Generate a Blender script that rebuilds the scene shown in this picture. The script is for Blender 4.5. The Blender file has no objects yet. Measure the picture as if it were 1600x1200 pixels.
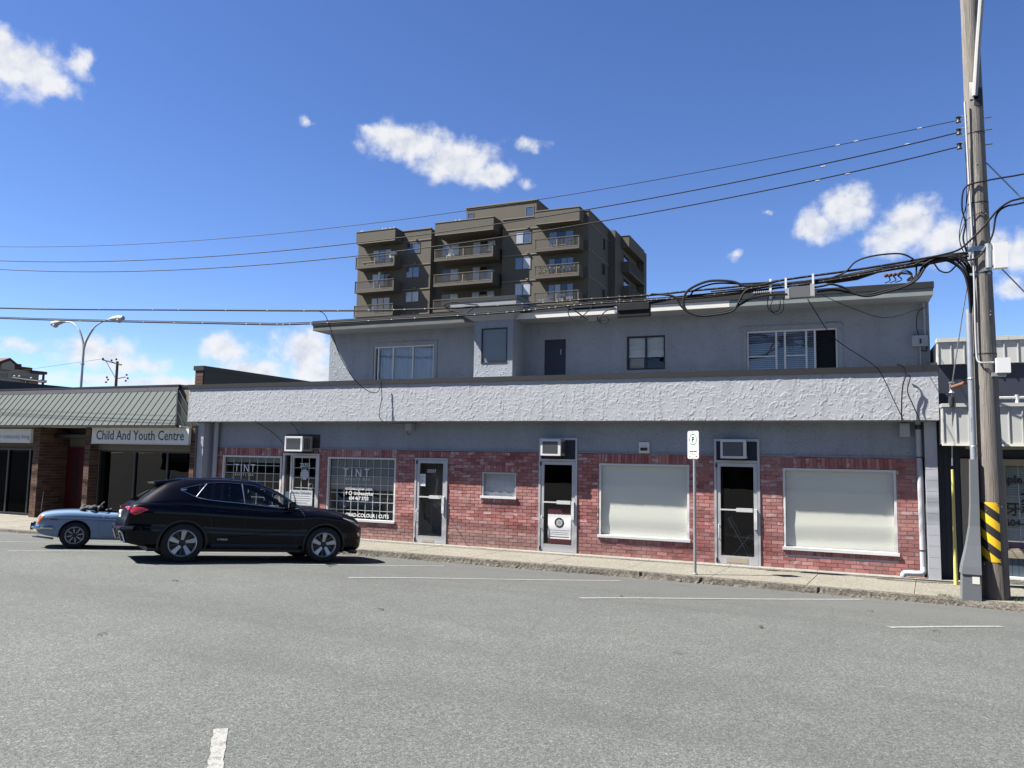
import bpy, bmesh, math, random
import numpy as np
from mathutils import Vector, Matrix
from mathutils.bvhtree import BVHTree
random.seed(7); rng = np.random.default_rng(7)
SC = bpy.context.scene; COL = SC.collection
R = math.radians

# ---------------------------------------------------------------- camera
cd = bpy.data.cameras.new('camera'); cam = bpy.data.objects.new('camera', cd); COL.objects.link(cam)
_r = Vector((.91941, .39295, .01681)); _f = Vector((-.39276, .91506, .09168)); _u = _r.cross(_f)
cam.matrix_world = Matrix(((_r.x, _u.x, -_f.x, 0), (_r.y, _u.y, -_f.y, 0), (_r.z, _u.z, -_f.z, 2.26), (0, 0, 0, 1)))
cd.sensor_width = 36; cd.lens = 27; cd.clip_end = 2000; cd.clip_start = .05
SC.camera = cam

# ---------------------------------------------------------------- light
SUN = Vector((-.66, -.30, 1.0)).normalized()          # towards the sun
EL = math.asin(SUN.z); AZ = math.atan2(SUN.x, SUN.y)
sd = bpy.data.lights.new('sun', 'SUN'); so = bpy.data.objects.new('sun', sd); COL.objects.link(so)
sd.energy = 5.0; sd.angle = R(.53); sd.color = (1, .955, .88)
so.rotation_euler = SUN.to_track_quat('Z', 'Y').to_euler(); so.location = (-40, -20, 60)
SC.view_settings.view_transform = 'Standard'; SC.view_settings.look = 'None'
SC.view_settings.gamma = 1; SC.view_settings.exposure = 1.95; SC.view_settings.use_curve_mapping = False
SC.cycles.max_bounces = 6; SC.cycles.transparent_max_bounces = 16

W = bpy.data.worlds.new('World'); SC.world = W; W.use_nodes = True
def build_world():
    nt = W.node_tree; nt.nodes.clear(); N = nt.nodes; L = nt.links
    def nd(t, **k):
        n = N.new(t)
        for a, b in k.items(): setattr(n, a, b)
        return n
    def mth(op, a, b=None, c=None, clamp=False):
        n = nd('ShaderNodeMath', operation=op, use_clamp=clamp)
        for i, v in enumerate((a, b, c)):
            if v is None: continue
            if isinstance(v, (int, float)): n.inputs[i].default_value = v
            else: L.new(v, n.inputs[i])
        return n.outputs[0]
    sky = nd('ShaderNodeTexSky', sky_type='NISHITA', sun_disc=False, sun_elevation=EL, sun_rotation=AZ % (2 * math.pi),
             altitude=3000, air_density=1.0, dust_density=.3, ozone_density=2.0)
    bg = nd('ShaderNodeBackground'); bg.inputs[1].default_value = .050
    hs = nd('ShaderNodeHueSaturation'); hs.inputs['Saturation'].default_value = 1.17; hs.inputs['Hue'].default_value = .511
    L.new(sky.outputs[0], hs.inputs['Color']); L.new(hs.outputs[0], bg.inputs[0])
    tc = nd('ShaderNodeTexCoord'); sp = nd('ShaderNodeSeparateXYZ'); L.new(tc.outputs['Generated'], sp.inputs[0])
    az = mth('MULTIPLY', mth('ARCTAN2', sp.outputs[0], sp.outputs[1]), 57.29578)
    el = mth('MULTIPLY', mth('ARCSINE', sp.outputs[2]), 57.29578)
    cb = nd('ShaderNodeCombineXYZ'); L.new(az, cb.inputs[0]); L.new(el, cb.inputs[1])
    def noise(vec, scale, detail, off=None, rough=.55):
        n = nd('ShaderNodeTexNoise'); n.inputs['Scale'].default_value = scale; n.inputs['Detail'].default_value = detail
        n.inputs['Roughness'].default_value = rough
        if off:
            a = nd('ShaderNodeVectorMath', operation='ADD'); L.new(vec, a.inputs[0]); a.inputs[1].default_value = off; vec = a.outputs[0]
        L.new(vec, n.inputs['Vector']); return n
    # slight warp so that the outlines billow
    wn = noise(cb.outputs[0], .9, 4)
    wv = nd('ShaderNodeVectorMath', operation='MULTIPLY_ADD'); L.new(wn.outputs['Color'], wv.inputs[0])
    wv.inputs[1].default_value = (1.5, 1.0, 0); wv.inputs[2].default_value = (-.75, -.5, 0)
    pv = nd('ShaderNodeVectorMath', operation='ADD'); L.new(cb.outputs[0], pv.inputs[0]); L.new(wv.outputs[0], pv.inputs[1])
    # the clouds of this afternoon: azimuth, elevation, half width, half height (degrees), weight
    blobs = [(-57.4, 23.0, 2.4, 1.8, 1), (-55.3, 22.4, 1.6, .75, .9), (-53.9, 24.0, .8, .9, .7), (-58.3, 24.2, .9, .9, .9),
             (-31.6, 22.4, 3.3, 1.3, 1), (-28.0, 21.4, 3.3, 1.5, 1), (-25.1, 20.5, 1.9, 1.0, .95), (-33.6, 22.9, 1.5, .6, .8),
             (-39.1, 23.1, .45, .3, .6), (-22.4, 22.7, 1.3, .4, .5), (-22.4, 19.9, .6, .4, .45),
             (.6, 17.1, 2.0, 1.5, 1), (-1.3, 16.1, 1.4, 1.2, .95), (4.7, 15.8, 1.7, 1.5, 1), (3.6, 14.8, 2.0, 1.2, .9),
             (6.6, 14.3, 2.3, 1.4, .85), (9.0, 13.4, 1.8, 1.2, .85), (11.2, 13.0, 1.9, 1.3, .9), (10.2, 11.0, .8, .8, .85),
             (-6.8, 14.5, .6, .3, .5), (-4.6, 17.3, .3, .2, .5), (-51.6, 6.3, 2.6, 1.0, .75), (-49.8, 5.5, 2.0, .7, .7),
             (-43.9, 6.9, 1.7, 1.2, .95), (-42.2, 5.6, 2.6, .9, .9), (-38.6, 7.3, 2.1, 1.6, 1), (-37.4, 5.6, 2.2, 1.1, 1),
             (-56.3, 6.3, 2.0, .45, .5), (-46.0, 4.4, 12.0, .5, .75),
             (-75, 14, 6, 2.2, 1), (-92, 20, 5, 2, 1), (-110, 9, 9, 2.2, 1), (-138, 24, 5, 2.0, .9), (-150, 11, 8, 2, 1), (175, 18, 6, 2.2, 1),
             (150, 9, 9, 2.4, 1), (122, 22, 5, 2, .9), (104, 12, 7, 2, 1), (80, 20, 6, 2, 1), (60, 9, 8, 2.2, 1), (40, 24, 5, 2, .9), (26, 10, 5, 1.6, .9),
             (-70, 40, 6, 3, .9), (95, 42, 7, 3, .9), (160, 45, 7, 3, .9), (10, 48, 6, 3, .8)]
    cur = None
    for a, e, rx, ry, w in blobs:
        s = nd('ShaderNodeVectorMath', operation='SUBTRACT'); L.new(pv.outputs[0], s.inputs[0]); s.inputs[1].default_value = (a, e, 0)
        m = nd('ShaderNodeVectorMath', operation='MULTIPLY'); L.new(s.outputs[0], m.inputs[0]); m.inputs[1].default_value = (1 / rx, 1 / ry, 0)
        ln = nd('ShaderNodeVectorMath', operation='LENGTH'); L.new(m.outputs[0], ln.inputs[0])
        v = mth('MULTIPLY_ADD', ln.outputs['Value'], -w * .86, w)
        cur = v if cur is None else mth('SMOOTH_MAX', cur, v, .15)
    n1 = noise(cb.outputs[0], .62, 8, rough=.56); n2 = noise(cb.outputs[0], .62, 8, off=(.35, -.6, 0), rough=.56)
    f1 = mth('MULTIPLY_ADD', mth('SUBTRACT', n1.outputs[0], .5), 1.35, mth('MULTIPLY_ADD', cur, 1.0, .10))
    mr = nd('ShaderNodeMapRange', interpolation_type='SMOOTHSTEP'); L.new(f1, mr.inputs[0])
    mr.inputs[1].default_value = -.02; mr.inputs[2].default_value = .74
    dens = mth('MULTIPLY', mr.outputs[0], .96)
    # self-shading: thicker and lower parts are greyer
    dn = mth('SUBTRACT', n1.outputs[0], n2.outputs[0])
    core = nd('ShaderNodeMapRange'); L.new(f1, core.inputs[0]); core.inputs[1].default_value = .45; core.inputs[2].default_value = 1.1
    n3 = noise(cb.outputs[0], .33, 3, off=(3, 7, 0))
    lit = mth('MULTIPLY_ADD', dn, 2.6, mth('MULTIPLY_ADD', mth('MULTIPLY', core.outputs[0], n3.outputs[0]), -.75, .95), clamp=True)
    cr = nd('ShaderNodeMix', data_type='RGBA'); L.new(lit, cr.inputs[0])
    cr.inputs[6].default_value = (.60, .66, .78, 1); cr.inputs[7].default_value = (.93, .94, .97, 1)
    bc = nd('ShaderNodeBackground'); L.new(cr.outputs[2], bc.inputs[0]); bc.inputs[1].default_value = .25
    mx = nd('ShaderNodeMixShader'); L.new(dens, mx.inputs[0]); L.new(bg.outputs[0], mx.inputs[1]); L.new(bc.outputs[0], mx.inputs[2])
    out = nd('ShaderNodeOutputWorld'); L.new(mx.outputs[0], out.inputs[0])
build_world()

# ---------------------------------------------------------------- helpers
def wloc(o):
    v = Vector((0, 0, 0))
    while o is not None: v = v + o.location; o = o.parent
    return v
def tag(o, label=None, cat=None, group=None, kind=None):
    if label: o['label'] = label
    if cat: o['category'] = cat
    if group: o['group'] = group
    if kind: o['kind'] = kind
    return o
def thing(name, label, cat, loc=(0, 0, 0), rotz=0, group=None):
    o = bpy.data.objects.new(name, None); COL.objects.link(o); o.location = loc; o.rotation_euler = (0, 0, rotz)
    o.empty_display_size = .2
    return tag(o, label, cat, group)
def link(name, me, parent=None, loc=(0, 0, 0)):
    o = bpy.data.objects.new(name, me); COL.objects.link(o); o.parent = parent; o.location = loc; return o
class MB:
    """collects shapes; build() links them as ONE mesh object"""
    def __init__(s): s.v = []; s.f = []; s.mk = []
    def m0(s): s.mk.append((len(s.v), len(s.f)))
    def each(s, name, mat, parent=None, **k):      # one object per shape
        out = []; mk = s.mk + [(len(s.v), len(s.f))]
        for (a, fa), (b, fb) in zip(mk, mk[1:]):
            q = MB(); q.v = s.v[a:b]; q.f = [tuple(i - a for i in f) for f in s.f[fa:fb]]; out.append(q.build(name, mat, parent, **k))
        return out
    def quad(s, *p):
        s.m0()
        n = len(s.v); s.v += [tuple(q) for q in p]; s.f.append(tuple(range(n, n + len(p)))); return s
    def box(s, x0, x1, y0, y1, z0, z1):
        s.m0()
        n = len(s.v)
        s.v += [(x0, y0, z0), (x1, y0, z0), (x1, y1, z0), (x0, y1, z0), (x0, y0, z1), (x1, y0, z1), (x1, y1, z1), (x0, y1, z1)]
        s.f += [tuple(n + i for i in q) for q in ((0, 3, 2, 1), (4, 5, 6, 7), (0, 1, 5, 4), (1, 2, 6, 5), (2, 3, 7, 6), (3, 0, 4, 7))]; return s
    def hexa(s, p):      # 8 points, bottom ring then top ring
        s.m0()
        n = len(s.v); s.v += [tuple(q) for q in p]
        s.f += [tuple(n + i for i in q) for q in ((0, 3, 2, 1), (4, 5, 6, 7), (0, 1, 5, 4), (1, 2, 6, 5), (2, 3, 7, 6), (3, 0, 4, 7))]; return s
    def rbox(s, c, size, rot=(0, 0, 0)):
        s.m0()
        from mathutils import Euler
        m = Euler(rot).to_matrix(); h = [q / 2 for q in size]; n = len(s.v); c = Vector(c)
        for sx, sy, sz in ((-1, -1, -1), (1, -1, -1), (1, 1, -1), (-1, 1, -1), (-1, -1, 1), (1, -1, 1), (1, 1, 1), (-1, 1, 1)):
            s.v.append(tuple(c + m @ Vector((sx * h[0], sy * h[1], sz * h[2]))))
        s.f += [tuple(n + i for i in q) for q in ((0, 3, 2, 1), (4, 5, 6, 7), (0, 1, 5, 4), (1, 2, 6, 5), (2, 3, 7, 6), (3, 0, 4, 7))]; return s
    def tube(s, pts, r, n=6, cap=True):
        s.m0()
        P = [Vector(p) for p in pts]; rr = r if isinstance(r, (list, tuple)) else [r] * len(P)
        up = Vector((0, 0, 1)); b0 = len(s.v); pu = None
        for i, p in enumerate(P):
            t = (P[min(i + 1, len(P) - 1)] - P[max(i - 1, 0)]).normalized()
            if pu is None:
                a = t.cross(up)
                if a.length < 1e-3: a = t.cross(Vector((1, 0, 0)))
                a.normalize()
            else:
                a = pu - t * pu.dot(t)
                a = a.normalized() if a.length > 1e-6 else t.orthogonal().normalized()
            pu = a; b = t.cross(a)
            for k in range(n):
                th = 2 * math.pi * k / n
                s.v.append(tuple(p + (a * math.cos(th) + b * math.sin(th)) * rr[i]))
        for i in range(len(P) - 1):
            for k in range(n):
                k2 = (k + 1) % n; A = b0 + i * n; B = A + n
                s.f.append((A + k, B + k, B + k2, A + k2))
        if cap:
            s.f.append(tuple(b0 + k for k in range(n))); s.f.append(tuple(b0 + (len(P) - 1) * n + k for k in range(n))[::-1])
        return s
    def cyl(s, p0, p1, r0, r1=None, n=16): return s.tube([p0, p1], [r0, r0 if r1 is None else r1], n)
    def lathe(s, prof, c=(0, 0, 0), axis='z', n=24, close=False):   # prof = [(radius, height)]
        s.m0()
        b0 = len(s.v)
        for r, h in prof:
            for k in range(n):
                a = 2 * math.pi * k / n; x, y = r * math.cos(a), r * math.sin(a)
                q = (x, y, h) if axis == 'z' else ((x, h, y) if axis == 'y' else (h, x, y))
                s.v.append((c[0] + q[0], c[1] + q[1], c[2] + q[2]))
        m = len(prof)
        for i in range(m if close else m - 1):
            for k in range(n):
                k2 = (k + 1) % n; i2 = (i + 1) % m
                s.f.append((b0 + i * n + k, b0 + i * n + k2, b0 + i2 * n + k2, b0 + i2 * n + k))
        return s
    def prism(s, poly, h0, h1, axis='z'):   # poly 2D; axis z:(x,y) y:(x,z) x:(y,z)
        s.m0()
        n = len(poly); b = len(s.v)
        for h in (h0, h1):
            for a, c in poly:
                s.v.append((a, c, h) if axis == 'z' else ((a, h, c) if axis == 'y' else (h, a, c)))
        s.f.append(tuple(range(b, b + n))[::-1]); s.f.append(tuple(range(b + n, b + 2 * n)))
        for i in range(n): j = (i + 1) % n; s.f.append((b + i, b + j, b + n + j, b + n + i))
        return s
    def sphere(s, c, r, n=10, m=6, sz=1):
        return s.lathe([(r * math.sin(math.pi * i / m) + 1e-4, -r * sz * math.cos(math.pi * i / m)) for i in range(m + 1)], c, 'z', n)
    def mesh(s, name, mat, off=(0, 0, 0), smooth=False):
        me = bpy.data.meshes.new(name); o = Vector(off)
        me.from_pydata([tuple(Vector(p) - o) for p in s.v] if o.length else s.v, [], s.f)
        bm = bmesh.new(); bm.from_mesh(me); bmesh.ops.recalc_face_normals(bm, faces=bm.faces); bm.to_mesh(me); bm.free()
        if mat: me.materials.append(mat)
        if smooth:
            me.polygons.foreach_set('use_smooth', [True] * len(me.polygons))
            me.set_sharp_from_angle(angle=R(38))
        me.update(); return me
    def build(s, name, mat, parent=None, local=False, smooth=False, loc=None, kind=None):
        if parent is None:
            lc = Vector(loc) if loc else Vector((0, 0, 0)); o = link(name, s.mesh(name, mat, lc, smooth), None, lc)
        else: o = link(name, s.mesh(name, mat, (0, 0, 0) if local else wloc(parent), smooth), parent)
        if kind: o['kind'] = kind
        return o
def B(*a): return MB().box(*a)
def crom(pts, n=6):
    P = [Vector(p) for p in pts]; out = []
    for i in range(len(P) - 1):
        a, b, c, d = P[max(i - 1, 0)], P[i], P[i + 1], P[min(i + 2, len(P) - 1)]
        for k in range(n):
            t = k / n
            out.append(.5 * ((2 * b) + (c - a) * t + (2 * a - 5 * b + 4 * c - d) * t * t + (3 * b - a - 3 * c + d) * t ** 3))
    out.append(P[-1]); return out
def dup(o, parent=None, loc=None, label=None):
    c = o.copy(); COL.objects.link(c); c.parent = parent
    if loc is not None: c.location = loc
    if label: c['label'] = label
    for ch in list(o.children): dup(ch, c)
    return c
FONT = bpy.data.fonts.load('<builtin>') if '<builtin>' in bpy.data.fonts else None
def text(s, size, mat, parent, x, y, z, name='lettering', align='LEFT', rot=None, wide=1.0, depth=.0015, local=False, space=1.0, bold=0):
    cu = bpy.data.curves.new('t', 'FONT'); cu.body = s; cu.size = size; cu.align_x = align; cu.extrude = depth; cu.space_character = space
    cu.offset = bold; cu.resolution_u = 2
    t = bpy.data.objects.new('t', cu); COL.objects.link(t); bpy.context.view_layer.update()
    me = bpy.data.meshes.new_from_object(t.evaluated_get(bpy.context.evaluated_depsgraph_get()))
    bpy.data.objects.remove(t); bpy.data.curves.remove(cu)
    me.materials.clear(); me.materials.append(mat)
    M = Matrix.Translation((x, y, z)) @ (rot if rot is not None else Matrix.Rotation(R(90), 4, 'X')) @ Matrix.Diagonal((wide, 1, 1, 1))
    if parent is not None and not local: M = Matrix.Translation(-wloc(parent)) @ M
    me.transform(M); return link(name, me, parent)

# ---------------------------------------------------------------- materials
KA = .61      # one common scale for every surface colour, set together with the exposure
def lin(*c): return tuple(q * KA for q in c) + (1,)
class NT:
    def __init__(s, name):
        s.m = bpy.data.materials.new(name); s.m.use_nodes = True; s.t = s.m.node_tree; s.t.nodes.clear()
        s.o = s.n('ShaderNodeOutputMaterial'); s.p = s.n('ShaderNodeBsdfPrincipled'); s.l(s.p.outputs[0], s.o.inputs[0])
    def n(s, t, **k):
        x = s.t.nodes.new(t)
        for a, b in k.items(): setattr(x, a, b)
        return x
    def l(s, a, b): s.t.links.new(a, b)
    def coord(s, kind='Object'):
        if kind == 'World':
            return s.n('ShaderNodeNewGeometry').outputs['Position']
        return s.n('ShaderNodeTexCoord').outputs[kind]
    def scale(s, v, sc):
        m = s.n('ShaderNodeVectorMath', operation='MULTIPLY'); s.l(v, m.inputs[0]); m.inputs[1].default_value = sc; return m.outputs[0]
    def noise(s, v, sc, det=3, rough=.55, out=0):
        x = s.n('ShaderNodeTexNoise'); x.inputs['Scale'].default_value = sc; x.inputs['Detail'].default_value = det; x.inputs['Roughness'].default_value = rough
        s.l(v, x.inputs['Vector']); return x.outputs[out]
    def voro(s, v, sc, feature='F1', out='Distance', rnd=1):
        x = s.n('ShaderNodeTexVoronoi', feature=feature); x.inputs['Scale'].default_value = sc; x.inputs['Randomness'].default_value = rnd
        s.l(v, x.inputs['Vector']); return x.outputs[out]
    def ramp(s, v, stops):
        x = s.n('ShaderNodeValToRGB'); e = x.color_ramp.elements
        while len(e) > 1: e.remove(e[0])
        e[0].position, e[0].color = stops[0][0], lin(*stops[0][1])
        for p, c in stops[1:]: q = e.new(p); q.color = lin(*c)
        s.l(v, x.inputs[0]); return x.outputs[0]
    def mix(s, f, a, b, mode='MIX'):
        x = s.n('ShaderNodeMix', data_type='RGBA', blend_type=mode)
        for i, v in ((0, f), (6, a), (7, b)):
            if isinstance(v, (int, float)): x.inputs[i].default_value = v
            elif isinstance(v, tuple): x.inputs[i].default_value = lin(*v)
            else: s.l(v, x.inputs[i])
        return x.outputs[2]
    def math(s, op, a, b=None, c=None, clamp=False):
        x = s.n('ShaderNodeMath', operation=op, use_clamp=clamp)
        for i, v in enumerate((a, b, c)):
            if v is None: continue
            if isinstance(v, (int, float)): x.inputs[i].default_value = v
            else: s.l(v, x.inputs[i])
        return x.outputs[0]
    def mrange(s, v, a, b, c=0, d=1):
        x = s.n('ShaderNodeMapRange'); s.l(v, x.inputs[0])
        for i, q in enumerate((a, b, c, d)): x.inputs[i + 1].default_value = q
        return x.outputs[0]
    def bump(s, h, strength=.4, dist=.01):
        x = s.n('ShaderNodeBump'); x.inputs['Strength'].default_value = strength; x.inputs['Distance'].default_value = dist
        s.l(h, x.inputs['Height']); s.l(x.outputs[0], s.p.inputs['Normal']); return x
    def col(s, c):
        if isinstance(c, tuple): s.p.inputs['Base Color'].default_value = lin(*c)
        else: s.l(c, s.p.inputs['Base Color'])
    def rough(s, r):
        if isinstance(r, (int, float)): s.p.inputs['Roughness'].default_value = r
        else: s.l(r, s.p.inputs['Roughness'])
def simple(name, c, rough=.6, metal=0, var=.12, sc=6, bump=0, bsc=40, coat=0, spec=.5, streak=None):
    k = NT(name); v = k.coord('World')
    vv = k.scale(v, streak) if streak else v
    n = k.noise(vv, sc, 4)
    k.col(k.mix(n, tuple(q * (1 - var) for q in c), tuple(min(1, q * (1 + var)) for q in c)))
    k.rough(rough); k.p.inputs['Metallic'].default_value = metal; k.p.inputs['Coat Weight'].default_value = coat
    k.p.inputs['Coat Roughness'].default_value = .03; k.p.inputs['Specular IOR Level'].default_value = spec
    if bump: k.bump(k.noise(v, bsc, 4), bump, .01)
    return k.m
def glass(name, tint=(.75, .8, .8), ior=1.5, rough=0.0, wob=0):
    k = NT(name); k.t.nodes.remove(k.p)
    tr = k.n('ShaderNodeBsdfTransparent'); tr.inputs[0].default_value = tuple(tint) + (1,)
    gl = k.n('ShaderNodeBsdfGlossy'); gl.inputs['Roughness'].default_value = rough
    fr = k.n('ShaderNodeFresnel'); k.l(k.mrange(k.n('ShaderNodeNewGeometry').outputs['Backfacing'], 0, 1, ior, 1 / ior), fr.inputs[0])
    if wob:
        b = k.n('ShaderNodeBump'); b.inputs['Strength'].default_value = wob; b.inputs['Distance'].default_value = .02
        k.l(k.noise(k.coord('World'), 1.2, 2), b.inputs['Height']); k.l(b.outputs[0], gl.inputs['Normal'])
    mx = k.n('ShaderNodeMixShader'); k.l(fr.outputs[0], mx.inputs[0]); k.l(tr.outputs[0], mx.inputs[1]); k.l(gl.outputs[0], mx.inputs[2])
    k.l(mx.outputs[0], k.o.inputs[0]); return k.m

def m_asphalt():
    k = NT('asphalt'); v = k.coord('World')
    c1 = k.voro(v, 118, out='Color'); c2 = k.voro(v, 62, out='Color')
    sp = k.n('ShaderNodeSeparateColor'); k.l(c1, sp.inputs[0]); sp2 = k.n('ShaderNodeSeparateColor'); k.l(c2, sp2.inputs[0])
    big = k.noise(v, .35, 5, .6); mid = k.noise(v, 2.5, 4)
    st = k.math('MULTIPLY_ADD', k.math('SUBTRACT', sp.outputs[0], .5), .54, .5)
    st = k.math('ADD', st, k.math('MULTIPLY', k.math('SUBTRACT', sp2.outputs[1], .5), .34))
    st = k.math('ADD', st, k.math('MULTIPLY', k.math('SUBTRACT', big, .5), .28)); st = k.math('ADD', st, k.math('MULTIPLY', k.math('SUBTRACT', mid, .5), .16))
    c = k.ramp(st, [(0, (.040, .043, .041)), (.3, (.080, .085, .082)), (.6, (.116, .123, .118)), (.82, (.165, .174, .166)), (1, (.28, .29, .275))])
    # the finer, paler strip by the kerb and an occasional dark oil spot in the bays
    sx = k.n('ShaderNodeSeparateXYZ'); k.l(v, sx.inputs[0])
    near = k.mrange(k.math('ADD', sx.outputs[1], k.math('MULTIPLY', big, 1.4)), 12.2, 13.6)
    c = k.mix(k.math('MULTIPLY', near, .55), c, (.112, .112, .107))
    oil = k.mrange(k.noise(k.scale(v, (.55, 1.5, 1)), .9, 3), .66, .76)
    c = k.mix(k.math('MULTIPLY', k.math('MULTIPLY', oil, near), .35), c, (.04, .04, .04))
    lane = k.noise(k.scale(v, (.06, .9, 1)), 1.0, 3); c = k.mix(k.math('MULTIPLY', k.mrange(lane, .5, .68), .22), c, (.062, .063, .062))
    pt = k.n('ShaderNodeSeparateColor'); k.l(k.voro(k.scale(v, (.10, .16, 0)), 1, out='Color', rnd=.9), pt.inputs[0]); c = k.mix(k.math('MULTIPLY', k.mrange(pt.outputs[0], .72, .74), .10), c, (.06, .061, .062))
    spot = k.mrange(k.noise(v, 1.7, 2), .74, .78); c = k.mix(k.math('MULTIPLY', spot, .3), c, (.04, .04, .04))
    # hairline cracks
    ck = k.voro(k.mix(.35, v, k.noise(v, 1.2, 5, out=1), 'ADD'), .23, 'DISTANCE_TO_EDGE')
    k.col(k.mix(k.math('MULTIPLY', k.mrange(ck, .0, .004, 1, 0), .17), c, (.035, .035, .035)))
    k.rough(.93); h = k.math('ADD', k.voro(v, 100), k.math('MULTIPLY', k.noise(v, 30, 3), .6)); k.bump(h, .6, .005); k.p.inputs['Specular IOR Level'].default_value = .25
    return k.m
def m_aggregate(name, lo, hi, sc=60, dark=.25):
    k = NT(name); v = k.coord('World'); sp = k.n('ShaderNodeSeparateColor'); k.l(k.voro(v, sc, out='Color'), sp.inputs[0])
    big = k.noise(v, 1.1, 5, .65)
    st = k.math('ADD', k.math('MULTIPLY', sp.outputs[0], .75), k.math('MULTIPLY', big, .35))
    c = k.ramp(st, [(0, tuple(q * dark for q in lo)), (.25, lo), (.75, hi), (1, tuple(min(.8, q * 1.35) for q in hi))])
    k.col(c); k.rough(.95); k.bump(k.voro(v, sc), .6, .008); return k.m
def m_stucco(name, c, bump=.55, sc=6.5, dirt=.1):
    k = NT(name); v = k.coord('World')
    def lines(scv, seed):
        o = k.n('ShaderNodeVectorMath', operation='ADD'); k.l(v, o.inputs[0]); o.inputs[1].default_value = (seed, seed * .7, seed * 1.3)
        n = k.noise(o.outputs[0], scv, 1.2, .5); return k.mrange(k.math('ABSOLUTE', k.math('SUBTRACT', n, .5)), 0, .045, 1, 0)
    ridge = k.math('MULTIPLY', lines(sc, 0), k.mrange(k.noise(v, 6.0, 2), .46, .6)); ridge = k.math('ADD', ridge, k.math('MULTIPLY', lines(sc * 1.5, 5.3), k.mrange(k.noise(v, 7.3, 2), .5, .6)))
    h = k.math('ADD', ridge, k.math('MULTIPLY', k.noise(v, 18, 4), .35)); k.bump(h, bump, .014)
    n = k.noise(k.scale(v, (1, 1, .45)), 1.3, 5, .62)
    k.col(k.mix(k.mrange(n, .3, .75), tuple(q * (1 - dirt) for q in c), tuple(q * (1 + dirt) for q in c))); k.rough(.9); k.p.inputs['Specular IOR Level'].default_value = .25; return k.m
def m_brick(name, stops, smear=.0, smear_c=(.56, .375, .35), grime=None):
    k = NT(name); v = k.coord('World')
    oi = k.n('ShaderNodeObjectInfo'); g = k.n('ShaderNodeNewGeometry')
    r = k.math('FRACT', k.math('ADD', oi.outputs['Random'], k.math('MULTIPLY', g.outputs['Random Per Island'], 3.7)))
    c = k.ramp(r, stops)
    c = k.mix(.35, c, k.ramp(k.noise(v, 30, 4), [(.3, (.45, .45, .45)), (.7, (.9, .9, .9))]), 'OVERLAY')
    r2 = k.math('FRACT', k.math('MULTIPLY', r, 17.31))
    if smear:
        n = k.noise(k.scale(v, (1, 1, 2.2)), 7, 4)
        zz_ = k.n('ShaderNodeSeparateXYZ'); k.l(v, zz_.inputs[0]); f = k.math('MULTIPLY', k.mrange(n, .42, .62), k.mrange(k.math('ADD', r2, k.mrange(zz_.outputs[2], .5, 1.9, -.12, .03)), 1 - smear, 1 - smear + .03)); c = k.mix(k.math('MULTIPLY', f, .62), c, (.74, .64, .63))
        n3 = k.noise(v, 1.6, 5, .7); c = k.mix(k.math('MULTIPLY', k.mrange(n3, .40, .78), .55), c, smear_c)
    if grime:
        sx = k.n('ShaderNodeSeparateXYZ'); k.l(v, sx.inputs[0])
        f = k.mrange(k.math('ADD', sx.outputs[2], k.math('MULTIPLY', k.noise(v, 1.5, 4), .5)), .95, .55); 
        f = k.math('MULTIPLY', f, k.mrange(sx.outputs[0], -3.5, -6.5)); c = k.mix(k.math('MULTIPLY', f, .55), c, grime)
    k.col(c); k.rough(.92); k.bump(k.noise(v, 90, 3), .35, .004); k.p.inputs['Specular IOR Level'].default_value = .3; return k.m
def m_wood_pole():
    k = NT('weathered_pole_wood'); v = k.coord('World'); s = k.scale(v, (1, 1, .035))
    n = k.noise(s, 60, 6, .65); n2 = k.noise(k.scale(v, (1, 1, .15)), 9, 4); sx = k.n('ShaderNodeSeparateXYZ'); k.l(v, sx.inputs[0])
    c = k.ramp(n, [(.22, (.075, .064, .054)), (.5, (.225, .20, .172)), (.78, (.40, .37, .33))])
    c = k.mix(k.math('MULTIPLY', n2, .5), c, (.27, .255, .235)); low = k.mrange(sx.outputs[2], 3.6, .2)
    c = k.mix(k.math('MULTIPLY', low, .45), c, (.16, .10, .065))
    cr = k.mrange(k.noise(k.scale(v, (1, 1, .02)), 26, 2), .62, .66); c = k.mix(k.math('MULTIPLY', cr, .5), c, (.06, .045, .035))
    k.col(c); k.rough(.9); k.bump(n, 1.0, .02); return k.m
def m_paint_line():
    k = NT('worn_road_paint'); v = k.coord('World'); n = k.noise(v, 26, 5, .7)
    n2 = k.voro(v, 70); c = k.mix(k.mrange(n, .36, .5), (.10, .10, .095), (.30, .30, .285)); k.col(k.mix(k.mrange(n2, .0, .5, .0, .25), c, (.2, .2, .19))); k.rough(.8); k.bump(k.voro(v, 75), .5, .004); return k.m
def m_carpaint(name, c, flake=.0, coat=1):
    k = NT(name); v = k.coord('Object'); k.col(k.mix(k.noise(v, 3, 4), tuple(q * .94 for q in c), tuple(q * 1.06 for q in c)))
    k.rough(.4); k.p.inputs['Specular IOR Level'].default_value = .04; k.p.inputs['Metallic'].default_value = flake; k.p.inputs['Coat Weight'].default_value = coat; k.p.inputs['Coat Roughness'].default_value = .04; return k.m
M = {}
M['asphalt'] = m_asphalt()
M['earth'] = simple('earth', (.08, .075, .062), .95, var=.3, sc=.4)
M['aggregate'] = m_aggregate('exposed_aggregate', (.145, .134, .108), (.23, .216, .178), 55, .4)
M['concrete'] = m_aggregate('smooth_concrete', (.20, .19, .165), (.265, .255, .225), 25, .7)
M['kerb'] = m_aggregate('grimy_kerb', (.055, .048, .038), (.125, .112, .09), 42, .5)
M['line'] = m_paint_line()
M['stucco'] = m_stucco('shaded_blue_grey_stucco', (.345, .375, .41))  # same paint as the canopy front, darkened so the colour carries the walls' shade
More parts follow.
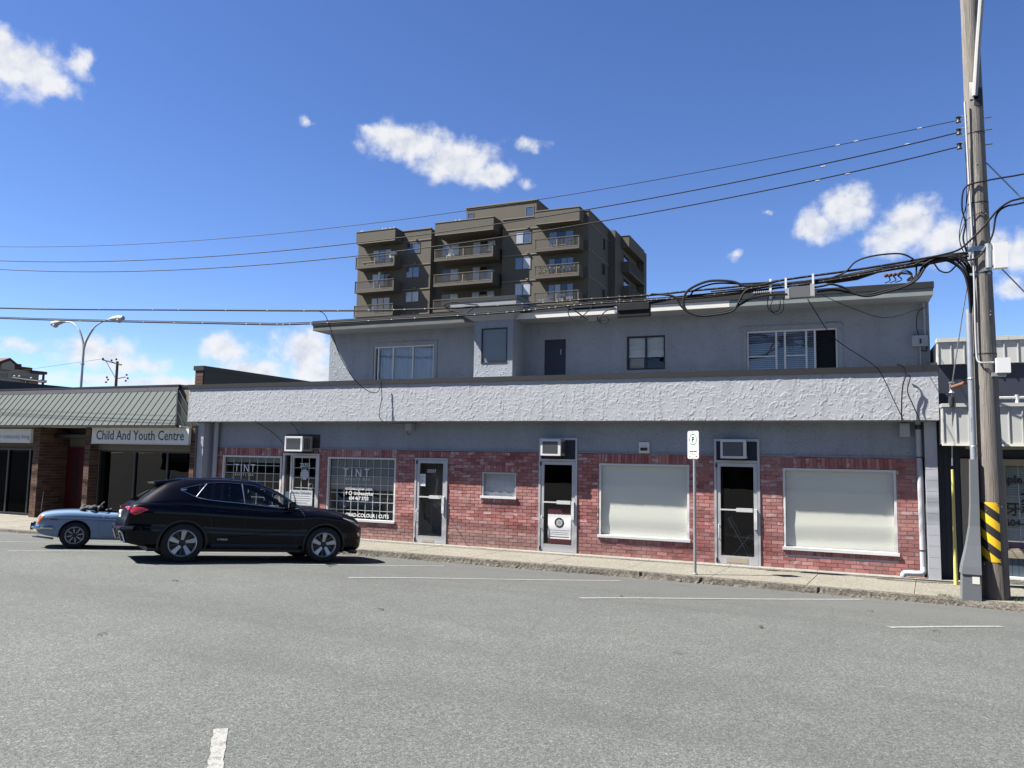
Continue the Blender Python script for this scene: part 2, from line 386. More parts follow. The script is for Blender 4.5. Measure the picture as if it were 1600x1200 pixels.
M['stucco_sheet'] = simple('trowelled_stucco', (.46, .475, .505), .9, var=.07, sc=1.6, bump=.25, bsc=60, spec=.25)
def add_streaks(m, amt=.3, sc=(5, 1, .3), col=(.13, .125, .12)):
    nt = m.node_tree; p = next(n for n in nt.nodes if n.type == 'BSDF_PRINCIPLED'); src = p.inputs['Base Color'].links[0].from_socket
    g = nt.nodes.new('ShaderNodeNewGeometry'); a = nt.nodes.new('ShaderNodeVectorMath'); a.operation = 'MULTIPLY'; a.inputs[1].default_value = sc; nt.links.new(g.outputs['Position'], a.inputs[0])
    n = nt.nodes.new('ShaderNodeTexNoise'); n.inputs['Scale'].default_value = 1; n.inputs['Detail'].default_value = 6; n.inputs['Roughness'].default_value = .7; nt.links.new(a.outputs[0], n.inputs['Vector'])
    mr = nt.nodes.new('ShaderNodeMapRange'); mr.inputs[1].default_value = .52; mr.inputs[2].default_value = .8; mr.inputs[4].default_value = amt; nt.links.new(n.outputs[0], mr.inputs[0])
    x = nt.nodes.new('ShaderNodeMix'); x.data_type = 'RGBA'; x.inputs[7].default_value = lin(*col); nt.links.new(mr.outputs[0], x.inputs[0]); nt.links.new(src, x.inputs[6]); nt.links.new(x.outputs[2], p.inputs['Base Color'])
add_streaks(M['stucco_sheet'], .5); add_streaks(M['stucco'], .25)
M['cap'] = simple('dark_flashing', (.024, .023, .0225), .5, .2, .15, 3)
M['tar'] = simple('tar_roof', (.05, .05, .05), .95, var=.3, sc=2)
M['soffit'] = simple('grey_soffit', (.30, .315, .335), .8, var=.1)
M['fascia_wood'] = simple('weathered_fascia', (.13, .135, .13), .85, var=.4, sc=3, streak=(1, 1, 6))
M['fascia_white'] = simple('new_white_fascia', (.78, .75, .67), .8, var=.06)
M['fascia_green'] = simple('grey_green_fascia', (.22, .25, .24), .8, var=.14, sc=4)
BR = [(0, (.27, .092, .083)), (.3, (.36, .128, .116)), (.6, (.43, .160, .145)), (.85, (.50, .205, .185)), (1, (.56, .27, .245))]
M['brick'] = m_brick('red_brick', BR, .2, grime=(.36, .25, .215))
def m_mortar():
    k = NT('patchy_mortar'); v = k.coord('World'); sx = k.n('ShaderNodeSeparateXYZ'); k.l(v, sx.inputs[0]); n = k.noise(v, .9, 4, .6)
    f = k.math('ADD', k.math('MULTIPLY', k.mrange(sx.outputs[0], -7, -3.5), .55), k.math('MULTIPLY', k.mrange(sx.outputs[2], 1.9, .5), .5)); f = k.math('ADD', f, k.math('MULTIPLY', k.math('SUBTRACT', n, .5), 1.6))
    k.col(k.mix(k.mrange(f, .35, .85), (.30, .14, .125), (.68, .58, .54))); k.rough(.95); return k.m
M['mortar'] = m_mortar()
M['brown_brick'] = m_brick('brown_brick', [(0, (.085, .045, .032)), (.5, (.125, .07, .049)), (1, (.18, .108, .079))])
M['brown_mortar'] = simple('brown_mortar', (.27, .22, .175), .95)
M['block'] = simple('painted_block', (.44, .455, .49), .88, var=.07, bump=.4, bsc=70)
M['alu'] = simple('brushed_aluminium', (.60, .60, .61), .42, .35, .08, 4)
M['alu_white'] = simple('white_frame', (.74, .74, .73), .5, 0, .06)
M['lash'] = simple('lashing_wire', (.05, .05, .052), .5, .3)
M['galv'] = simple('galvanised_steel', (.46, .49, .51), .45, .6, .22, 9)
M['white'] = simple('white_enamel', (.80, .80, .79), .45, var=.03)
M['print_white'] = simple('white_vinyl', (.86, .86, .85), .6, var=.02)
M['black'] = simple('black_print', (.012, .012, .014), .55)
M['rubber'] = simple('black_cable', (.010, .010, .011), .7, var=.2, spec=.2)
M['blind'] = simple('cream_blind', (.95, .955, .86), .85, var=.05, sc=1.4, streak=(.4, 1, 5))
M['film'] = simple('frosted_film', (.25, .275, .26), .7, var=.06)
M['hall'] = simple('added_hall_panel', (.30, .30, .28), .9)
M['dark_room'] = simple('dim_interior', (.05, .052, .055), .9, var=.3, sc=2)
M['room_floor'] = simple('interior_floor', (.10, .095, .09), .6, var=.2)
M['glass'] = glass('window_glass', (.90, .91, .90), 1.5, wob=.05)
M['glass_refl'] = glass('reflective_glass', (.74, .78, .82), 1.75, wob=.08)
M['glass_dark'] = glass('tinted_glass', (.10, .11, .13), 1.45, wob=.06)
M['ac'] = simple('ac_grey', (.42, .42, .41), .6, var=.08)
M['ac_grille'] = simple('ac_grille', (.12, .125, .13), .55)
M['navy'] = simple('navy_wall', (.016, .022, .042), .6, var=.2)
M['blue_board'] = simple('slate_blue_board', (.075, .11, .15), .7, var=.2, sc=5, streak=(1, 1, .2))
M['cream_metal'] = simple('cream_ribbed_metal', (.52, .525, .50), .5, 0, .06)
M['awning'] = simple('grey_green_metal', (.125, .142, .137), .85, 0, .06, spec=.05)
M['ridge'] = simple('purple_grey_flashing', (.045, .045, .062), .7, 0, spec=.1)
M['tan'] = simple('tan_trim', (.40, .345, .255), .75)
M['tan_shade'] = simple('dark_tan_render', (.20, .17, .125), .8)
M['sign_cream'] = simple('cream_sign', (.85, .82, .72), .6, var=.05)
M['red_door'] = simple('dark_red_door', (.075, .004, .007), .5)
M['tower'] = simple('taupe_stucco', (.112, .100, .080), .92, var=.12, sc=.5, bump=.5, bsc=8)
M['tower_light'] = simple('pale_taupe_ledge', (.23, .195, .15), .9)
M['rail'] = simple('dark_bronze_rail', (.10, .085, .07), .6)
M['curtain'] = simple('pale_curtain', (.55, .58, .62), .85, var=.2, sc=3, streak=(4, 1, .2))
M['yellow'] = simple('yellow_guard', (.66, .58, .16), .5, var=.1)
M['sign_yellow'] = simple('sign_yellow', (.80, .50, .01), .5, var=.04)
M['pvc'] = simple('grey_plastic', (.15, .16, .172), .5, var=.08)
M['rust'] = simple('rusty_steel', (.19, .075, .035), .85, var=.3, sc=20)
M['pole'] = m_wood_pole()
M['old_wood'] = simple('dark_timber', (.085, .065, .05), .9, var=.3, sc=10)
M['suv'] = m_carpaint('black_blue_paint', (.0018, .0022, .0075), 0, .3)
M['mg'] = m_carpaint('pale_blue_paint', (.20, .31, .46))
M['plastic'] = simple('black_trim', (.016, .016, .017), .55)
M['tyre'] = simple('tyre_rubber', (.014, .014, .014), .85, bump=.2)
M['chrome'] = simple('chrome', (.75, .75, .76), .12, 1, .03)
M['alloy'] = simple('machined_alloy', (.55, .55, .56), .35, .7, .05)
M['alloy_dark'] = simple('dark_alloy', (.03, .03, .032), .4, .4)
M['tail'] = simple('tail_lamp_red', (.45, .012, .015), .15, coat=1)
M['amber'] = simple('amber_lens', (.72, .17, .02), .15, coat=1)
M['lamp'] = simple('clear_lamp', (.55, .56, .58), .12, .5, coat=1)
M['car_glass'] = glass('car_glass', (.16, .175, .18), 1.5)
M['car_glass_clear'] = glass('car_glass_clear', (.62, .68, .66), 1.5)
M['seat'] = simple('dark_upholstery', (.02, .02, .022), .8)
M['leaf'] = simple('leaf_green', (.055, .095, .025), .7, var=.4, sc=20)
M['green_print'] = simple('green_print', (.01, .20, .13), .5)
M['purple'] = simple('purple_vinyl', (.09, .02, .13), .5)
M['grey_print'] = simple('grey_print', (.22, .22, .22), .6)
M['navy_print'] = simple('navy_print', (.02, .025, .07), .6)
M['roof_brown'] = simple('red_brown_roof', (.10, .045, .035), .9, var=.2)
M['beige'] = simple('beige_render', (.42, .375, .31), .9, var=.06)
M['far_glass'] = simple('far_window', (.06, .07, .085), .2)
M['debris'] = simple('dry_leaf', (.035, .025, .018), .9)

# ================================================================ GROUND
def structure(o): o['kind'] = 'structure'; return o
structure(MB().quad((-400, -300, -.4), (400, -300, -.4), (400, 600, -.4), (-400, 600, -.4)).build('ground', M['earth']))
KERB = [(-90, 13.2), (-24, 13.25), (-19.5, 13.4), (-14, 14.05), (-9.3, 14.58), (-6.1, 14.48), (-3.5, 14.45), (-2.5, 14.38), (.8, 14.24), (1.6, 14.17), (2.2, 14.08), (3.2, 14.0), (6, 13.9), (40, 13.8)]
def kerb_y(x):
    for (a, ya), (b, yb) in zip(KERB, KERB[1:]):
        if a <= x <= b:
            t = (x - a) / (b - a); return ya + (yb - ya) * t
    return KERB[-1][1]
RYS, RZS = [-60, -20, 0, 5, 9, 10.83, 13.03, 14.45, 40], [-.2, .2, .45, .42, .32, .235, .08, 0, 0]
from bpy import data as _d
def _pch(X, Y, u):
    X, Y = np.array(X, float), np.array(Y, float); d = np.diff(Y) / np.diff(X); m = np.concatenate([[d[0]], (d[:-1] + d[1:]) / 2, [d[-1]]]); i = int(np.clip(np.searchsorted(X, u) - 1, 0, len(X) - 2)); h = X[i + 1] - X[i]; t = (u - X[i]) / h
    return float(Y[i] * (1 + 2 * t) * (1 - t) ** 2 + m[i] * h * t * (1 - t) ** 2 + Y[i + 1] * t * t * (3 - 2 * t) + m[i + 1] * h * t * t * (t - 1))
def road_z(y): return _pch(RYS, RZS, y) if y < 14.45 else 0.0      # the street is crowned: it falls towards the kerb
rm_ = MB(); ys_ = [-60, -40, -30, -20, -12, -6, -3, 0, 2] + list(np.arange(3, 14.9, .3)) + [14.9]
for y in ys_: rm_.v += [(-120, y, road_z(y)), (90, y, road_z(y))]
for i in range(len(ys_) - 1): rm_.f.append((2 * i, 2 * i + 1, 2 * i + 3, 2 * i + 2))
road = structure(rm_.build('road', M['asphalt'], smooth=True))
# the built-up edge of the pavement: base slab, kerb with a ragged grimy face, exposed-aggregate slabs
PX = [-90, -24, -19.5, -14, -9.3, -6.1, -3.5, -2.5, .8, 1.6, 2.2, 3.2, 6, 40]
pb = MB()
pb.prism([(x, kerb_y(x) + .1) for x in PX] + [(40, 17.6), (-90, 17.6)], -.01, .104)
pavement = structure(pb.build('pavement', M['concrete']))
xs = np.arange(-30, 5.2, .045); prof = []
kb = MB(); 
for x in xs:
    y = kerb_y(x); j = rng.normal(0, .004); n = math.sin(x * 3.1) * .008 + math.sin(x * 7.7 + 1) * .004
    spill = .012 + .014 * abs(rng.normal()) * (1.2 + math.sin(x * 1.7))
    drop = .0 if x < 1.2 else min(.06, (x - 1.2) * .05)
    gap = .03 if (abs(x + 3.45) < .05 or abs(x + 2.35) < .05 or abs(x + .35) < .06) else 0
    kb.v += [(x, y - spill - .02, .002), (x, y - .022 + j + n + gap, .045 + rng.normal(0, .008)), (x, y - .004 + j * .6 + n + gap, .105 - drop + rng.normal(0, .006)), (x, y + .035 + j + gap, .118 - drop * .6), (x, y + .13, .116)]
for i in range(len(xs) - 1):
    for q in range(4): a = i * 5 + q; kb.f.append((a, a + 5, a + 6, a + 1))
structure(kb.build('kerb', M['kerb'], smooth=False))
edges = [-30.0]
while edges[-1] < 5.2: edges.append(edges[-1] + 1.64)
for a, b in zip(edges, edges[1:]):
    t = rng.normal(0, .002)
    y0, y1 = kerb_y(a) + .10, kerb_y(b) + .10
    sk = .12
    s = MB().prism([(a + .006 - sk, y0), (b - .006 - sk, y1), (b - .006 + sk * .4, 16.085), (a + .006 + sk * .4, 16.085)], .09, .1165 + t)
    s.build('slab', M['aggregate'], pavement)
    MB().prism([(a + .004, 16.10), (b - .004, 16.10), (b - .004, 17.1 if b < -16.4 else 16.42), (a + .004, 17.1 if b < -16.4 else 16.42)], .09, .119 + t * .5).build('edge_slab', M['concrete'], pavement)

# painted stall lines: worn, slightly wandering edges
def stroke(p, q, w, seg=.06):
    p, q = Vector((*p, .004)), Vector((*q, .004)); d = (q - p); n = max(2, int(d.length / seg)); s = Vector((-d.y, d.x, 0)).normalized()
    m = MB()
    for i in range(n + 1):
        c = p + d * (i / n); 
        for g in (1, -1): e = c + s * g * (w / 2 + rng.normal(0, .003)); m.v.append((e.x, e.y, road_z(e.y) + .005))
    for i in range(n): m.f.append((2 * i, 2 * i + 1, 2 * i + 3, 2 * i + 2))
    return m
for p, q, w in [((-7.31, 10.52), (-3.70, 13.73), .10), ((-3.47, 10.63), (.255, 13.9), .10), ((.484, 10.59), (1.845, 11.75), .10), ((-10.82, 10.2), (-7.3, 13.75), .10),
                ((-18.4, 9.0), (-14.6, 13.3), .10), ((-14.5, 9.8), (-11.2, 13.6), .10), ((4.3, 10.6), (7.6, 13.5), .10), ((-3.785, 4.07), (-2.9, 3.05), .09), ((7.0, 4.4), (6.1, 5.6), .09), ((-22.2, 9.4), (-18.6, 13.2), .10)]:
    structure(stroke(p, q, w).build('road_marking', M['line'], loc=(0, 0, 0)))
# specks of dry leaf and grit
db = MB()
for x, y in [(-.9, 9.6), (1.0, 10.6), (.35, 12.2), (-5.2, 8.2), (-1.5, 7.7), (-6.8, 5.6), (-9.0, 8.6), (-3, 11.2), (2.3, 11.6), (-8.6, 11.8)]:
    for k in range(3):
        a = rng.uniform(0, 6.28); r = rng.uniform(.02, .045); cx, cy = x + rng.normal(0, .02), y + rng.normal(0, .02); z = road_z(cy) + .006
        db.quad((cx - r * math.cos(a), cy - r * math.sin(a), z), (cx + .3 * r * math.sin(a), cy - .3 * r * math.cos(a), z + .012), (cx + r * math.cos(a), cy + r * math.sin(a), z + .018), (cx - .3 * r * math.sin(a), cy + .3 * r * math.cos(a), z + .004))
tag(db.build('dry_leaves', M['debris'], loc=(0, 9, 0)), 'few dry leaf scraps scattered on the asphalt', 'leaves', kind='stuff')
# grit, leaf scraps and a little litter gathered along the gutter and on the slabs
gm = MB()
for _ in range(520):
    x = rng.uniform(-24, 4); on = rng.random() < .22; y = (kerb_y(x) + rng.uniform(.1, 1.8)) if on else kerb_y(x) - abs(rng.normal(.05, .10)) - .02
    a = rng.uniform(0, 6.28); q = rng.uniform(.006, .022) * (.7 if on else 1); z = .119 if on else road_z(y) + .004
    gm.quad((x + q * math.cos(a), y + q * math.sin(a), z), (x - q * math.sin(a), y + q * math.cos(a) * .6, z + q * .5), (x - q * math.cos(a), y - q * math.sin(a), z + q * .2), (x + q * math.sin(a), y - q * math.cos(a) * .6, z + q * .5))
tag(gm.build('gutter_grit', M['debris'], loc=(-4, 14.4, 0)), 'dark grit and leaf crumbs gathered along the foot of the kerb', 'grit', kind='stuff')
def grass(spots, n, name, label, hgt=.09):
    m = MB()
    for _ in range(n):
        (cx, cy, sx, sy) = spots[rng.integers(len(spots))]
        x, y = rng.normal(cx, sx), rng.normal(cy, sy); a = rng.uniform(0, 6.28); h = hgt * rng.uniform(.4, 1.2); w = .006
        lx, ly = rng.normal(0, .04), rng.normal(0, .04); z = .10
        m.quad((x - w * math.cos(a), y - w * math.sin(a), z), (x + w * math.cos(a), y + w * math.sin(a), z), (x + lx, y + ly, z + h))
    return tag(m.build(name, M['leaf'], loc=(spots[0][0], spots[0][1], .1)), label, 'grass', kind='stuff')
grass([(1.55, 14.29, .08, .03), (1.45, 14.31, .06, .02)], 70, 'grass', 'thin tuft of weeds at the kerb beside the grey conduit cover', .07)
grass([(2.75, 14.35, .18, .07), (3.1, 14.35, .2, .08)], 500, 'grass', 'weedy grass growing behind the foot of the utility pole', .10)

# ================================================================ MAIN SHOP BUILDING
YW = 16.4
def frame_mb(x0, x1, z0, z1, y0, y1, w, sillw=None):
    m = MB(); b = sillw or w
    m.box(x0, x0 + w, y0, y1, z0 + b, z1 - w); m.box(x1 - w, x1, y0, y1, z0 + b, z1 - w); m.box(x0, x1, y0 - .004, y1, z1 - w, z1); m.box(x0, x1, y0 - .006, y1, z0, z0 + b); return m
shop = thing('shop_building', 'two storey blue grey stucco building with red brick shopfronts and a deep canopy', 'building', (-7.3, YW, 0))
def holes_wall(mb, x0, x1, z0, z1, y, holes, depth):
    """front sheet with real openings and their reveals"""
    X = sorted({x0, x1, *[h[0] for h in holes], *[h[1] for h in holes]}); Z = sorted({z0, z1, *[h[2] for h in holes], *[h[3] for h in holes]})
    X = [q for q in X if x0 <= q <= x1]; Z = [q for q in Z if z0 <= q <= z1]
    ins = lambda a, c: any(h[0] < a < h[1] and h[2] < c < h[3] for h in holes)
    for i in range(len(X) - 1):
        for j in range(len(Z) - 1):
            if not ins((X[i] + X[i + 1]) / 2, (Z[j] + Z[j + 1]) / 2):
                mb.quad((X[i], y, Z[j]), (X[i + 1], y, Z[j]), (X[i + 1], y, Z[j + 1]), (X[i], y, Z[j + 1]))
    for a, b, c, d in holes:
        c = max(c, z0); d = min(d, z1)
        if c >= d: continue
        mb.quad((a, y, c), (a, y + depth, c), (a, y + depth, d), (a, y, d)); mb.quad((b, y, c), (b, y, d), (b, y + depth, d), (b, y + depth, c))
        if d < z1: mb.quad((a, y, d), (a, y + depth, d), (b, y + depth, d), (b, y, d))
        if c > z0: mb.quad((a, y, c), (b, y, c), (b, y + depth, c), (a, y + depth, c))
    return mb
# openings: x0, x1, z0, z1
O = {'tint1': (-15.66, -13.63, .53, 2.12), 'd55': (-13.57, -12.40, .115, 2.20), 'tint2': (-12.16, -10.11, .53, 2.13), 'd57': (-9.56, -8.66, .115, 2.15),
     'small': (-7.76, -6.89, 1.24, 1.85), 'd2': (-6.33, -5.41, .115, 2.66), 'w1': (-4.92, -2.95, .50, 2.11), 'd3': (-2.44, -1.53, .115, 2.66), 'w2': (-1.10, .945, .475, 2.09)}
HO = [tuple(v) for v in O.values()]
XB0, XB1, ZB = -15.88, 1.37, 2.33
wall = holes_wall(MB(), XB0, XB1, .1, ZB, YW, [(a, b, c if c > .2 else .1, d) for a, b, c, d in HO], .2).build('brick_wall', M['mortar'], shop)
# ---- bricks: running bond cut round the openings, soldier courses over and rowlocks under the windows
PL, PH = .2205, .0755
def brick_mesh(j):
    w, h, d = PL - .011, PH - .011, .013; m = MB(); q = lambda s: rng.normal(0, s)
    m.hexa([(-w / 2 + q(.001), -d - q(.0012), -h / 2 + q(.001)), (w / 2 + q(.001), -d - q(.0012), -h / 2 + q(.001)), (w / 2, .004, -h / 2), (-w / 2, .004, -h / 2),
            (-w / 2 + q(.001), -d - q(.0012), h / 2 + q(.001)), (w / 2 + q(.001), -d - q(.0012), h / 2 + q(.001)), (w / 2, .004, h / 2), (-w / 2, .004, h / 2)])
    return m.mesh('brick', M['brick'])
BM = [brick_mesh(j) for j in range(6)]
spec = []      # (x, z, scale_x, rotated)
sold = {'tint1': 1, 'tint2': 1, 'w1': 1, 'w2': 1, 'd55': 1, 'd57': 0, 'small': 1}
sill = ('w1', 'w2', 'small', 'tint2', 'tint1'); zones = []
for k, v in O.items():
    zones.append((v[0], v[1], v[2], v[3]))
    if sold.get(k) or k == 'd57':
        t = v[3]; hgt = .205 if k not in ('d57', 'small') else .15
        hgt = min(hgt, ZB - t - .004) if ZB - t < .24 else hgt
        x0, x1 = v[0] - .02, v[1] + .02; zones.append((x0, x1, t, t + hgt)); n = max(1, round((x1 - x0) / PH))
        for i in range(n): spec.append((x0 + (i + .5) * (x1 - x0) / n, t + hgt / 2 + .004, hgt / PL, 90))
    if k in sill:
        x0, x1, t = v[0] + .0, v[1] + .0, v[2]; zones.append((x0, x1, t - .095, t)); n = round((x1 - x0) / PH)
        for i in range(n): spec.append((x0 + (i + .5) * (x1 - x0) / n, t - .05, .43, 90))
row = 0; z = .118 + PH / 2
while z + PH / 2 <= ZB + .002:
    free = [(XB0, XB1)]
    for a, b, c, d in zones:
        if c < z + PH * .3 and d > z - PH * .3:
            nf = []
            for p, q in free:
                if b <= p or a >= q: nf.append((p, q)); continue
                if a > p: nf.append((p, a))
                if b < q: nf.append((b, q))
            free = nf
    off = (row % 2) * PL / 2
    for p, q in free:
        if q - p < .03: continue
        k0 = math.floor((p - off) / PL); x = p; 
        cuts = [p] + [k * PL + off for k in range(k0, k0 + 200) if p + .03 < k * PL + off < q - .03] + [q]
        for a, b in zip(cuts, cuts[1:]): spec.append(((a + b) / 2, z, (b - a) / PL, 0))
    row += 1; z += PH
spec.sort(key=lambda s: (s[0] - 0) ** 2 + (16.4) ** 2 + (s[1] - 2.26) ** 2)
sp_near, sp_far = spec[:300], spec[300:]
for x, zz, sx, rot in sp_near:
    o = link('brick', BM[rng.integers(6)], wall, Vector((x, YW, zz)) - wloc(wall)); o.scale = ((sx * PL - .011) / (PL - .011), 1, 1)
    o.rotation_euler = (0, R(rot) + rng.normal(0, .004), 0); o.location.y += rng.normal(0, .0015)
fb = MB()
for x, zz, sx, rot in sp_far:
    w, h = sx * PL - .011, PH - .011
    if rot: w, h = h, w
    d = .013 + rng.normal(0, .0016); j = rng.normal(0, .0012); e = rng.normal(0, .001, 4)
    fb.hexa([(x - w / 2, YW - d - e[0], zz - h / 2 + j), (x + w / 2, YW - d - e[1], zz - h / 2 - j), (x + w / 2, YW + .004, zz - h / 2), (x - w / 2, YW + .004, zz - h / 2),
             (x - w / 2, YW - d - e[2], zz + h / 2 + j), (x + w / 2, YW - d - e[3], zz + h / 2 - j), (x + w / 2, YW + .004, zz + h / 2), (x - w / 2, YW + .004, zz + h / 2)])
fb.build('brick', M['brick'], wall, kind='stuff')
# ---- stucco band under the canopy, with a thin flashing on the bricks
holes_wall(MB(), XB0, XB1 + .05, ZB + .004, 3.03, YW - .006, [(a, b, c, d) for a, b, c, d in HO if d > 2.4], .2).build('stucco_band', M['stucco'], shop)
fl = MB()
for a, b in [(XB0, -6.34), (-5.40, -2.45), (-1.52, XB1)]: fl.box(a, b, YW - .03, YW, ZB - .006, ZB + .012)
fl.each('flashing', M['soffit'], shop)
# ---- canopy: trowelled front, soffit, dark cap
def trowel(x0, x1, z0, z1, y, nm, seed=3, res=.0095):
    r = np.random.default_rng(seed); nx = int((x1 - x0) / res) + 1; nz = int((z1 - z0) / res) + 1
    H = np.zeros((nz, nx)); gx = np.linspace(x0, x1, nx); gz = np.linspace(z0, z1, nz); dx = gx[1] - gx[0]; dz = gz[1] - gz[0]
    for _ in range(int(210 * (x1 - x0) * (z1 - z0))):
        cx, cz = r.uniform(x0 - .1, x1 + .1), r.uniform(z0 - .1, z1 + .1); rad = r.uniform(.03, .12) * (1.25 if r.random() < .25 else 1); a0 = r.normal(R(55), R(60)); sp = r.uniform(R(22), R(62)); hh = r.uniform(.0022, .0062); wd = r.uniform(.0045, .007)
        i0, i1 = max(0, int((cx - rad - .06 - x0) / dx)), min(nx, int((cx + rad + .06 - x0) / dx) + 2); j0, j1 = max(0, int((cz - rad - .06 - z0) / dz)), min(nz, int((cz + rad + .06 - z0) / dz) + 2)
        if i1 <= i0 or j1 <= j0: continue
        X, Z = np.meshgrid(gx[i0:i1] - cx, gz[j0:j1] - cz); d = np.hypot(X, Z * r.uniform(.8, 1.3)); a = np.arctan2(Z, X); da = np.abs((a - a0 + np.pi) % (2 * np.pi) - np.pi)
        w = np.clip((sp - da) / (sp * .5), 0, 1); s = d - rad
        ridge = np.where(s > 0, np.exp(-(s / (wd * .8)) ** 2), np.exp(-np.abs(s) / (wd * 4.5)))
        H[j0:j1, i0:i1] = np.maximum(H[j0:j1, i0:i1], hh * ridge * w)
    low = 0
    H = H + low + r.normal(0, .0004, H.shape)
    XX, ZZ = np.meshgrid(gx, gz); V = np.stack([XX.ravel(), (y - H).ravel(), ZZ.ravel()], 1)
    idx = np.arange(nx * nz).reshape(nz, nx); F = np.stack([idx[:-1, :-1], idx[:-1, 1:], idx[1:, 1:], idx[1:, :-1]], -1).reshape(-1, 4)
    me = bpy.data.meshes.new(nm); off = np.array(wloc(shop)); me.vertices.add(len(V)); me.vertices.foreach_set('co', (V - off).ravel()); me.loops.add(F.size); me.loops.foreach_set('vertex_index', F.ravel())
    me.polygons.add(len(F)); me.polygons.foreach_set('loop_start', np.arange(0, F.size, 4)); me.polygons.foreach_set('use_smooth', np.ones(len(F), bool)); me.update(); me.validate()
    me.materials.append(M['stucco_sheet']); return link(nm, me, shop)
FY = 15.94; CX0, CX1 = -16.55, 1.65
trowel(CX0, CX1, 3.022, 3.925, FY, 'canopy_front')
MB().box(CX0 + .004, CX1 - .004, FY + .012, 16.9, 3.021, 3.925).build('canopy', M['stucco_sheet'], shop)
MB().box(CX0 + .02, CX1 - .02, FY + .03, 16.39, 3.006, 3.02).build('canopy_soffit', M['soffit'], shop)
cp = MB().hexa([(CX0 - .02, FY - .03, 3.93), (CX1 + .02, FY - .03, 3.915), (CX1 + .02, FY + .3, 3.915), (CX0 - .02, FY + .3, 3.93), (CX0 - .02, FY - .03, 4.035), (CX1 + .02, FY - .03, 4.032), (CX1 + .02, FY + .3, 4.032), (CX0 - .02, FY + .3, 4.035)])
cp.build('canopy_cap', M['cap'], shop)
MB().box(CX0 + .1, CX1 - .05, 16.12, 26.5, 3.3, 3.42).build('deck', M['tar'], shop)
# ---- end piers, block joints open
for nm, x0, x1, y0 in (('block_pier', 1.425, 1.625, 16.2), ('block_pier', -16.27, -16.06, 16.06)):
    pr = MB().box(x0 + .004, x1 - .004, y0 + .004, 16.7, .11, 3.0).build(nm, M['block'], shop)
    zz = .118
    while zz < 2.98:
        t = min(zz + .195, 2.998); MB().box(x0, x1, y0, 16.66, zz, t).build('block', M['block'], pr); zz += .200
MB().box(XB1 - .0, 1.424, 16.42, 16.7, .1, 3.0).build('pier_return', M['cap'], shop)
# body of the lower storey and closed rooms behind the glass
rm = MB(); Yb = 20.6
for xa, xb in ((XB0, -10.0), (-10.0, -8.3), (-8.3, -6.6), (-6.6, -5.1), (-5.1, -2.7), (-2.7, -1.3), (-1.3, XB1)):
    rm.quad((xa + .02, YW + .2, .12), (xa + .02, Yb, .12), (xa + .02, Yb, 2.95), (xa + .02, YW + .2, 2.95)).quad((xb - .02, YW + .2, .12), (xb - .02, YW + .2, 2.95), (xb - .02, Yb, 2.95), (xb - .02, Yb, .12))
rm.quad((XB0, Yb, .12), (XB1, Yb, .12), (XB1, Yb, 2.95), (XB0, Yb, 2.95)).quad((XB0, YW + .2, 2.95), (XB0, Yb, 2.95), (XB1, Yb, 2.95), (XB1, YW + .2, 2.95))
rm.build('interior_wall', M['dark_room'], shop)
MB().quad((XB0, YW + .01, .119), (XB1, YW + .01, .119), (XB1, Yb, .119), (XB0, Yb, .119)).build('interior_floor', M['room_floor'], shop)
MB().box(-16.2, -15.885, 16.42, 27, .1, 3.3).box(1.38, 1.6, 16.72, 27, .1, 3.3).box(-16.2, 1.6, 26.8, 27, .1, 3.3).each('side_wall', M['block'], shop)

# ---- shop windows
def shop_window(key, w=.045, sillw=.06):
    x0, x1, z0, z1 = O[key]
    f = frame_mb(x0 + .003, x1 - .003, z0 + .003, z1 - .003, YW - .005, YW + .07, w, sillw).build('window', M['alu_white'] if key != 'small' else M['alu'], shop)
    MB().box(x0 - .02, x1 + .02, YW - .055, YW - .012, z0 + .004, z0 + .058).build('sill', M['white'], f)
    MB().quad((x0 + w, YW + .05, z0 + sillw), (x1 - w, YW + .05, z0 + sillw), (x1 - w, YW + .05, z1 - w), (x0 + w, YW + .05, z1 - w)).build('pane', M['glass'], f)
    return f
for key in ('w1', 'w2'):
    f = shop_window(key); x0, x1, z0, z1 = O[key]
    n = 14; m = MB()
    for i in range(n + 1):      # a cloth blind just inside, hanging very slightly in waves
        zz = z0 + .03 + (z1 - z0 - .05) * i / n; y = YW + .075 + .005 * math.sin(i * 1.3)
        m.v += [(x0 + .05, y, zz), (x0 * .5 + x1 * .5, y + .004 * math.sin(i * .9 + 1), zz), (x1 - .05, y + .003, zz)]
    for i in range(n):
        for q in range(2): a = i * 3 + q; m.f.append((a, a + 1, a + 4, a + 3))
    m.build('blind', M['blind'], f, smooth=True)
f = shop_window('small', .035, .045); x0, x1, z0, z1 = O['small']
MB().quad((x0 + .03, YW + .085, z0 + .03), (x1 - .03, YW + .085, z0 + .03), (x1 - .03, YW + .085, z1 - .03), (x0 + .03, YW + .085, z1 - .03)).build('blind', M['curtain'], f)
lt = MB(); n = 24
for i in range(n + 1): xx = x0 + .04 + (x1 - x0 - .08) * i / n; yy = YW + .072 + .006 * math.sin(i * 1.6); lt.v += [(xx, yy, z0 + .04), (xx, yy, z0 + .15 + .018 * math.sin(i * .9))]
for i in range(n): lt.f.append((2 * i, 2 * i + 2, 2 * i + 3, 2 * i + 1))
lt.build('lace_trim', M['white'], f, smooth=True)
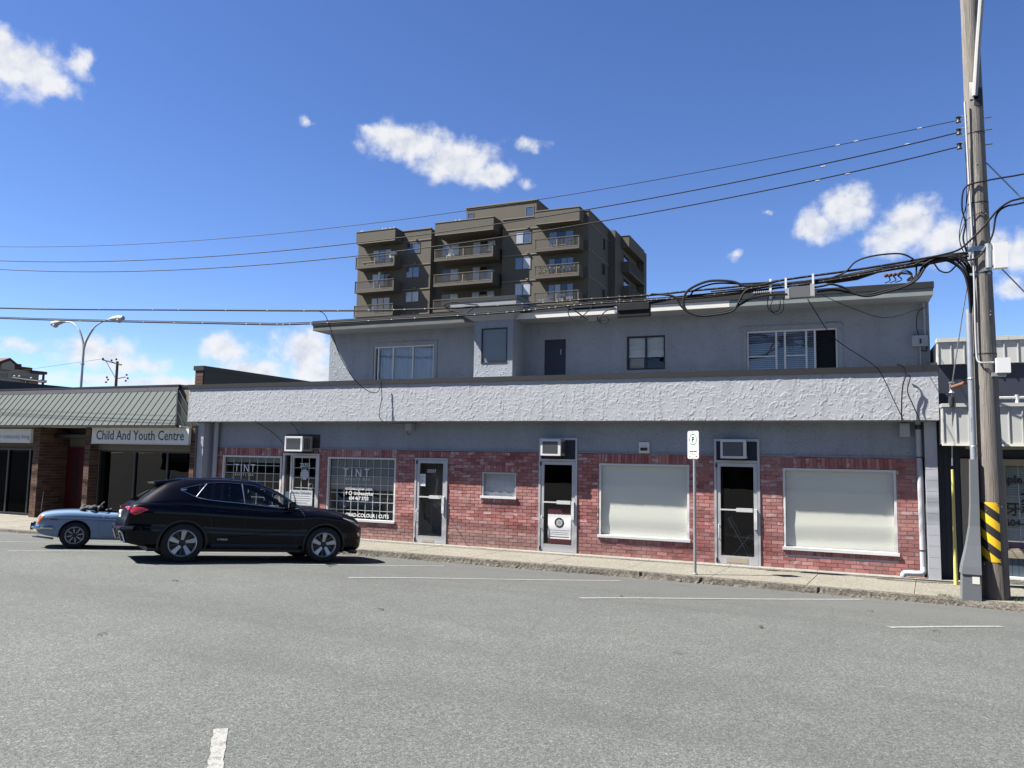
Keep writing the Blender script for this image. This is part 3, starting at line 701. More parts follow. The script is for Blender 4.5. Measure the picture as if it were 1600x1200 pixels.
# TINT shop: white muntin bars behind the glass and vinyl lettering on it
def muntins(x0, x1, z0, z1, nx, nz, parent, y=YW + .075):
    m = MB()
    for i in range(1, nx): x = x0 + (x1 - x0) * i / nx; m.box(x - .008, x + .008, y, y + .012, z0, z1)
    for i in range(1, nz): zz = z0 + (z1 - z0) * i / nz; m.box(x0, x1, y - .002, y + .010, zz - .008, zz + .008)
    return m.build('muntin_bars', M['alu_white'], parent)
f1 = shop_window('tint1'); x0, x1, z0, z1 = O['tint1']; muntins(x0 + .05, x1 - .05, z0 + .06, z1 - .05, 7, 7, f1)
MB().box(x0 + .05, x1 - .05, YW + .095, YW + .10, z1 - .19, z1 - .045).build('blind', M['film'], f1)
text('TINT', .30, M['print_white'], f1, -15.27, YW + .044, 1.68, space=1.35, wide=.86)
text('BEAUTY BAR', .085, M['print_white'], f1, -15.25, YW + .044, 1.57, space=1.5, wide=.95)
text('OPEN', .10, M['print_white'], f1, -13.95, YW + .044, 1.16)
f2 = shop_window('tint2'); x0, x1, z0, z1 = O['tint2']; muntins(x0 + .05, x1 - .05, z0 + .06, z1 - .05, 9, 7, f2)
MB().quad((x0 + .05, YW + .095, 1.31), (x1 - .05, YW + .095, 1.31), (x1 - .05, YW + .095, z1 - .05), (x0 + .05, YW + .095, z1 - .05)).build('blind', M['film'], f2)
text('TINT', .30, M['print_white'], f2, -11.70, YW + .044, 1.64, space=1.55, wide=.86)
text('BEAUTY BAR', .085, M['print_white'], f2, -11.62, YW + .044, 1.55, space=1.75, wide=.95)
text('tintbeautybar.com', .125, M['print_white'], f2, -11.62, YW + .044, 1.31, wide=.88, bold=.002)
text('f', .12, M['print_white'], f2, -11.60, YW + .044, 1.185, bold=.003)
MB().lathe([(.035, -.002), (.052, -.002), (.052, .002), (.035, .002)], (-11.46, YW + .044, 1.225), 'y', 12, True).build('logo', M['print_white'], f2)
text('tintbeautybar', .125, M['print_white'], f2, -11.36, YW + .044, 1.185, wide=.88, bold=.002)
text('604 467 3733', .12, M['print_white'], f2, -11.50, YW + .044, 1.06, wide=.88, bold=.003)
text('T | GRAD-COLOUR | CUTS', .125, M['print_white'], f2, -11.77, YW + .044, .64, wide=.98, bold=.002)
# a few dim things in the salon
salon = thing('salon_counter', 'grey reception counter inside the salon behind the lettered window', 'counter', (-11.2, 18.0, .12))
MB().box(-11.9, -10.6, 17.8, 18.3, .12, 1.0).build('counter_body', M['grey_print'], salon); MB().box(-11.95, -10.55, 17.75, 18.35, 1.0, 1.04).build('counter_top', M['alu'], salon)
MB().box(-11.2, -10.9, 18.0, 18.04, 1.1, 1.35).box(-11.1, -11.0, 18.0, 18.06, 1.04, 1.1).build('screen', M['film'], salon)

# ---- doors
def door(key, head, transom=None, number=None, midbar=True, latch_right=True):
    x0, x1, z0, z1 = O[key]; y0, y1 = YW - .035, YW + .05; w = .05
    fm = MB().box(x0 + .002, x0 + w, y0, y1, z0 + .004, z1 - w).box(x1 - w, x1 - .002, y0, y1, z0 + .004, z1 - w).box(x0 + .002, x1 - .002, y0 - .003, y1, z1 - w, z1 - .002)
    if transom: fm.box(x0 + w, x1 - w, y0 - .002, y1, head, head + .05)
    fr = fm.build('door_frame', M['alu'], shop)
    a, b, t = x0 + w + .006, x1 - w - .006, head - .006; s = .072; yd = YW - .022
    dm = MB().box(a, a + s, yd, yd + .045, .125, t).box(b - s, b, yd, yd + .045, .125, t).box(a + s, b - s, yd + .001, yd + .044, t - s, t).box(a + s, b - s, yd + .001, yd + .044, .125, .125 + .16)
    d = dm.build('door', M['alu'], shop)
    MB().quad((a + s, yd + .022, .285), (b - s, yd + .022, .285), (b - s, yd + .022, t - s), (a + s, yd + .022, t - s)).build('pane', M['glass'], d)
    zb = 1.20
    if midbar:
        pb = MB().box(a + s, b - s, yd - .03, yd - .008, zb, zb + .028)
        if latch_right: pb.box(b - s - .34, b - s - .02, yd - .045, yd - .004, zb - .02, zb + .055)
        pb.build('push_bar', M['alu_white'], d)
    MB().box(b - s + .004, b - .006, yd - .05, yd - .002, zb - .36 if latch_right else .8, zb + .04 if latch_right else 1.18).build('lock_case', M['alu_white'], d)
    hx = a + s * .5
    MB().tube(crom([(hx, yd, .62), (hx, yd - .05, .64), (hx + .008, yd - .06, .75), (hx, yd - .05, .88), (hx, yd, .90)], 4), .011, 8).build('handle', M['alu_white'], d, smooth=True)
    hg = MB()
    for zz in (.19, t - .05): hg.cyl((a - .008, yd - .012, zz - .045), (a - .008, yd - .012, zz + .045), .018, n=8)
    hg.build('hinge', M['plastic'], d)
    if number: text(number, .105, M['print_white'], d, (a + b) / 2, yd + .016, t - s - .22, align='CENTER', name='house_number', wide=.95, bold=.001)
    return d, (a + s, b - s)
d57, _ = door('d57', 2.10, number='22357', latch_right=True)
MB().box(-9.43, -9.27, YW - .008, YW - .005, 1.47, 1.76).build('paper_notice', M['white'], d57); 
tl = MB()
for i in range(6): tl.box(-9.405, -9.32 - .02 * (i % 3), YW - .0095, YW - .0085, 1.70 - i * .033, 1.708 - i * .033)
tl.build('notice_print', M['grey_print'], d57)
MB().box(-9.95, -8.35, 17.0, 17.1, .12, 2.9).box(-8.42, -8.32, 16.65, 17.0, .12, 2.9).each('added_hall_panel', M['hall'], shop); MB().box(-9.9, -8.43, 16.62, 16.99, .1195, .124).build('hall_floor', M['grey_print'], shop)  # grey panels added close behind the glass to brighten the door
MB().tube([(-8.83, YW + .06, 1.15), (-8.86, YW + .25, .125)], .012, 6).build('door_rod', M['alu_white'], d57)
MB().box(-9.32, -9.0, YW - .0255, YW - .022, .135, .20).build('kick_stain', M['tan'], d57)
d2, _ = door('d2', 2.13, transom=True)
pa, pbx, py = -6.10, -5.56, YW - .004
MB().box(pa, pbx, py - .002, py, .30, 1.10).build('poster', M['print_white'], d2)
m = MB(); k = 12
for zz0, zz1, nz in ((.95, 1.10, 4), (.30, .41, 3)):
    for i in range(k):
        for j in range(nz):
            if (i + j) % 2: m.box(pa + (pbx - pa) * i / k, pa + (pbx - pa) * (i + 1) / k, py - .0045, py - .0035, zz0 + (zz1 - zz0) * j / nz, zz0 + (zz1 - zz0) * (j + 1) / nz)
m.build('poster_check', simple('check_red', (.12, .012, .018), .6), d2)
MB().box(pa, pbx, py - .0032, py - .0022, .951, 1.10).box(pa, pbx, py - .0032, py - .0022, .30, .41).build('poster_band', simple('check_dark', (.028, .004, .006), .6), d2)
c0 = (-5.83, py - .004, .765)
em = MB().lathe([(.095, -.001), (.112, -.001), (.112, .001), (.095, .001)], c0, 'y', 28, True)
em.lathe([(.0005, -.001), (.09, -.001), (.09, .0005)], c0, 'y', 28).build('poster_emblem', M['black'], d2)
em = MB()
for i in range(8):
    a = i * math.pi / 4; em.lathe([(.012, -.0015), (.020, -.0015), (.020, .0)], (c0[0] + .055 * math.cos(a), py - .0052, c0[2] + .055 * math.sin(a)), 'y', 8)
    em.rbox((c0[0] + .03 * math.cos(a), py - .0058, c0[2] + .03 * math.sin(a)), (.04, .001, .006), (0, -a, 0))
em.build('poster_emblem', M['print_white'], d2)
m = MB()
for i, (wd, zz) in enumerate(((.5, .595), (.40, .545), (.44, .505), (.46, .445))): m.box(c0[0] - wd / 2, c0[0] + wd / 2, py - .0035, py - .0025, zz, zz + (.006 if i != 3 else .016))
m.build('poster_print', M['black'], d2)
d3, _ = door('d3', 2.17, transom=True)
MB().box(-2.2, -1.78, YW - .0255, YW - .022, .15, .25).build('kick_stain', M['tan'], d3)
# door 22355 with side light
x0, x1, z0, z1 = O['d55']; y0, y1 = YW - .035, YW + .05
fr = MB().box(x0, x0 + .06, y0, y1, .115, z1 - .05).box(x1 - .06, x1, y0, y1, .115, z1 - .05).box(x0, x1, y0 - .003, y1, z1 - .05, z1).box(x0 + .25, x0 + .30, y0 + .002, y1, .12, z1 - .05).build('door_frame', M['alu'], shop)
MB().quad((x0 + .06, YW, .12), (x0 + .25, YW, .12), (x0 + .25, YW, z1 - .05), (x0 + .06, YW, z1 - .05)).build('side_pane', M['glass'], fr)
a, b, t = x0 + .305, x1 - .065, z1 - .056; yd = YW - .02
d55 = MB().box(a, a + .05, yd, yd + .045, .125, t).box(b - .05, b, yd, yd + .045, .125, t).box(a + .05, b - .05, yd + .001, yd + .044, t - .06, t).box(a + .05, b - .05, yd + .001, yd + .044, .125, .28).build('door', M['alu'], shop)
MB().quad((a + .05, yd + .02, .28), (b - .05, yd + .02, .28), (b - .05, yd + .02, t - .06), (a + .05, yd + .02, t - .06)).build('pane', M['glass'], d55)
muntins(a + .05, b - .05, .28, t - .06, 3, 7, d55, yd + .028)
text('22355', .13, M['print_white'], d55, (a + b) / 2, yd + .014, 1.86, align='CENTER', name='house_number', bold=.002)
MB().prism([((a + b) / 2 + (.145 if i % 2 else .125) * math.cos(i * math.pi / 12), 1.66 + (.145 if i % 2 else .125) * math.sin(i * math.pi / 12)) for i in range(24)], yd + .010, yd + .014, 'y').build('seal_sticker', M['curtain'], d55)
MB().lathe([(.05, -.002), (.085, -.002), (.085, .002), (.05, .002)], ((a + b) / 2 + .21, yd + .012, 1.36), 'y', 16, True).build('round_sticker', M['grey_print'], d55)
MB().box(a - .04, b - .12, yd - .004, yd + .006, .86, 1.25).build('door_notice', M['curtain'], d55)  # white notice coloured grey: its shade is put into the colour
text('Lumina Esthetics', .095, M['grey_print'], d55, (a + b) / 2 - .08, yd - .0055, 1.15, align='CENTER', bold=.002)
m = MB()
for i, wd in enumerate((.56, .62, .60, .38)): m.box((a + b) / 2 - .08 - wd / 2, (a + b) / 2 - .08 + wd / 2, yd - .0055, yd - .0045, 1.09 - i * .058, 1.107 - i * .058)
m.build('notice_print', M['grey_print'], d55)
MB().tube(crom([(a + .02, yd, .95), (a + .02, yd - .06, .97), (a + .02, yd - .06, 1.2), (a + .02, yd, 1.22)], 4), .014, 8).build('handle', M['alu_white'], d55)
MB().box(x0 + .08, x0 + .22, YW - .012, YW - .006, 1.02, 1.2).build('small_sticker', simple('teal_sticker', (.06, .14, .15), .5), fr)

# ---- folding chair seen through the right hand door
ch = thing('folding_chair', 'pale folding chair standing inside behind the glass door', 'chair', (-2.0, 17.6, .12))
def seg(nm, p, q, r=.012, mat='white'): MB().tube([p, q], r, 6).build(nm, M[mat], ch)
for s in (-.2, .2):
    seg('leg', (-2.25, 17.6 + s, .12), (-1.85, 17.6 + s, .62)); seg('leg', (-1.85, 17.6 + s, .12), (-2.3, 17.6 + s, .98))
MB().box(-2.2, -1.78, 17.4, 17.8, .56, .585).build('seat', M['film'], ch); MB().rbox((-2.27, 17.6, .86), (.03, .4, .22), (0, R(-25), 0)).build('backrest', M['film'], ch)

# ---- upper storey
YU = 17.6; UX0, UX1 = -13.13, 1.70
UW = {'left_window': (-11.66, -9.80, 3.5, 5.12), 'door': (-6.70, -6.14, 3.42, 5.10), 'mid_window': (-4.62, -3.71, 4.29, 5.09), 'right_window': (-1.89, -.03, 3.6, 5.08)}
holes_wall(MB(), UX0, UX1, 3.4, 5.53, YU, list(UW.values()), .16).build('wall', M['stucco'], shop)
MB().box(UX0, UX0 + .2, YU + .005, 26.5, 3.4, 5.53).box(UX1 - .2, UX1, YU + .005, 26.5, 3.4, 5.53).each('side_wall', M['stucco'], shop)
MB().box(UX0, UX1, 26.3, 26.5, 3.4, 5.53).build('rear_wall', M['stucco'], shop)
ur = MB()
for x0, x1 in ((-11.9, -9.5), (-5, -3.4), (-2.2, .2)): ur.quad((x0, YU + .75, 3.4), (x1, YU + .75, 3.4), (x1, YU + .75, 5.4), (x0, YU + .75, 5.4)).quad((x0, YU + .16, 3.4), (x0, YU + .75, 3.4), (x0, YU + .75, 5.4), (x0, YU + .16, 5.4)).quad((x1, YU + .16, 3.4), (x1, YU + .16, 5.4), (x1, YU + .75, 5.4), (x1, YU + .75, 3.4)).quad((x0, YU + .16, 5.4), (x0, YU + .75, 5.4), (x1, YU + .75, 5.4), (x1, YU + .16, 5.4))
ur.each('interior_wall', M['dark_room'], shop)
EY = 16.85
MB().box(UX0 - .01, UX1 + .01, EY + .03, 26.7, 5.52, 5.60).build('eave_soffit', M['soffit'], shop)
MB().box(UX0 - .02, -8.23, EY, EY + .028, 5.515, 5.655).build('fascia_board', M['fascia_wood'], shop)
MB().box(-7.2, -2.16, EY, EY + .028, 5.515, 5.655).build('fascia_board', M['fascia_white'], shop)
MB().box(-2.155, UX1 + .015, EY, EY + .028, 5.515, 5.655).build('fascia_board', M['fascia_green'], shop)
MB().box(UX0 - .035, UX1 + .03, EY - .02, 26.8, 5.66, 5.785).build('roof_edge', M['cap'], shop)
# projecting bay with its own flat roof
BX0, BX1, BY = -8.215, -7.19, 16.75
holes_wall(MB(), BX0, BX1, 3.4, 5.7, BY, [(-8.02, -7.33, 4.45, 5.31)], .03).quad((BX1, BY, 3.4), (BX1, YU + .1, 3.4), (BX1, YU + .1, 5.7), (BX1, BY, 5.7)).quad((BX0, BY, 3.4), (BX0, BY, 5.7), (BX0, YU + .1, 5.7), (BX0, YU + .1, 3.4)).build('bay', M['stucco'], shop)
frame_mb(-8.02, -7.33, 4.45, 5.31, BY - .006, BY + .028, .025).build('bay_panel_frame', M['cap'], shop)
MB().box(-8.0, -7.35, BY + .022, BY + .05, 4.47, 5.29).build('bay_panel', simple('boarded_panel', (.20, .235, .25), .45, var=.05), shop)
RY = 16.37
MB().box(-8.72, -6.94, RY - .012, 19.2, 5.91, 6.005).build('bay_roof_edge', M['cap'], shop)
MB().box(-8.70, -6.96, RY, 19.15, 5.765, 5.908).build('bay_fascia', M['soffit'], shop)
MB().hexa([(BX0 - .02, BY - .02, 5.50), (BX1 + .02, BY - .02, 5.50), (BX1 + .02, 18.6, 5.50), (BX0 - .02, 18.6, 5.50), (-8.69, RY + .01, 5.762), (-6.97, RY + .01, 5.762), (-6.97, 19.1, 5.762), (-8.69, 19.1, 5.762)]).build('bay_soffit', M['soffit'], shop)
# upper windows
def sash(x0, x1, z0, z1, bars, mat, panes, nm='window', w=.035, y=None):
    y = YU if y is None else y
    f = frame_mb(x0 + .002, x1 - .002, z0 + .002, z1 - .002, y + .015, y + .075, w)
    for b in bars: f.box(b - .02, b + .02, y + .02, y + .07, z0 + w, z1 - w)
    o = f.build(nm, mat, shop)
    ed = [x0 + w] + list(bars) + [x1 - w]
    for (a, b), mt in zip(zip(ed, ed[1:]), panes):
        if mt: MB().quad((a, y + .05, z0 + w), (b, y + .05, z0 + w), (b, y + .05, z1 - w), (a, y + .05, z1 - w)).build('pane', M[mt], o)
    return o
def slats(x0, x1, z0, z1, y, parent, mat, pitch=.042, full=.75):
    m = MB(); zz = z0
    while zz < z1: m.quad((x0, y - .012, zz), (x1, y - .012, zz), (x1, y + .012, zz + pitch * full), (x0, y + .012, zz + pitch * full)); zz += pitch
    return m.build('blind', M[mat], parent)
x0, x1, z0, z1 = UW['left_window']
MB().box(x0 - .10, x1 + .10, YU - .02, YU - .002, z1 + .002, z1 + .10).box(x0 - .10, x0 - .002, YU - .02, YU - .002, 3.5, z1).box(x1 + .002, x1 + .10, YU - .02, YU - .002, 3.5, z1).build('window_surround', M['stucco'], shop)
o = sash(x0, x1, z0, z1, (x0 + .13, -11.06, -10.45), M['alu_white'], ('', 'glass_refl', 'glass_refl', 'glass_refl'))
m = MB(); n = 60
for i in range(n + 1): xx = x0 + .14 + (x1 - x0 - .17) * i / n; yy = YU + .14 + .02 * math.sin(i * 1.25); m.v += [(xx, yy, z0), (xx, yy, z1 - .03)]
for i in range(n): m.f.append((2 * i, 2 * i + 2, 2 * i + 3, 2 * i + 1))
m.build('curtain', M['curtain'], o, smooth=True)
x0, x1, z0, z1 = UW['door']
ud = MB().box(x0 + .004, x1 - .004, YU + .04, YU + .09, z0, z1 - .04).build('door', M['navy'], shop); MB().box(x0 + .002, x1 - .002, YU + .01, YU + .10, z1 - .038, z1 - .003).build('door_head', M['cap'], ud)
MB().tube([(x1 - .14, YU + .03, 4.72), (x1 - .14, YU + .03, 4.86)], .012, 6).build('handle', M['alu'], ud)
x0, x1, z0, z1 = UW['mid_window']
o = sash(x0, x1, z0, z1, ((x0 + x1) / 2,), M['cap'], ('glass', 'glass'))
slats(x0 + .04, x1 - .04, z0 + .30, z1 - .03, YU + .075, o, 'blind', .042, 1.02); MB().box(x0 + .05, x0 + .38, YU + .14, YU + .16, z0 + .03, z0 + .29).build('cardboard', M['tan'], o)
x0, x1, z0, z1 = UW['right_window']
MB().box(x0 - .09, x1 + .10, YU - .02, YU - .002, z1 + .002, z1 + .10).box(x0 - .09, x0 - .002, YU - .02, YU - .002, 3.6, z1).box(x1 + .002, x1 + .10, YU - .02, YU - .002, 3.6, z1).build('window_surround', M['stucco'], shop)
o = sash(x0, x1, z0, z1, (-1.27, -1.09, -.655, -.48), M['alu_white'], ('glass_refl', 'glass_refl', 'glass_refl', 'glass_refl', ''))
slats(x0 + .04, -.5, z0 + .05, z1 - .03, YU + .10, o, 'curtain'); slats(-.48, x1 - .04, z0 + .05, z1 - .03, YU + .12, o, 'seat', .05)
MB().box(x0 + .04, -1.27, YU + .03, YU + .055, 4.5, 4.525).box(-1.09, -.655, YU + .03, YU + .055, 4.5, 4.525).build('meeting_rail', M['alu_white'], o)
# ---- downpipes
MB().tube(crom([(1.325, 16.30, 3.02), (1.335, 16.30, 2.9), (1.345, 16.30, .45), (1.345, 16.29, .30), (1.325, 16.26, .215), (1.22, 16.24, .20), (1.08, 16.24, .20), (1.02, 16.24, .185), (1.0, 16.24, .13)], 5), .05, 14).build('downpipe', M['block'], shop, smooth=True)
bd = MB()
for zz in (2.34, .62): bd.lathe([(.0535, zz - .012), (.056, zz), (.0535, zz + .012)], (1.342, 16.30, 0), 'z', 16)
bd.lathe([(.053, 2.86), (.058, 2.88), (.058, 2.93), (.053, 2.95)], (1.335, 16.30, 0), 'z', 16).each('pipe_band', M['plastic'], shop, smooth=True)
MB().tube([(-15.83, 16.30, 3.02), (-15.86, 16.30, .13)], .06, 12).build('downpipe', M['block'], shop, smooth=True)

# ================================================================ SMALL THINGS ON THE SHOP FRONT
def ac_unit(x0, x1, z0, z1, y0, label, tilt=0, lowpan=True):
    t = thing('air_conditioner', label, 'air conditioner', ((x0 + x1) / 2, YW, z0), group='window air conditioners over the shop doors')
    MB().box(x0, x1, y0 + .02, YW + .35, z0, z1).build('casing', M['ac'], t)
    MB().box(x0 + .045, x1 - .06, y0 + .002, y0 + .02, z0 + .045, z1 - .05).build('grille', M['ac_grille'], t)
    g = MB(); n = 14
    for i in range(n): zz = z0 + .055 + (z1 - z0 - .115) * i / (n - 1); g.box(x0 + .05, x1 - .065, y0 - .003, y0 + .004, zz - .004, zz + .004)
    g.build('grille_fins', M['ac_grille'], t)
    MB().box(x0, x0 + .045, y0, y0 + .022, z0, z1).box(x1 - .06, x1, y0, y0 + .022, z0, z1).box(x0 + .045, x1 - .06, y0 + .001, y0 + .022, z1 - .05, z1).box(x0 + .045, x1 - .06, y0 + .001, y0 + .022, z0, z0 + .045).build('front_frame', M['alu_white'], t)
    s = MB()
    for i in range(4): yy = y0 + .08 + i * .06; s.box(x1 - .001, x1 + .004, yy, yy + .035, z0 + .05, z1 - .05)
    s.build('side_louvre', M['plastic'], t)
    if lowpan: MB().box(x0 + .06, x1 - .06, y0 + .06, YW - .03, z0 - .035, z0 - .002).build('bracket', M['plastic'], t)
    return t
ac_unit(-13.22, -12.66, 2.255, 2.64, 15.98, 'beige air conditioner jutting over the door numbered 22355, the leftmost of three')
ac_unit(-6.19, -5.72, 2.255, 2.62, 16.10, 'boxy air conditioner in the transom above the door with the checked poster')
ac_unit(-2.28, -1.77, 2.26, 2.645, 16.18, 'pale air conditioner in the transom over the door beside the parking sign')
for a, b, c, d in ((-6.275, -5.465, 2.185, 2.605), (-2.385, -1.585, 2.225, 2.605)):
    MB().box(a, b, YW + .02, YW + .035, c, d).build('transom_panel', M['navy'], shop)
MB().box(-13.5, -12.42, YW - .012, YW - .007, 2.215, 2.70).build('transom_panel', M['cap'], shop)
vb = thing('wall_box', 'small beige box with a dark twin fitting above the middle blind window', 'wall box', (-3.9, YW, 2.34))
MB().box(-4.02, -3.79, YW - .045, YW - .007, 2.345, 2.575).build('back_plate', M['sign_cream'], vb)
MB().rbox((-3.905, YW - .06, 2.425), (.14, .03, .055)).build('fitting', M['plastic'], vb)
e = MB(); e.sphere((-3.95, YW - .085, 2.425), .032, 10, 8); e.sphere((-3.865, YW - .085, 2.425), .032, 10, 8); e.each('lens', M['black'], vb, smooth=True)
jb = thing('junction_box', 'square grey junction box under the canopy beside the right downpipe', 'junction box', (1.1, YW, 2.73))
MB().box(1.03, 1.18, 16.29, YW - .008, 2.73, 2.965).build('box', M['block'], jb); MB().box(1.02, 1.19, 16.282, 16.292, 2.72, 2.975).build('cover', M['stucco_sheet'], jb)
mb = thing('meter_box', 'grey electrical box with conduit on the upper wall by its right corner', 'electrical box', (1.5, YU, 4.6))
MB().box(1.37, 1.66, YU - .11, YU - .005, 4.60, 4.82).build('box', M['block'], mb)
MB().tube(crom([(1.60, YU - .05, 5.50), (1.61, YU - .05, 5.2), (1.61, YU - .05, 4.82)], 4), .018, 8).build('conduit', M['block'], mb); MB().tube([(1.52, YU - .05, 4.6), (1.52, YU - .05, 3.6)], .016, 8).build('conduit', M['block'], mb)
MB().tube(crom([(1.62, YU - .06, 5.40), (1.50, YU - .09, 5.3), (1.46, YU - .09, 5.05), (1.52, YU - .07, 4.75), (1.60, YU - .1, 4.82)], 6), .009, 5).build('loose_wire', M['rubber'], mb)
MB().tube(crom([(1.64, YU - .05, 4.62), (1.62, YU - .06, 4.5), (1.52, YU - .06, 4.52)], 5), .01, 5).build('loose_wire', M['rubber'], mb)
MB().rbox((1.52, YU - .115, 4.70), (.03, .02, .10)).build('latch', M['plastic'], mb)

# ================================================================ PARKING SIGN
ps = thing('parking_sign', 'narrow white P parking sign on a grey post at the kerb', 'road sign', (-2.53, 14.60, .115))
MB().tube([(-2.53, 14.60, .10), (-2.53, 14.60, 2.72)], .028, 10).build('post', M['galv'], ps, smooth=True)
MB().lathe([(.028, .115), (.05, .117), (.05, .14), (.03, .15)], (-2.53, 14.6, 0), 'z', 12).build('base_collar', M['galv'], ps)
th = R(-38); Rm = Matrix.Rotation(th, 4, 'Z'); pc = Vector((-2.53, 14.60, 0)) + Rm @ Vector((0, -.034, 0))
def on_plate(m, name, mat):
    me_ = MB(); me_.v = [tuple(pc + Rm @ Vector(v)) for v in m.v]; me_.f = m.f; return me_.build(name, mat, ps)
def rrect(w, h, r, n=5):
    out = []
    for cx, cy, a0 in ((w / 2 - r, h / 2 - r, 0), (-w / 2 + r, h / 2 - r, 90), (-w / 2 + r, -h / 2 + r, 180), (w / 2 - r, -h / 2 + r, 270)):
        for i in range(n + 1): a = R(a0 + 90 * i / n); out.append((cx + r * math.cos(a), cy + r * math.sin(a)))
    return out
on_plate(MB().prism([(a, b + 2.50) for a, b in rrect(.305, .52, .04)], 0, .004, 'y'), 'plate', M['white'])
ri = MB(); o1, o2 = rrect(.29, .505, .035), rrect(.278, .493, .03); n = len(o1)
for i in range(n): j = (i + 1) % n; ri.quad((o1[i][0], -.001, o1[i][1] + 2.5), (o1[j][0], -.001, o1[j][1] + 2.5), (o2[j][0], -.001, o2[j][1] + 2.5), (o2[i][0], -.001, o2[i][1] + 2.5))
on_plate(ri, 'plate_border', M['black'])
on_plate(MB().lathe([(.088, -.0015), (.107, -.0015), (.107, 0), (.088, 0)], (0, -.001, 2.60), 'y', 32, True), 'green_ring', M['green_print'])
def plate_text(s, size, z, mat, x=0, bold=0, wide=1):
    return text(s, size, mat, ps, pc.x + math.cos(th) * x + math.sin(th) * .002, pc.y + math.sin(th) * x - math.cos(th) * .002, z, align='CENTER', rot=Rm @ Matrix.Rotation(R(90), 4, 'X'), depth=.001, bold=bold, wide=wide)
plate_text('P', .15, 2.547, M['black'], bold=.004); plate_text('2 h', .05, 2.42, M['green_print']); plate_text('9AM-6PM', .05, 2.362, M['black'], bold=.001); plate_text('MON-SAT', .038, 2.318, M['black'])
for s in (-1, 1):
    ar = MB(); ar.prism([(s * .12, 2.29), (s * .085, 2.308), (s * .085, 2.272)], -.002, -.0005, 'y'); ar.box(min(s * .085, s * .05), max(s * .085, s * .05), -.002, -.0005, 2.285, 2.295)
    on_plate(ar, 'arrow', M['black'])
b_ = MB()
for zz in (2.735, 2.265): b_.cyl((0, -.006, zz), (0, 0, zz), .009, n=8)
on_plate(b_, 'bolt', M['galv'])

# ================================================================ UTILITY POLE
PXc, PYc = 2.20, 14.5
pole = thing('utility_pole', 'tall weathered wooden utility pole with a striped hazard board at the kerb', 'utility pole', (PXc, PYc, .1))
prof = [(.21, .0), (.204, .3), (.197, .9), (.184, 2.2), (.17, 3.6), (.153, 5.7), (.143, 7.2), (.137, 8.4), (.132, 9.6), (.126, 11.4)]
pm = MB(); n = 40; rows = []
zs = np.linspace(.02, 11.4, 70)
for zz in zs:
    r = np.interp(zz, [p[1] for p in prof], [p[0] for p in prof]); lean = -.004 * (zz - 1)
    for k in range(n):
        a = 2 * math.pi * k / n; rr = r * (1 + .012 * math.sin(3 * a + zz * .3) + .01 * math.sin(11 * a + .4 * math.sin(zz)) + rng.normal(0, .004)) 
        pm.v.append((PXc + lean + rr * math.cos(a), PYc + rr * math.sin(a), zz))
for i in range(len(zs) - 1):
    for k in range(n): k2 = (k + 1) % n; pm.f.append((i * n + k, i * n + k2, (i + 1) * n + k2, (i + 1) * n + k))
pm.f.append(tuple((len(zs) - 1) * n + k for k in range(n)))
pm.build('shaft', M['pole'], pole, smooth=True)
def PX_(z): return PXc - .004 * (z - 1)
def PR(z): return float(np.interp(z, [p[1] for p in prof], [p[0] for p in prof]))
# striped hazard board, bent round the pole
hb = MB(); hw, hz0, hz1 = R(47), .70, 1.635; nn = 12; ac_ = R(-117)
for j in range(2):
    for i in range(nn + 1):
        a = ac_ + hw * (2 * i / nn - 1); r = PR(1.1) + .012; z_ = (hz0, hz1)[j]
        hb.v.append((PX_(1.1) + r * math.cos(a), PYc + r * math.sin(a), z_))
for i in range(nn): hb.f.append((i, i + 1, nn + 2 + i, nn + 1 + i))
haz = hb.build('hazard_board', M['sign_yellow'], pole, smooth=True)
sb = MB(); r = PR(1.1) + .015; arc = 2 * hw * r
def hp(s, z): a = ac_ - hw + s / r; return (PX_(1.1) + r * math.cos(a), PYc + r * math.sin(a), z)
slope, wdt, per = .78, .145, .29
z_s = hz0 - .55
while z_s < hz1 + .6:
    ns = 14
    for i in range(ns):
        s0, s1 = arc * i / ns, arc * (i + 1) / ns; q = []
        lo0, lo1 = z_s + slope * (arc - s0), z_s + slope * (arc - s1); hi0, hi1 = lo0 + wdt, lo1 + wdt
        cl = lambda v: min(max(v, hz0 + .004), hz1 - .004)
        if cl(lo0) < cl(hi0) or cl(lo1) < cl(hi1): sb.quad(hp(s0, cl(lo0)), hp(s1, cl(lo1)), hp(s1, cl(hi1)), hp(s0, cl(hi0)))
    if sb.v: sb.build('black_stripe', M['black'], haz)
    sb = MB(); z_s += per
nb = MB()
for s, z_ in ((arc * .5, 1.50), (arc * .5, .9), (arc * .93, 1.60), (arc * .95, .74)): p = Vector(hp(s, z_)); nb.sphere(p, .011, 8, 6)
nb.each('nail', M['rust'], haz)
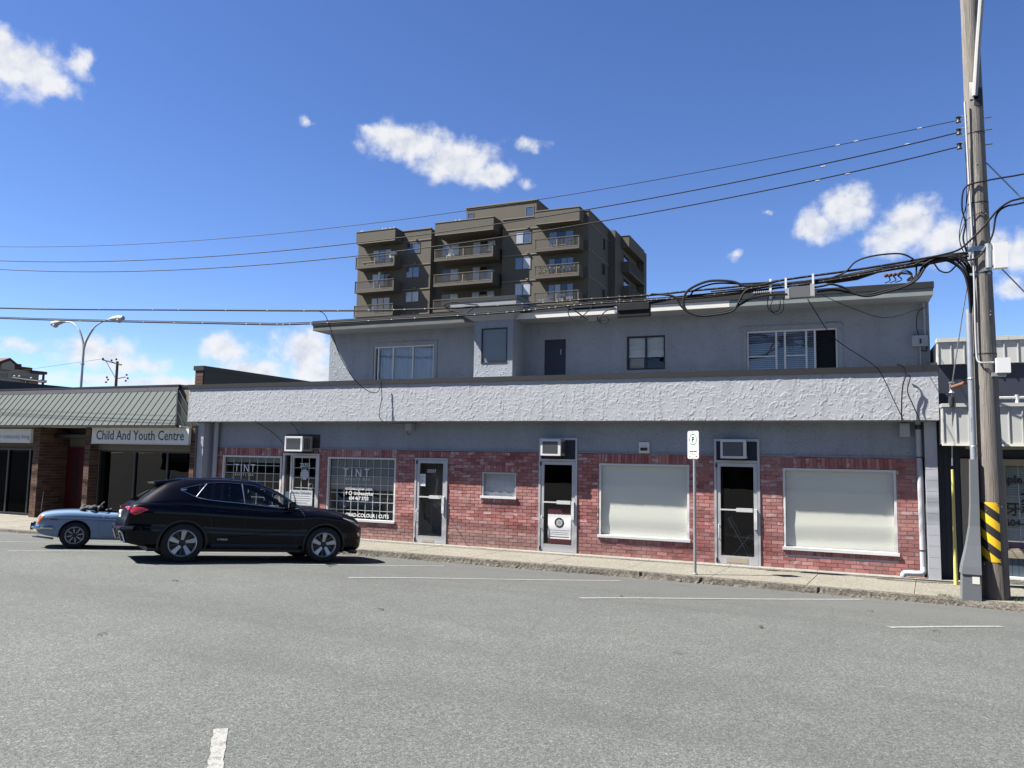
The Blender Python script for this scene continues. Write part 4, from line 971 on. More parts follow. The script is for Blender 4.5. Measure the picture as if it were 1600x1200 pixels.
# white service pipe, conduit riser with flared plastic guard
wp = crom([(2.02, 14.34, 8.28), (2.035, 14.35, 7.1), (2.05, 14.345, 6.1), (2.055, 14.335, 5.25), (2.045, 14.33, 4.6), (2.045, 14.325, 4.05), (2.06, 14.31, 3.90), (2.12, 14.29, 3.865), (2.28, 14.31, 3.87)], 6)
MB().tube(wp, .015, 8).build('service_pipe', M['alu'], pole, smooth=True)
MB().tube([(1.955, 14.37, 2.28), (1.968, 14.385, 4.76)], .047, 14).build('conduit', M['galv'], pole, smooth=True)
cl_ = MB()
for zz in (2.52, 3.62): cl_.lathe([(.05, zz - .012), (.055, zz), (.05, zz + .012)], (1.961, 14.375, 0), 'z', 14)
cl_.box(1.93, 1.97, 14.33, 14.40, 2.75, 2.98).each('conduit_clamp', M['galv'], pole)
cov = MB()
def ring(z, x0, x1, y0, y1): return [(x0, y0, z), (x1, y0, z), (x1, y1, z), (x0, y1, z)]
rings = [ring(.08, 1.70, 1.965, 14.17, 14.42), ring(.50, 1.72, 1.97, 14.18, 14.44), ring(.505, 1.705, 1.98, 14.165, 14.45), ring(.62, 1.72, 1.98, 14.18, 14.45), ring(.95, 1.80, 1.99, 14.24, 14.45), ring(1.25, 1.855, 1.995, 14.28, 14.45), ring(1.6, 1.88, 2.0, 14.295, 14.45), ring(2.31, 1.90, 2.005, 14.305, 14.45)]
for q in rings: cov.v += q
for i in range(len(rings) - 1):
    for k in range(4): k2 = (k + 1) % 4; cov.f.append((i * 4 + k, i * 4 + k2, (i + 1) * 4 + k2, (i + 1) * 4 + k))
cov.f.append(tuple(range((len(rings) - 1) * 4, len(rings) * 4)))
cvo = cov.build('conduit_guard', M['pvc'], pole)
MB().box(1.85, 1.95, 14.172, 14.178, .36, .47).build('label_plate', M['sign_cream'], cvo)
# little white boxes, steel brackets, street lamp arm
MB().box(2.33, 2.52, 14.22, 14.36, 5.39, 5.80).build('white_box', M['white'], pole); MB().box(2.31, 2.34, 14.28, 14.45, 5.45, 5.7).build('box_bracket', M['galv'], pole)
MB().box(2.30, 2.49, 14.20, 14.33, 3.69, 3.93).build('white_box', M['white'], pole); MB().box(2.24, 2.44, 14.27, 14.40, 3.64, 3.70).build('box_bracket', M['galv'], pole)
MB().cyl((2.27, 14.33, 5.42), (2.27, 14.33, 5.82), .05, n=12).box(2.20, 2.31, 14.33, 14.37, 5.38, 5.43).build('lightning_can', M['galv'], pole, smooth=True)
MB().box(1.96, 2.34, 14.34, 14.38, 5.72, 5.80).box(2.0, 2.3, 14.36, 14.40, 5.32, 5.36).each('steel_bracket', M['galv'], pole)
st = MB()
for zz in (5.36, 4.02, 6.55, 7.75): st.lathe([(PR(zz) + .003, zz - .012), (PR(zz) + .006, zz), (PR(zz) + .003, zz + .012)], (PX_(zz), PYc, 0), 'z', 32)
st.each('steel_band', M['plastic'], pole, smooth=True)
arm = MB().prism([(14.385, 8.30), (14.375, 8.62), (14.36, 8.6), (14.36, 8.32)], 2.10, 2.22, 'x')
arm.tube([(2.17, 14.34, 8.36), (2.225, 14.28, 9.1), (2.30, 14.18, 10.0), (2.40, 13.9, 11.0), (2.5, 13.2, 11.6), (2.6, 12.0, 11.8)], [.042, .042, .042, .04, .038, .035], 8)
la = arm.build('lamp_arm', M['ac'], pole, smooth=True)
MB().rbox((2.63, 11.6, 11.8), (.22, .7, .14)).build('lamp_head', M['galv'], pole); MB().box(2.16, 2.28, 14.36, 14.42, 8.2, 8.5).build('arm_block', M['plastic'], pole)
ins = MB(); brk = MB()
for zz in (8.02, 7.81, 7.56):
    brk.box(1.92, 1.94, 14.42, 14.45, zz - .06, zz + .06).box(1.93, 2.08, 14.42, 14.45, zz + .05, zz + .062).box(1.93, 2.08, 14.42, 14.45, zz - .062, zz - .05)
    ins.lathe([(.02, -.05), (.045, -.045), (.03, -.02), (.03, .02), (.045, .045), (.02, .05)], (1.93, 14.435, zz), 'z', 12)
    brk.tube([(2.32, 14.5, zz - .01), (2.42, 14.5, zz - .01)], .012, 6)
ins.each('insulator', M['plastic'], pole, smooth=True); brk.build('insulator_bracket', M['galv'], pole)
st = MB()
for i in range(20):
    zz = rng.uniform(.3, 8.2); a = rng.uniform(R(-150), R(-30)); p = (PX_(zz) + PR(zz) * math.cos(a), PYc + PR(zz) * math.sin(a), zz); st.sphere(p, rng.uniform(.008, .014), 6, 4)
st.build('nail', M['galv'], pole)
# guy wire on a rusty sidewalk strut, with its yellow guard
gy = thing('guy_wire', 'steel guy wire with a rusty strut and a tall yellow guard by the pole', 'guy wire', (1.80, 15.72, .115))
MB().tube([(2.08, 14.58, 5.72), (1.955, 15.05, 4.75), (1.825, 15.58, 3.60), (1.80, 15.66, 2.2)], .011, 6).build('cable', M['galv'], gy)
MB().tube([(2.16, 14.62, 3.66), (1.82, 15.58, 3.58)], .033, 10).build('strut', M['rust'], gy, smooth=True)
MB().lathe([(.03, -.10), (.052, -.09), (.03, -.06), (.03, .06), (.052, .09), (.03, .10)], (1.82, 15.585, 3.58), 'z', 12).build('strut_clamp', M['galv'], gy, smooth=True)
MB().lathe([(.01, -.1), (.05, -.085), (.055, 0), (.05, .085), (.01, .1)], (1.815, 15.60, 3.33), 'z', 12).build('strain_insulator', M['plastic'], gy, smooth=True)
MB().lathe([(.01, -.09), (.045, -.08), (.05, 0), (.045, .08), (.01, .09)], (2.045, 14.72, 5.40), 'z', 12).build('strain_insulator', M['plastic'], gy, smooth=True)
MB().tube([(1.80, 15.66, 2.13), (1.80, 15.70, 1.0), (1.80, 15.72, .12)], [.023, .026, .036], 10).build('guard', M['yellow'], gy, smooth=True)

# ================================================================ OVERHEAD WIRES
CY = 14.45
def wire_fit(pts):
    A = np.array(pts); c = np.polyfit(A[:, 0], A[:, 1], 2); return c
def wire(nm, pts, r, y, label, x_left=-31):
    c = wire_fit(pts[:-1]); xe, ze = pts[-1]; d = ze - np.polyval(c, xe)
    P = []
    for x in np.linspace(x_left, xe, 60): P.append((x, y + .0 * x, float(np.polyval(c, x) + d * math.exp(-(xe - x) / 1.5))))
    o = MB().tube(P, r, 6).build(nm, M['rubber'], None, smooth=True, loc=(xe, y, ze)); return tag(o, label, 'wire', 'power lines fixed to the pole')
wire('power_line', [(-22.81, 8.13), (-15.68, 7.61), (-10.2, 7.47), (-7.42, 7.46), (-5.64, 7.55), (-2.92, 7.68), (.79, 7.92), (1.93, 8.02)], .007, CY, 'highest and thinnest of the three power lines crossing the sky to the pole')
wire('power_line', [(-22.76, 7.69), (-15.87, 7.2), (-10.18, 7.04), (-4.53, 7.21), (-1.72, 7.35), (.93, 7.69), (1.93, 7.81)], .011, CY, 'middle black power line of the three that cross the tower roof')
wire('power_line', [(-22.73, 7.43), (-16.3, 6.93), (-10.17, 6.71), (-4.26, 6.94), (-1.55, 7.13), (.77, 7.39), (1.93, 7.56)], .011, CY, 'lowest black power line of the three fixed near the pole top')
spl = MB()
for x, z in ((.05, 7.86), (.35, 7.89), (1.35, 7.97), (-.2, 7.5), (1.15, 7.715), (-.3, 7.25), (.2, 7.31)): spl.tube([(x - .035, CY, z - .004), (x + .035, CY, z + .004)], .014, 6)
tag(spl.build('line_sleeve', M['galv'], None, loc=(.3, CY, 7.6)), 'bright crimp sleeves on the power lines beside the pole', 'sleeve')
def bundle(nm, label, items, cat='cable', base=(0, CY, 5.4), group=None):
    t = thing(nm, label, cat, base, group=group)
    for sub, pts, r, y in items: MB().tube(crom([(p[0], (p[2] if len(p) > 2 else y), p[1]) for p in pts], 5), r, 7).build(sub, M['rubber'], t, smooth=True)
    return t
def lash(t, pts, y, n, r=.03):
    P = crom([(a, y, b) for a, b in pts], 8); m = MB()
    for i in range(n):
        p = P[int((i + .5) / n * (len(P) - 1))]; q = P[min(int((i + .5) / n * (len(P) - 1)) + 1, len(P) - 1)]; d = (q - p).normalized()
        m.tube([p - d * .012, p + d * .012], r * .9, 6)
    return m.build('lashing', M['plastic'], t, kind='stuff')
T1 = [(-31, 7.05), (-22.59, 6.28), (-14.68, 5.75), (-10.15, 5.47), (-7.76, 5.38), (-5.54, 5.36), (-4.65, 5.37), (-3.36, 5.37), (-2.56, 5.40), (-1.57, 5.43), (-.62, 5.51), (.22, 5.57), (1.12, 5.66), (1.56, 5.71), (2.0, 5.73)]
T2 = [(-31, 6.75), (-22.56, 5.97), (-13.82, 5.35), (-11.3, 5.22), (-7.06, 5.19), (-5.68, 5.22), (-4.58, 5.26), (-3.42, 5.26), (-2.56, 5.27), (-1.29, 5.32), (-.09, 5.41), (.92, 5.54), (1.32, 5.59), (2.0, 5.66)]
t = bundle('telecom_cable', 'upper thick black telecom cable running the whole street to the pole', [('cable', T1, .021, CY)], group='telecom cables'); lash(t, T1, CY, 60, .0245)
t = bundle('telecom_cable', 'lower black telecom cable crossing in front of the eaves', [('cable', T2, .019, CY - .05), ('messenger', [(a, b + .035) for a, b in T2], .010, CY - .05)], group='telecom cables'); lash(t, T2, CY - .05, 75, .0225)
C3 = [(-5.0, 5.20), (-3.47, 5.22), (-2.79, 5.31), (-2.2, 5.33), (-1.62, 5.36), (-1.17, 5.40), (-.2, 5.46), (.22, 5.52), (.77, 5.59), (1.31, 5.64), (1.69, 5.69), (1.99, 5.69)]
t = bundle('telecom_cable', 'third telecom cable lashed between the splice box and the pole', [('cable', C3, .024, CY + .06), ('cable', [(a, b - .06) for a, b in C3[2:]], .018, CY + .03), ('cable', [(a, b + .05 - .01 * i) for i, (a, b) in enumerate(C3[3:])], .014, CY + .08)], group='telecom cables'); lash(t, C3, CY + .06, 26, .03)
bundle('cable_loop', 'big oval slack loop of black cable hanging before the white fascia', [('cable', [(-1.0, 5.45), (-1.28, 5.40), (-1.56, 5.40), (-1.79, 5.50), (-2.19, 5.54), (-2.49, 5.45), (-2.63, 5.34), (-2.68, 5.16), (-2.61, 5.0), (-2.43, 4.92), (-2.14, 4.92), (-1.85, 4.96), (-1.62, 5.08), (-1.39, 5.18), (-1.06, 5.21), (-.84, 5.2)], .024, CY - .1),
    ('cable', [(-3.28, 5.36), (-2.97, 5.32), (-2.82, 5.26), (-2.72, 5.1), (-2.58, 4.97), (-2.37, 4.89), (-2.1, 4.89), (-1.79, 4.94), (-1.68, 5.08), (-1.58, 5.27), (-1.48, 5.34)], .02, CY - .14), ('cable', [(-1.2, 5.44), (-1.6, 5.45), (-2.1, 5.49), (-2.45, 5.40), (-2.56, 5.28)], .016, CY - .08)], base=(-2, CY, 5.2), group='slack cable loops')
bundle('riser_cables', 'drooping black cables gathered into the conduit on the pole', [('cable', [(-.34, 5.22), (-.05, 5.23), (.21, 5.16), (.43, 5.11), (.71, 5.16), (1.03, 5.23), (1.21, 5.34), (1.33, 5.54), (1.5, 5.65), (1.79, 5.66), (1.95, 5.51), (2.0, 5.24), (1.995, 4.70)], .02, CY - .06), ('cable', [(-.6, 5.27), (-.25, 5.31), (-.1, 5.33), (.11, 5.25), (.25, 5.14), (.47, 5.08), (.75, 5.13), (1.05, 5.21), (1.24, 5.33), (1.37, 5.53), (1.54, 5.62), (1.77, 5.62), (1.92, 5.46), (1.98, 5.19), (1.99, 4.70)], .02, CY - .09),
    ('cable', [(1.1, 5.6), (1.41, 5.66), (1.74, 5.69), (1.93, 5.62), (2.03, 5.34), (2.0, 4.70)], .02, CY - .05), ('cable', [(1.2, 5.57), (1.37, 5.64), (1.6, 5.66), (1.78, 5.56), (1.91, 5.38), (1.97, 5.08), (1.985, 4.70)], .018, CY - .11), ('cable', [(1.3, 5.6), (1.62, 5.63), (1.84, 5.5), (1.95, 5.3), (1.99, 5.0), (1.99, 4.70)], .017, CY - .04)], base=(1.9, CY, 5.3), group='slack cable loops')
bundle('arch_cable', 'thin cable arching up above the bundle beside the pole', [('cable', [(-.1, 5.46), (.12, 5.54), (.29, 5.71), (.55, 5.79), (.95, 5.80), (1.14, 5.72), (1.22, 5.61), (1.22, 5.41), (1.15, 5.3)], .015, CY - .03)], base=(.6, CY, 5.6), group='slack cable loops')
bundle('cable_sag', 'short sagging cable just left of the pole', [('cable', [(1.35, 5.64), (1.48, 5.59), (1.57, 5.45), (1.7, 5.41), (1.82, 5.52), (1.95, 5.65)], .012, CY - .05)], base=(1.6, CY, 5.45), group='slack cable loops')
bundle('cable_droop', 'thin double wire hanging under the ribbed splice barrel', [('wire', [(-1.17, 5.2), (-1.18, 5.03), (-1.11, 4.91), (-.99, 4.94), (-.96, 5.11)], .007, CY), ('wire', [(-1.05, 5.2), (-1.13, 5.0), (-1.05, 4.86), (-.92, 4.92), (-.9, 5.15)], .006, CY - .02)], base=(-1.05, CY, 5), group='slack cable loops')
bundle('small_loop', 'small wire ring beside the finned black splice box', [('wire', [(-4.84, 5.33), (-4.98, 5.18), (-4.94, 5.02), (-4.81, 4.96), (-4.65, 5.05), (-4.5, 5.19), (-4.42, 5.27)], .010, CY - .05), ('wire', [(-5.1, 5.27), (-4.85, 5.15), (-4.6, 4.98), (-4.4, 4.94)], .014, CY - .05), ('wire', [(-4.32, 4.99), (-4.20, 5.0), (-4.15, 4.93), (-4.2, 4.86), (-4.3, 4.87), (-4.33, 4.94), (-4.30, 5.0), (-4.2, 5.1), (-4.0, 5.15)], .011, CY - .05)], base=(-4.7, CY, 5.1), group='slack cable loops')
bundle('slack_loop', 'pear shaped slack loop before the roof of the bay', [('wire', [(-7.0, 5.40), (-7.3, 5.44), (-7.55, 5.50), (-7.78, 5.46), (-7.75, 5.36), (-7.5, 5.27), (-7.33, 5.21), (-7.2, 5.28), (-7.05, 5.38)], .013, CY - .03)], base=(-7.4, CY, 5.35), group='slack cable loops')
bundle('service_drop', 'thin service wire dropping from the cables to the right end of the canopy', [('wire', [(-.5, 5.11, CY), (-.37, 4.87, 14.5), (-.19, 4.56, 14.6), (.03, 4.33, 14.75), (.58, 3.98, 15.3), (.76, 3.72, 15.6), (.9, 3.4, 15.8), (1.06, 3.01, 15.82)], .008, CY), ('wire', [(-.25, 5.16, CY), (.2, 4.98, 14.8), (.8, 4.9, 15.6), (1.5, 5.35, 17.4)], .006, CY)], base=(.4, 15, 4.3), cat='wire')
bundle('service_drop', 'thin wire sagging from the cables onto the left end of the canopy', [('wire', [(-11.33, 5.55, CY), (-11.05, 5.48, 14.5), (-10.95, 5.25, 14.6), (-10.9, 4.9, 14.75), (-10.85, 4.52, 14.95), (-10.7, 4.02, 15.3), (-10.5, 3.75, 15.6), (-10.35, 3.70, 15.75), (-10.28, 3.8, 15.8), (-10.25, 4.05, 15.83)], .009, CY), ('wire', [(-10.25, 4.04, 15.82), (-10.22, 3.6, 15.825), (-10.21, 3.03, 15.83), (-9.4, 2.98, 16.1)], .008, CY)], base=(-10.5, 15, 4.3), cat='wire')
bundle('fascia_wire', 'two looped wires running down the right end of the canopy front', [('wire', [(.98, 4.06, 15.82), (1.08, 4.0, 15.815), (1.12, 3.85, 15.815), (1.07, 3.68, 15.82), (1.04, 3.4, 15.82), (1.03, 3.0, 15.83)], .012, CY), ('wire', [(1.09, 3.75, 15.815), (1.13, 3.84, 15.81), (1.19, 3.80, 15.815), (1.14, 3.55, 15.82), (1.22, 3.3, 15.82), (1.33, 3.0, 15.83)], .010, CY)], base=(1.1, 15.82, 3.5), cat='wire')
bundle('fascia_wire', 'thin wires slanting under the canopy to the leftmost air conditioner', [('wire', [(-14.1, 3.0, 15.9), (-13.75, 2.7, 16.2), (-13.4, 2.35, 16.3), (-13.2, 2.28, 16.3)], .008, CY), ('wire', [(-13.15, 3.0, 16.1), (-13.05, 2.8, 16.25), (-13.0, 2.65, 16.3)], .008, CY)], base=(-13.5, 16.2, 2.6), cat='wire')
bundle('pole_cable', 'black cable from the right bending down the pole', [('cable', [(3.6, 7.06), (2.83, 6.93), (2.47, 6.9), (2.17, 6.87), (2.01, 6.83), (1.94, 6.72), (1.92, 6.45), (1.96, 6.2), (1.92, 5.95), (1.96, 5.72)], .014, 14.33)], base=(2.2, 14.3, 6.9), group='cables right of the pole')
bundle('pole_cable', 'thick pair of cables crossing the pole from the right into the bundle', [('cable', [(4.2, 6.8), (2.82, 6.53), (2.59, 6.48), (2.41, 6.35), (2.22, 6.11), (2.03, 5.91), (1.84, 5.75), (1.55, 5.68), (1.25, 5.64)], .017, 14.30), ('cable', [(4.2, 6.7), (2.81, 6.45), (2.54, 6.41), (2.40, 6.28), (2.33, 5.95), (2.17, 5.66), (2.02, 5.57), (1.85, 5.6)], .015, 14.31)], base=(2.4, 14.3, 6.4), group='cables right of the pole')
bundle('pole_cable', 'thin slack wires hanging along the left edge of the pole', [('cable', [(2.03, 6.76), (1.97, 6.44), (1.90, 6.2), (1.87, 5.95), (1.93, 5.70)], .007, 14.36), ('cable', [(2.0, 7.6), (2.01, 6.9), (1.98, 6.4), (1.98, 5.8)], .006, 14.36), ('cable', [(2.3, 6.36), (2.1, 6.33), (1.95, 6.2), (1.87, 5.9), (1.97, 5.6)], .006, 14.34)], base=(1.95, 14.3, 6.2), group='cables right of the pole')
for p, q, lb in (((2.33, 14.55, 7.26), (4.4, 14.9, 4.55), 'upper guy cable slanting down to the right from the pole'), ((2.35, 14.55, 5.62), (4.8, 15.0, 2.5), 'lower guy cable slanting down to the right below the white box')):
    tag(MB().tube([p, q], .011, 6).build('guy_cable', M['galv'], None, loc=p), lb, 'guy wire')
# hardware in the bundle
sp_ = thing('splice_case', 'finned black splice case hanging on the cables in front of the white fascia', 'splice case', (-3.66, CY, 5.1))
MB().box(-3.97, -3.34, CY - .07, CY + .09, 4.97, 5.20).build('body', M['rubber'], sp_)
m = MB()
for i in range(30): x = -3.96 + .61 * i / 29; m.box(x - .006, x + .006, CY - .095, CY + .10, 5.09, 5.225)
m.build('fins', M['plastic'], sp_); MB().box(-3.95, -3.93, CY - .01, CY + .01, 5.2, 5.4).box(-3.38, -3.36, CY - .01, CY + .01, 5.2, 5.4).box(-4.03, -3.97, CY - .05, CY + .05, 5.06, 5.18).each('hanger', M['galv'], sp_)
tb = thing('terminal_box', 'grey terminal box with pale end caps strapped to the cables', 'terminal box', (-.62, CY, 5.25))
MB().box(-.80, -.45, CY - .11, CY + .06, 5.13, 5.33).build('body', M['ac_grille'], tb); MB().box(-.87, -.80, CY - .115, CY + .065, 5.12, 5.30).box(-.45, -.38, CY - .115, CY + .065, 5.14, 5.36).build('end_cap', M['ac'], tb)
MB().box(-1.14, -1.10, CY - .1, CY - .08, 5.14, 5.50).box(-.875, -.84, CY - .1, CY - .08, 5.3, 5.50).box(-.42, -.385, CY - .1, CY - .08, 5.33, 5.54).each('hanger', M['white'], tb)
m = MB().cyl((-1.42, CY - .06, 5.255), (-1.06, CY - .06, 5.27), .04, n=12)
for i in range(10): x = -1.40 + i * .036; m.cyl((x, CY - .06, 5.255), (x + .014, CY - .06, 5.256), .052, n=12)
tag(m.build('splice_barrel', M['pvc'], None, loc=(-1.25, CY, 5.26)), 'ribbed grey splice barrel on the cables left of the terminal box', 'splice case')
tag(MB().tube([(-.2, CY, 5.39), (-.05, CY, 5.41), (.3, CY, 5.455), (.62, CY, 5.53), (.74, CY, 5.555)], [.02, .05, .065, .045, .02], 10).build('cable_sleeve', M['rubber'], None, smooth=True, loc=(.2, CY, 5.45)), 'long tapered black sleeve on the cables near the pole', 'splice case')
m = MB()
for i in range(4): m.sphere((.76 + i * .065, CY - .08, 5.42 + i * .004), .036, 8, 6)
cn = thing('wire_connectors', 'row of red brown wire connectors under the cables by the pole', 'connector', (.86, CY, 5.42)); m.each('connector', M['roof_brown'], cn, smooth=True)
m = MB()
for i in range(3): m.tube(crom([(.80 + i * .07, CY - .08, 5.40), (.82 + i * .09, CY - .08, 5.33), (.74 + i * .08, CY - .08, 5.29)], 4), .010, 5)
for i in range(4): m.tube(crom([(.95, CY - .06, 5.44), (1.05 + i * .03, CY - .06, 5.50 - i * .03), (1.16, CY - .06, 5.42 - i * .03), (1.08, CY - .06, 5.33 - i * .01)], 5), .009, 5)
m.build('pigtail', M['rubber'], cn)
tag(MB().rbox((-4.455, CY - .05, 4.945), (.17, .09, .085)).build('tap_box', M['plastic'], None, loc=(-4.45, CY, 4.94)), 'small black tap box dangling left of the finned splice case', 'tap box')

sl_ = thing('wall_lamp', 'little grey box with a hanging hook under the canopy above the numbered door', 'lamp', (-9.7, YW, 2.8))
MB().box(-9.78, -9.62, 16.22, YW - .01, 2.80, 3.0).build('box', M['block'], sl_); MB().tube(crom([(-9.72, 16.25, 2.80), (-9.74, 16.25, 2.74), (-9.69, 16.25, 2.70), (-9.66, 16.25, 2.75)], 4), .008, 5).build('hook', M['plastic'], sl_)

# ================================================================ LEFT NEIGHBOUR: youth centre
yc = thing('youth_centre', 'low brown brick shop row under a sloping grey green ribbed metal canopy', 'building', (-20, 16, 0))
def brick_face(parent, axis, a0, a1, z0, z1, c, out, L=.29, H=.092, d=.012, mat='brown_brick', group=None):
    """running bond of single bricks on a pier face. axis 'x': face looks -Y at y=c; axis 'y': face looks +X at x=c"""
    z = z0; row = 0
    while z + H <= z1 + .01:
        off = (row % 2) * L / 2; cuts = [a0]; k = a0 - off + L
        while k < a1 - .04:
            if k > a0 + .04: cuts.append(k)
            k += L
        cuts.append(a1)
        for p, q in zip(cuts, cuts[1:]):
            j = rng.normal(0, .0012)
            if axis == 'x': b = B(p + .005, q - .005, c - d + j, c + .004, z + .005, z + H - .005)
            else: b = B(c - .004, c + d + j, p + .005, q - .005, z + .005, z + H - .005)
            b.build('brick', M[mat], parent)
        z += H; row += 1
def pier(x0, x1, y0, y1, ztop, front=True, side=True):
    p = MB().box(x0 + .006, x1 - .006, y0 + .006, y1, .11, ztop).build('brick_pier', M['brown_mortar'], yc)
    if front: brick_face(p, 'x', x0, x1, .12, ztop - .02, y0 + .006, -1)
    if side: brick_face(p, 'y', y0, y1, .12, ztop - .02, x1 - .006, 1)
    return p
pier(-22.84, -22.56, 16.0, 16.98, 2.92); pier(-20.58, -20.36, 16.0, 16.32, 2.92); pier(-16.46, -16.29, 16.0, 16.5, 2.92, True, False)
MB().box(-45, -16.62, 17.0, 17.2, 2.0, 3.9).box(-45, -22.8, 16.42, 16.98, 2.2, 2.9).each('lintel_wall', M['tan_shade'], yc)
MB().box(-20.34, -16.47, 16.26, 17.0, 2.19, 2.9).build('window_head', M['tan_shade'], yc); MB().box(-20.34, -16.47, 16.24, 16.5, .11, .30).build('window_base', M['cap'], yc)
def dark_front(x0, x1, z0, z1, y, bars, nm='shop_window'):
    f = frame_mb(x0, x1, z0, z1, y, y + .08, .05)
    for b in bars: f.box(b - .035, b + .035, y + .004, y + .075, z0 + .05, z1 - .05)
    o = f.build(nm, M['cap'], yc); ed = [x0] + list(bars) + [x1]
    for a, b in zip(ed, ed[1:]): MB().quad((a + .04, y + .05, z0 + .04), (b - .04, y + .05, z0 + .04), (b - .04, y + .05, z1 - .04), (a + .04, y + .05, z1 - .04)).build('pane', M['glass_dark'], o)
    return o
dark_front(-20.33, -16.48, .30, 2.19, 16.31, (-18.9, -17.62)); dark_front(-29, -22.85, .14, 2.2, 16.35, (-23.48, -24.5, -26, -27.5), 'shop_window')
ri = MB().box(-20.3, -16.5, 18.6, 18.7, .1, 2.6).box(-20.4, -20.3, 16.5, 18.7, .1, 2.6).box(-16.5, -16.4, 16.5, 18.7, .1, 2.6).box(-29, -22.8, 18.6, 18.7, .1, 2.6).box(-29, -16.4, 16.45, 18.7, 2.55, 2.65); ri.each('interior_wall', M['black'], yc)
MB().box(-29, -23.5, 16.5, 16.52, .2, .62).build('inner_panel', M['ac'], yc)
rd = MB().box(-22.54, -21.62, 16.96, 17.0, .12, 2.2).build('door', M['red_door'], yc); MB().box(-22.22, -22.08, 16.945, 16.962, .6, 1.85).build('door_glass', M['black'], rd)
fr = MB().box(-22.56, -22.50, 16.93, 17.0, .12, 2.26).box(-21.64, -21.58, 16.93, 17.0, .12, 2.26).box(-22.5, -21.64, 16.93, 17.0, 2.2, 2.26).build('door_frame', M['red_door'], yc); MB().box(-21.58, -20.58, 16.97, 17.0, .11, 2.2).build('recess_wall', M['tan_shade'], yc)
sg = thing('fascia_sign', 'long cream sign reading Child And Youth Centre under the ribbed canopy', 'sign', (-18.3, 15.98, 2.4))
MB().box(-20.2, -16.44, 15.90, 15.99, 2.395, 2.835).build('panel', M['sign_cream'], sg); fe = MB().box(-20.22, -16.42, 15.895, 15.995, 2.835, 2.85).box(-20.22, -16.42, 15.895, 15.995, 2.375, 2.395).each('edge_trim', M['alu'], sg)
text('Child And Youth Centre', .385, M['navy_print'], sg, -18.31, 15.898, 2.50, align='CENTER', wide=.885, bold=.003)
sg = thing('fascia_sign', 'cream sign with grey words for community living at the frame edge', 'sign', (-24, 15.98, 2.4))
MB().box(-27.5, -22.87, 15.90, 15.99, 2.37, 2.80).build('panel', M['sign_cream'], sg)
text('association for community living', .205, M['grey_print'], sg, -22.91, 15.898, 2.50, align='RIGHT', wide=.9)
# mansard canopy: single pans with standing seams, hipped at the right end
AX0, AX1, AYb, AYt, AZb, AZt = -27.0, -16.68, 15.68, 16.44, 2.905, 3.93; HIP = .82
cano = MB().hexa([(AX0, AYb + .03, AZb), (AX1 - .03, AYb + .03, AZb), (AX1 - .03, 16.6, AZb), (AX0, 16.6, AZb), (AX0, AYt + .02, AZt), (AX1 - HIP - .02, AYt + .02, AZt), (AX1 - HIP - .02, 16.6, AZt), (AX0, 16.6, AZt)]).build('canopy', M['cap'], yc)
w = .262; x = AX1
nrm = Vector((0, -(AZt - AZb), (AYt - AYb))).normalized() * 1.0
nrm = Vector((0, -(AZt - AZb), AYt - AYb)); nrm = Vector((0, -abs(AZt - AZb), abs(AYt - AYb))).normalized()
def slope_pt(x, t, h=0): return Vector((x, AYb + (AYt - AYb) * t, AZb + (AZt - AZb) * t)) + nrm * h
while x > AX0 + .1:
    a, b = x - w, x
    def tt(xx): return 1.0 if xx <= AX1 - HIP else max(0.02, (AX1 - xx) / HIP)
    ta, tb_ = tt(a), tt(b); p = MB()
    p.hexa([slope_pt(a, 0), slope_pt(b, 0), slope_pt(b, tb_), slope_pt(a, ta), slope_pt(a, 0, .012), slope_pt(b, 0, .012), slope_pt(b, tb_, .012), slope_pt(a, ta, .012)])
    p.hexa([slope_pt(a, 0, .01), slope_pt(a + .010, 0, .01), slope_pt(a + .010, ta, .01), slope_pt(a, ta, .01), slope_pt(a, 0, .030), slope_pt(a + .010, 0, .030), slope_pt(a + .010, ta, .030), slope_pt(a, ta, .030)])
    p.build('roof_panel', M['awning'], cano); x -= w
hn = Vector((AZt - AZb, 0, HIP)).normalized()
def hip_pt(y, t, h=0): return Vector((AX1 - HIP * t, y, AZb + (AZt - AZb) * t)) + hn * h
y = AYb
while y < 16.62:
    a, b = y, min(y + .262, 16.62)
    def ty(yy): return min(1.0, max(.02, (yy - AYb) / (AYt - AYb)))
    p = MB().hexa([hip_pt(a, 0), hip_pt(b, 0), hip_pt(b, ty(b)), hip_pt(a, ty(a)), hip_pt(a, 0, .012), hip_pt(b, 0, .012), hip_pt(b, ty(b), .012), hip_pt(a, ty(a), .012)])
    p.hexa([hip_pt(b - .014, 0, .01), hip_pt(b, 0, .01), hip_pt(b, ty(b), .01), hip_pt(b - .014, ty(b), .01), hip_pt(b - .014, 0, .04), hip_pt(b, 0, .04), hip_pt(b, ty(b), .04), hip_pt(b - .014, ty(b), .04)])
    p.build('roof_panel', M['awning'], cano); y += .262
MB().tube([slope_pt(AX1, 0, .02), slope_pt(AX1 - HIP, 1, .02)], .022, 6).build('hip_cap', M['cap'], cano)
MB().box(AX0, AX1 + .02, AYb - .03, AYb + .05, AZb - .05, AZb - .002).box(AX1 - .03, AX1 + .03, AYb + .05, 16.6, AZb - .05, AZb - .002).each('gutter', M['cap'], cano)
rf = MB(); x = AX1 - HIP
while x > AX0: rf.hexa([(x - 1.19, AYt - .03, AZt - .01), (x, AYt - .03, AZt - .01), (x, 16.55, AZt - .01), (x - 1.19, 16.55, AZt - .01), (x - 1.19, AYt + .03, AZt + .125 + rng.normal(0, .004)), (x, AYt + .03, AZt + .125), (x, 16.55, AZt + .125), (x - 1.19, 16.55, AZt + .125)]); x -= 1.2
rf.each('ridge_flashing', M['ridge'], yc)
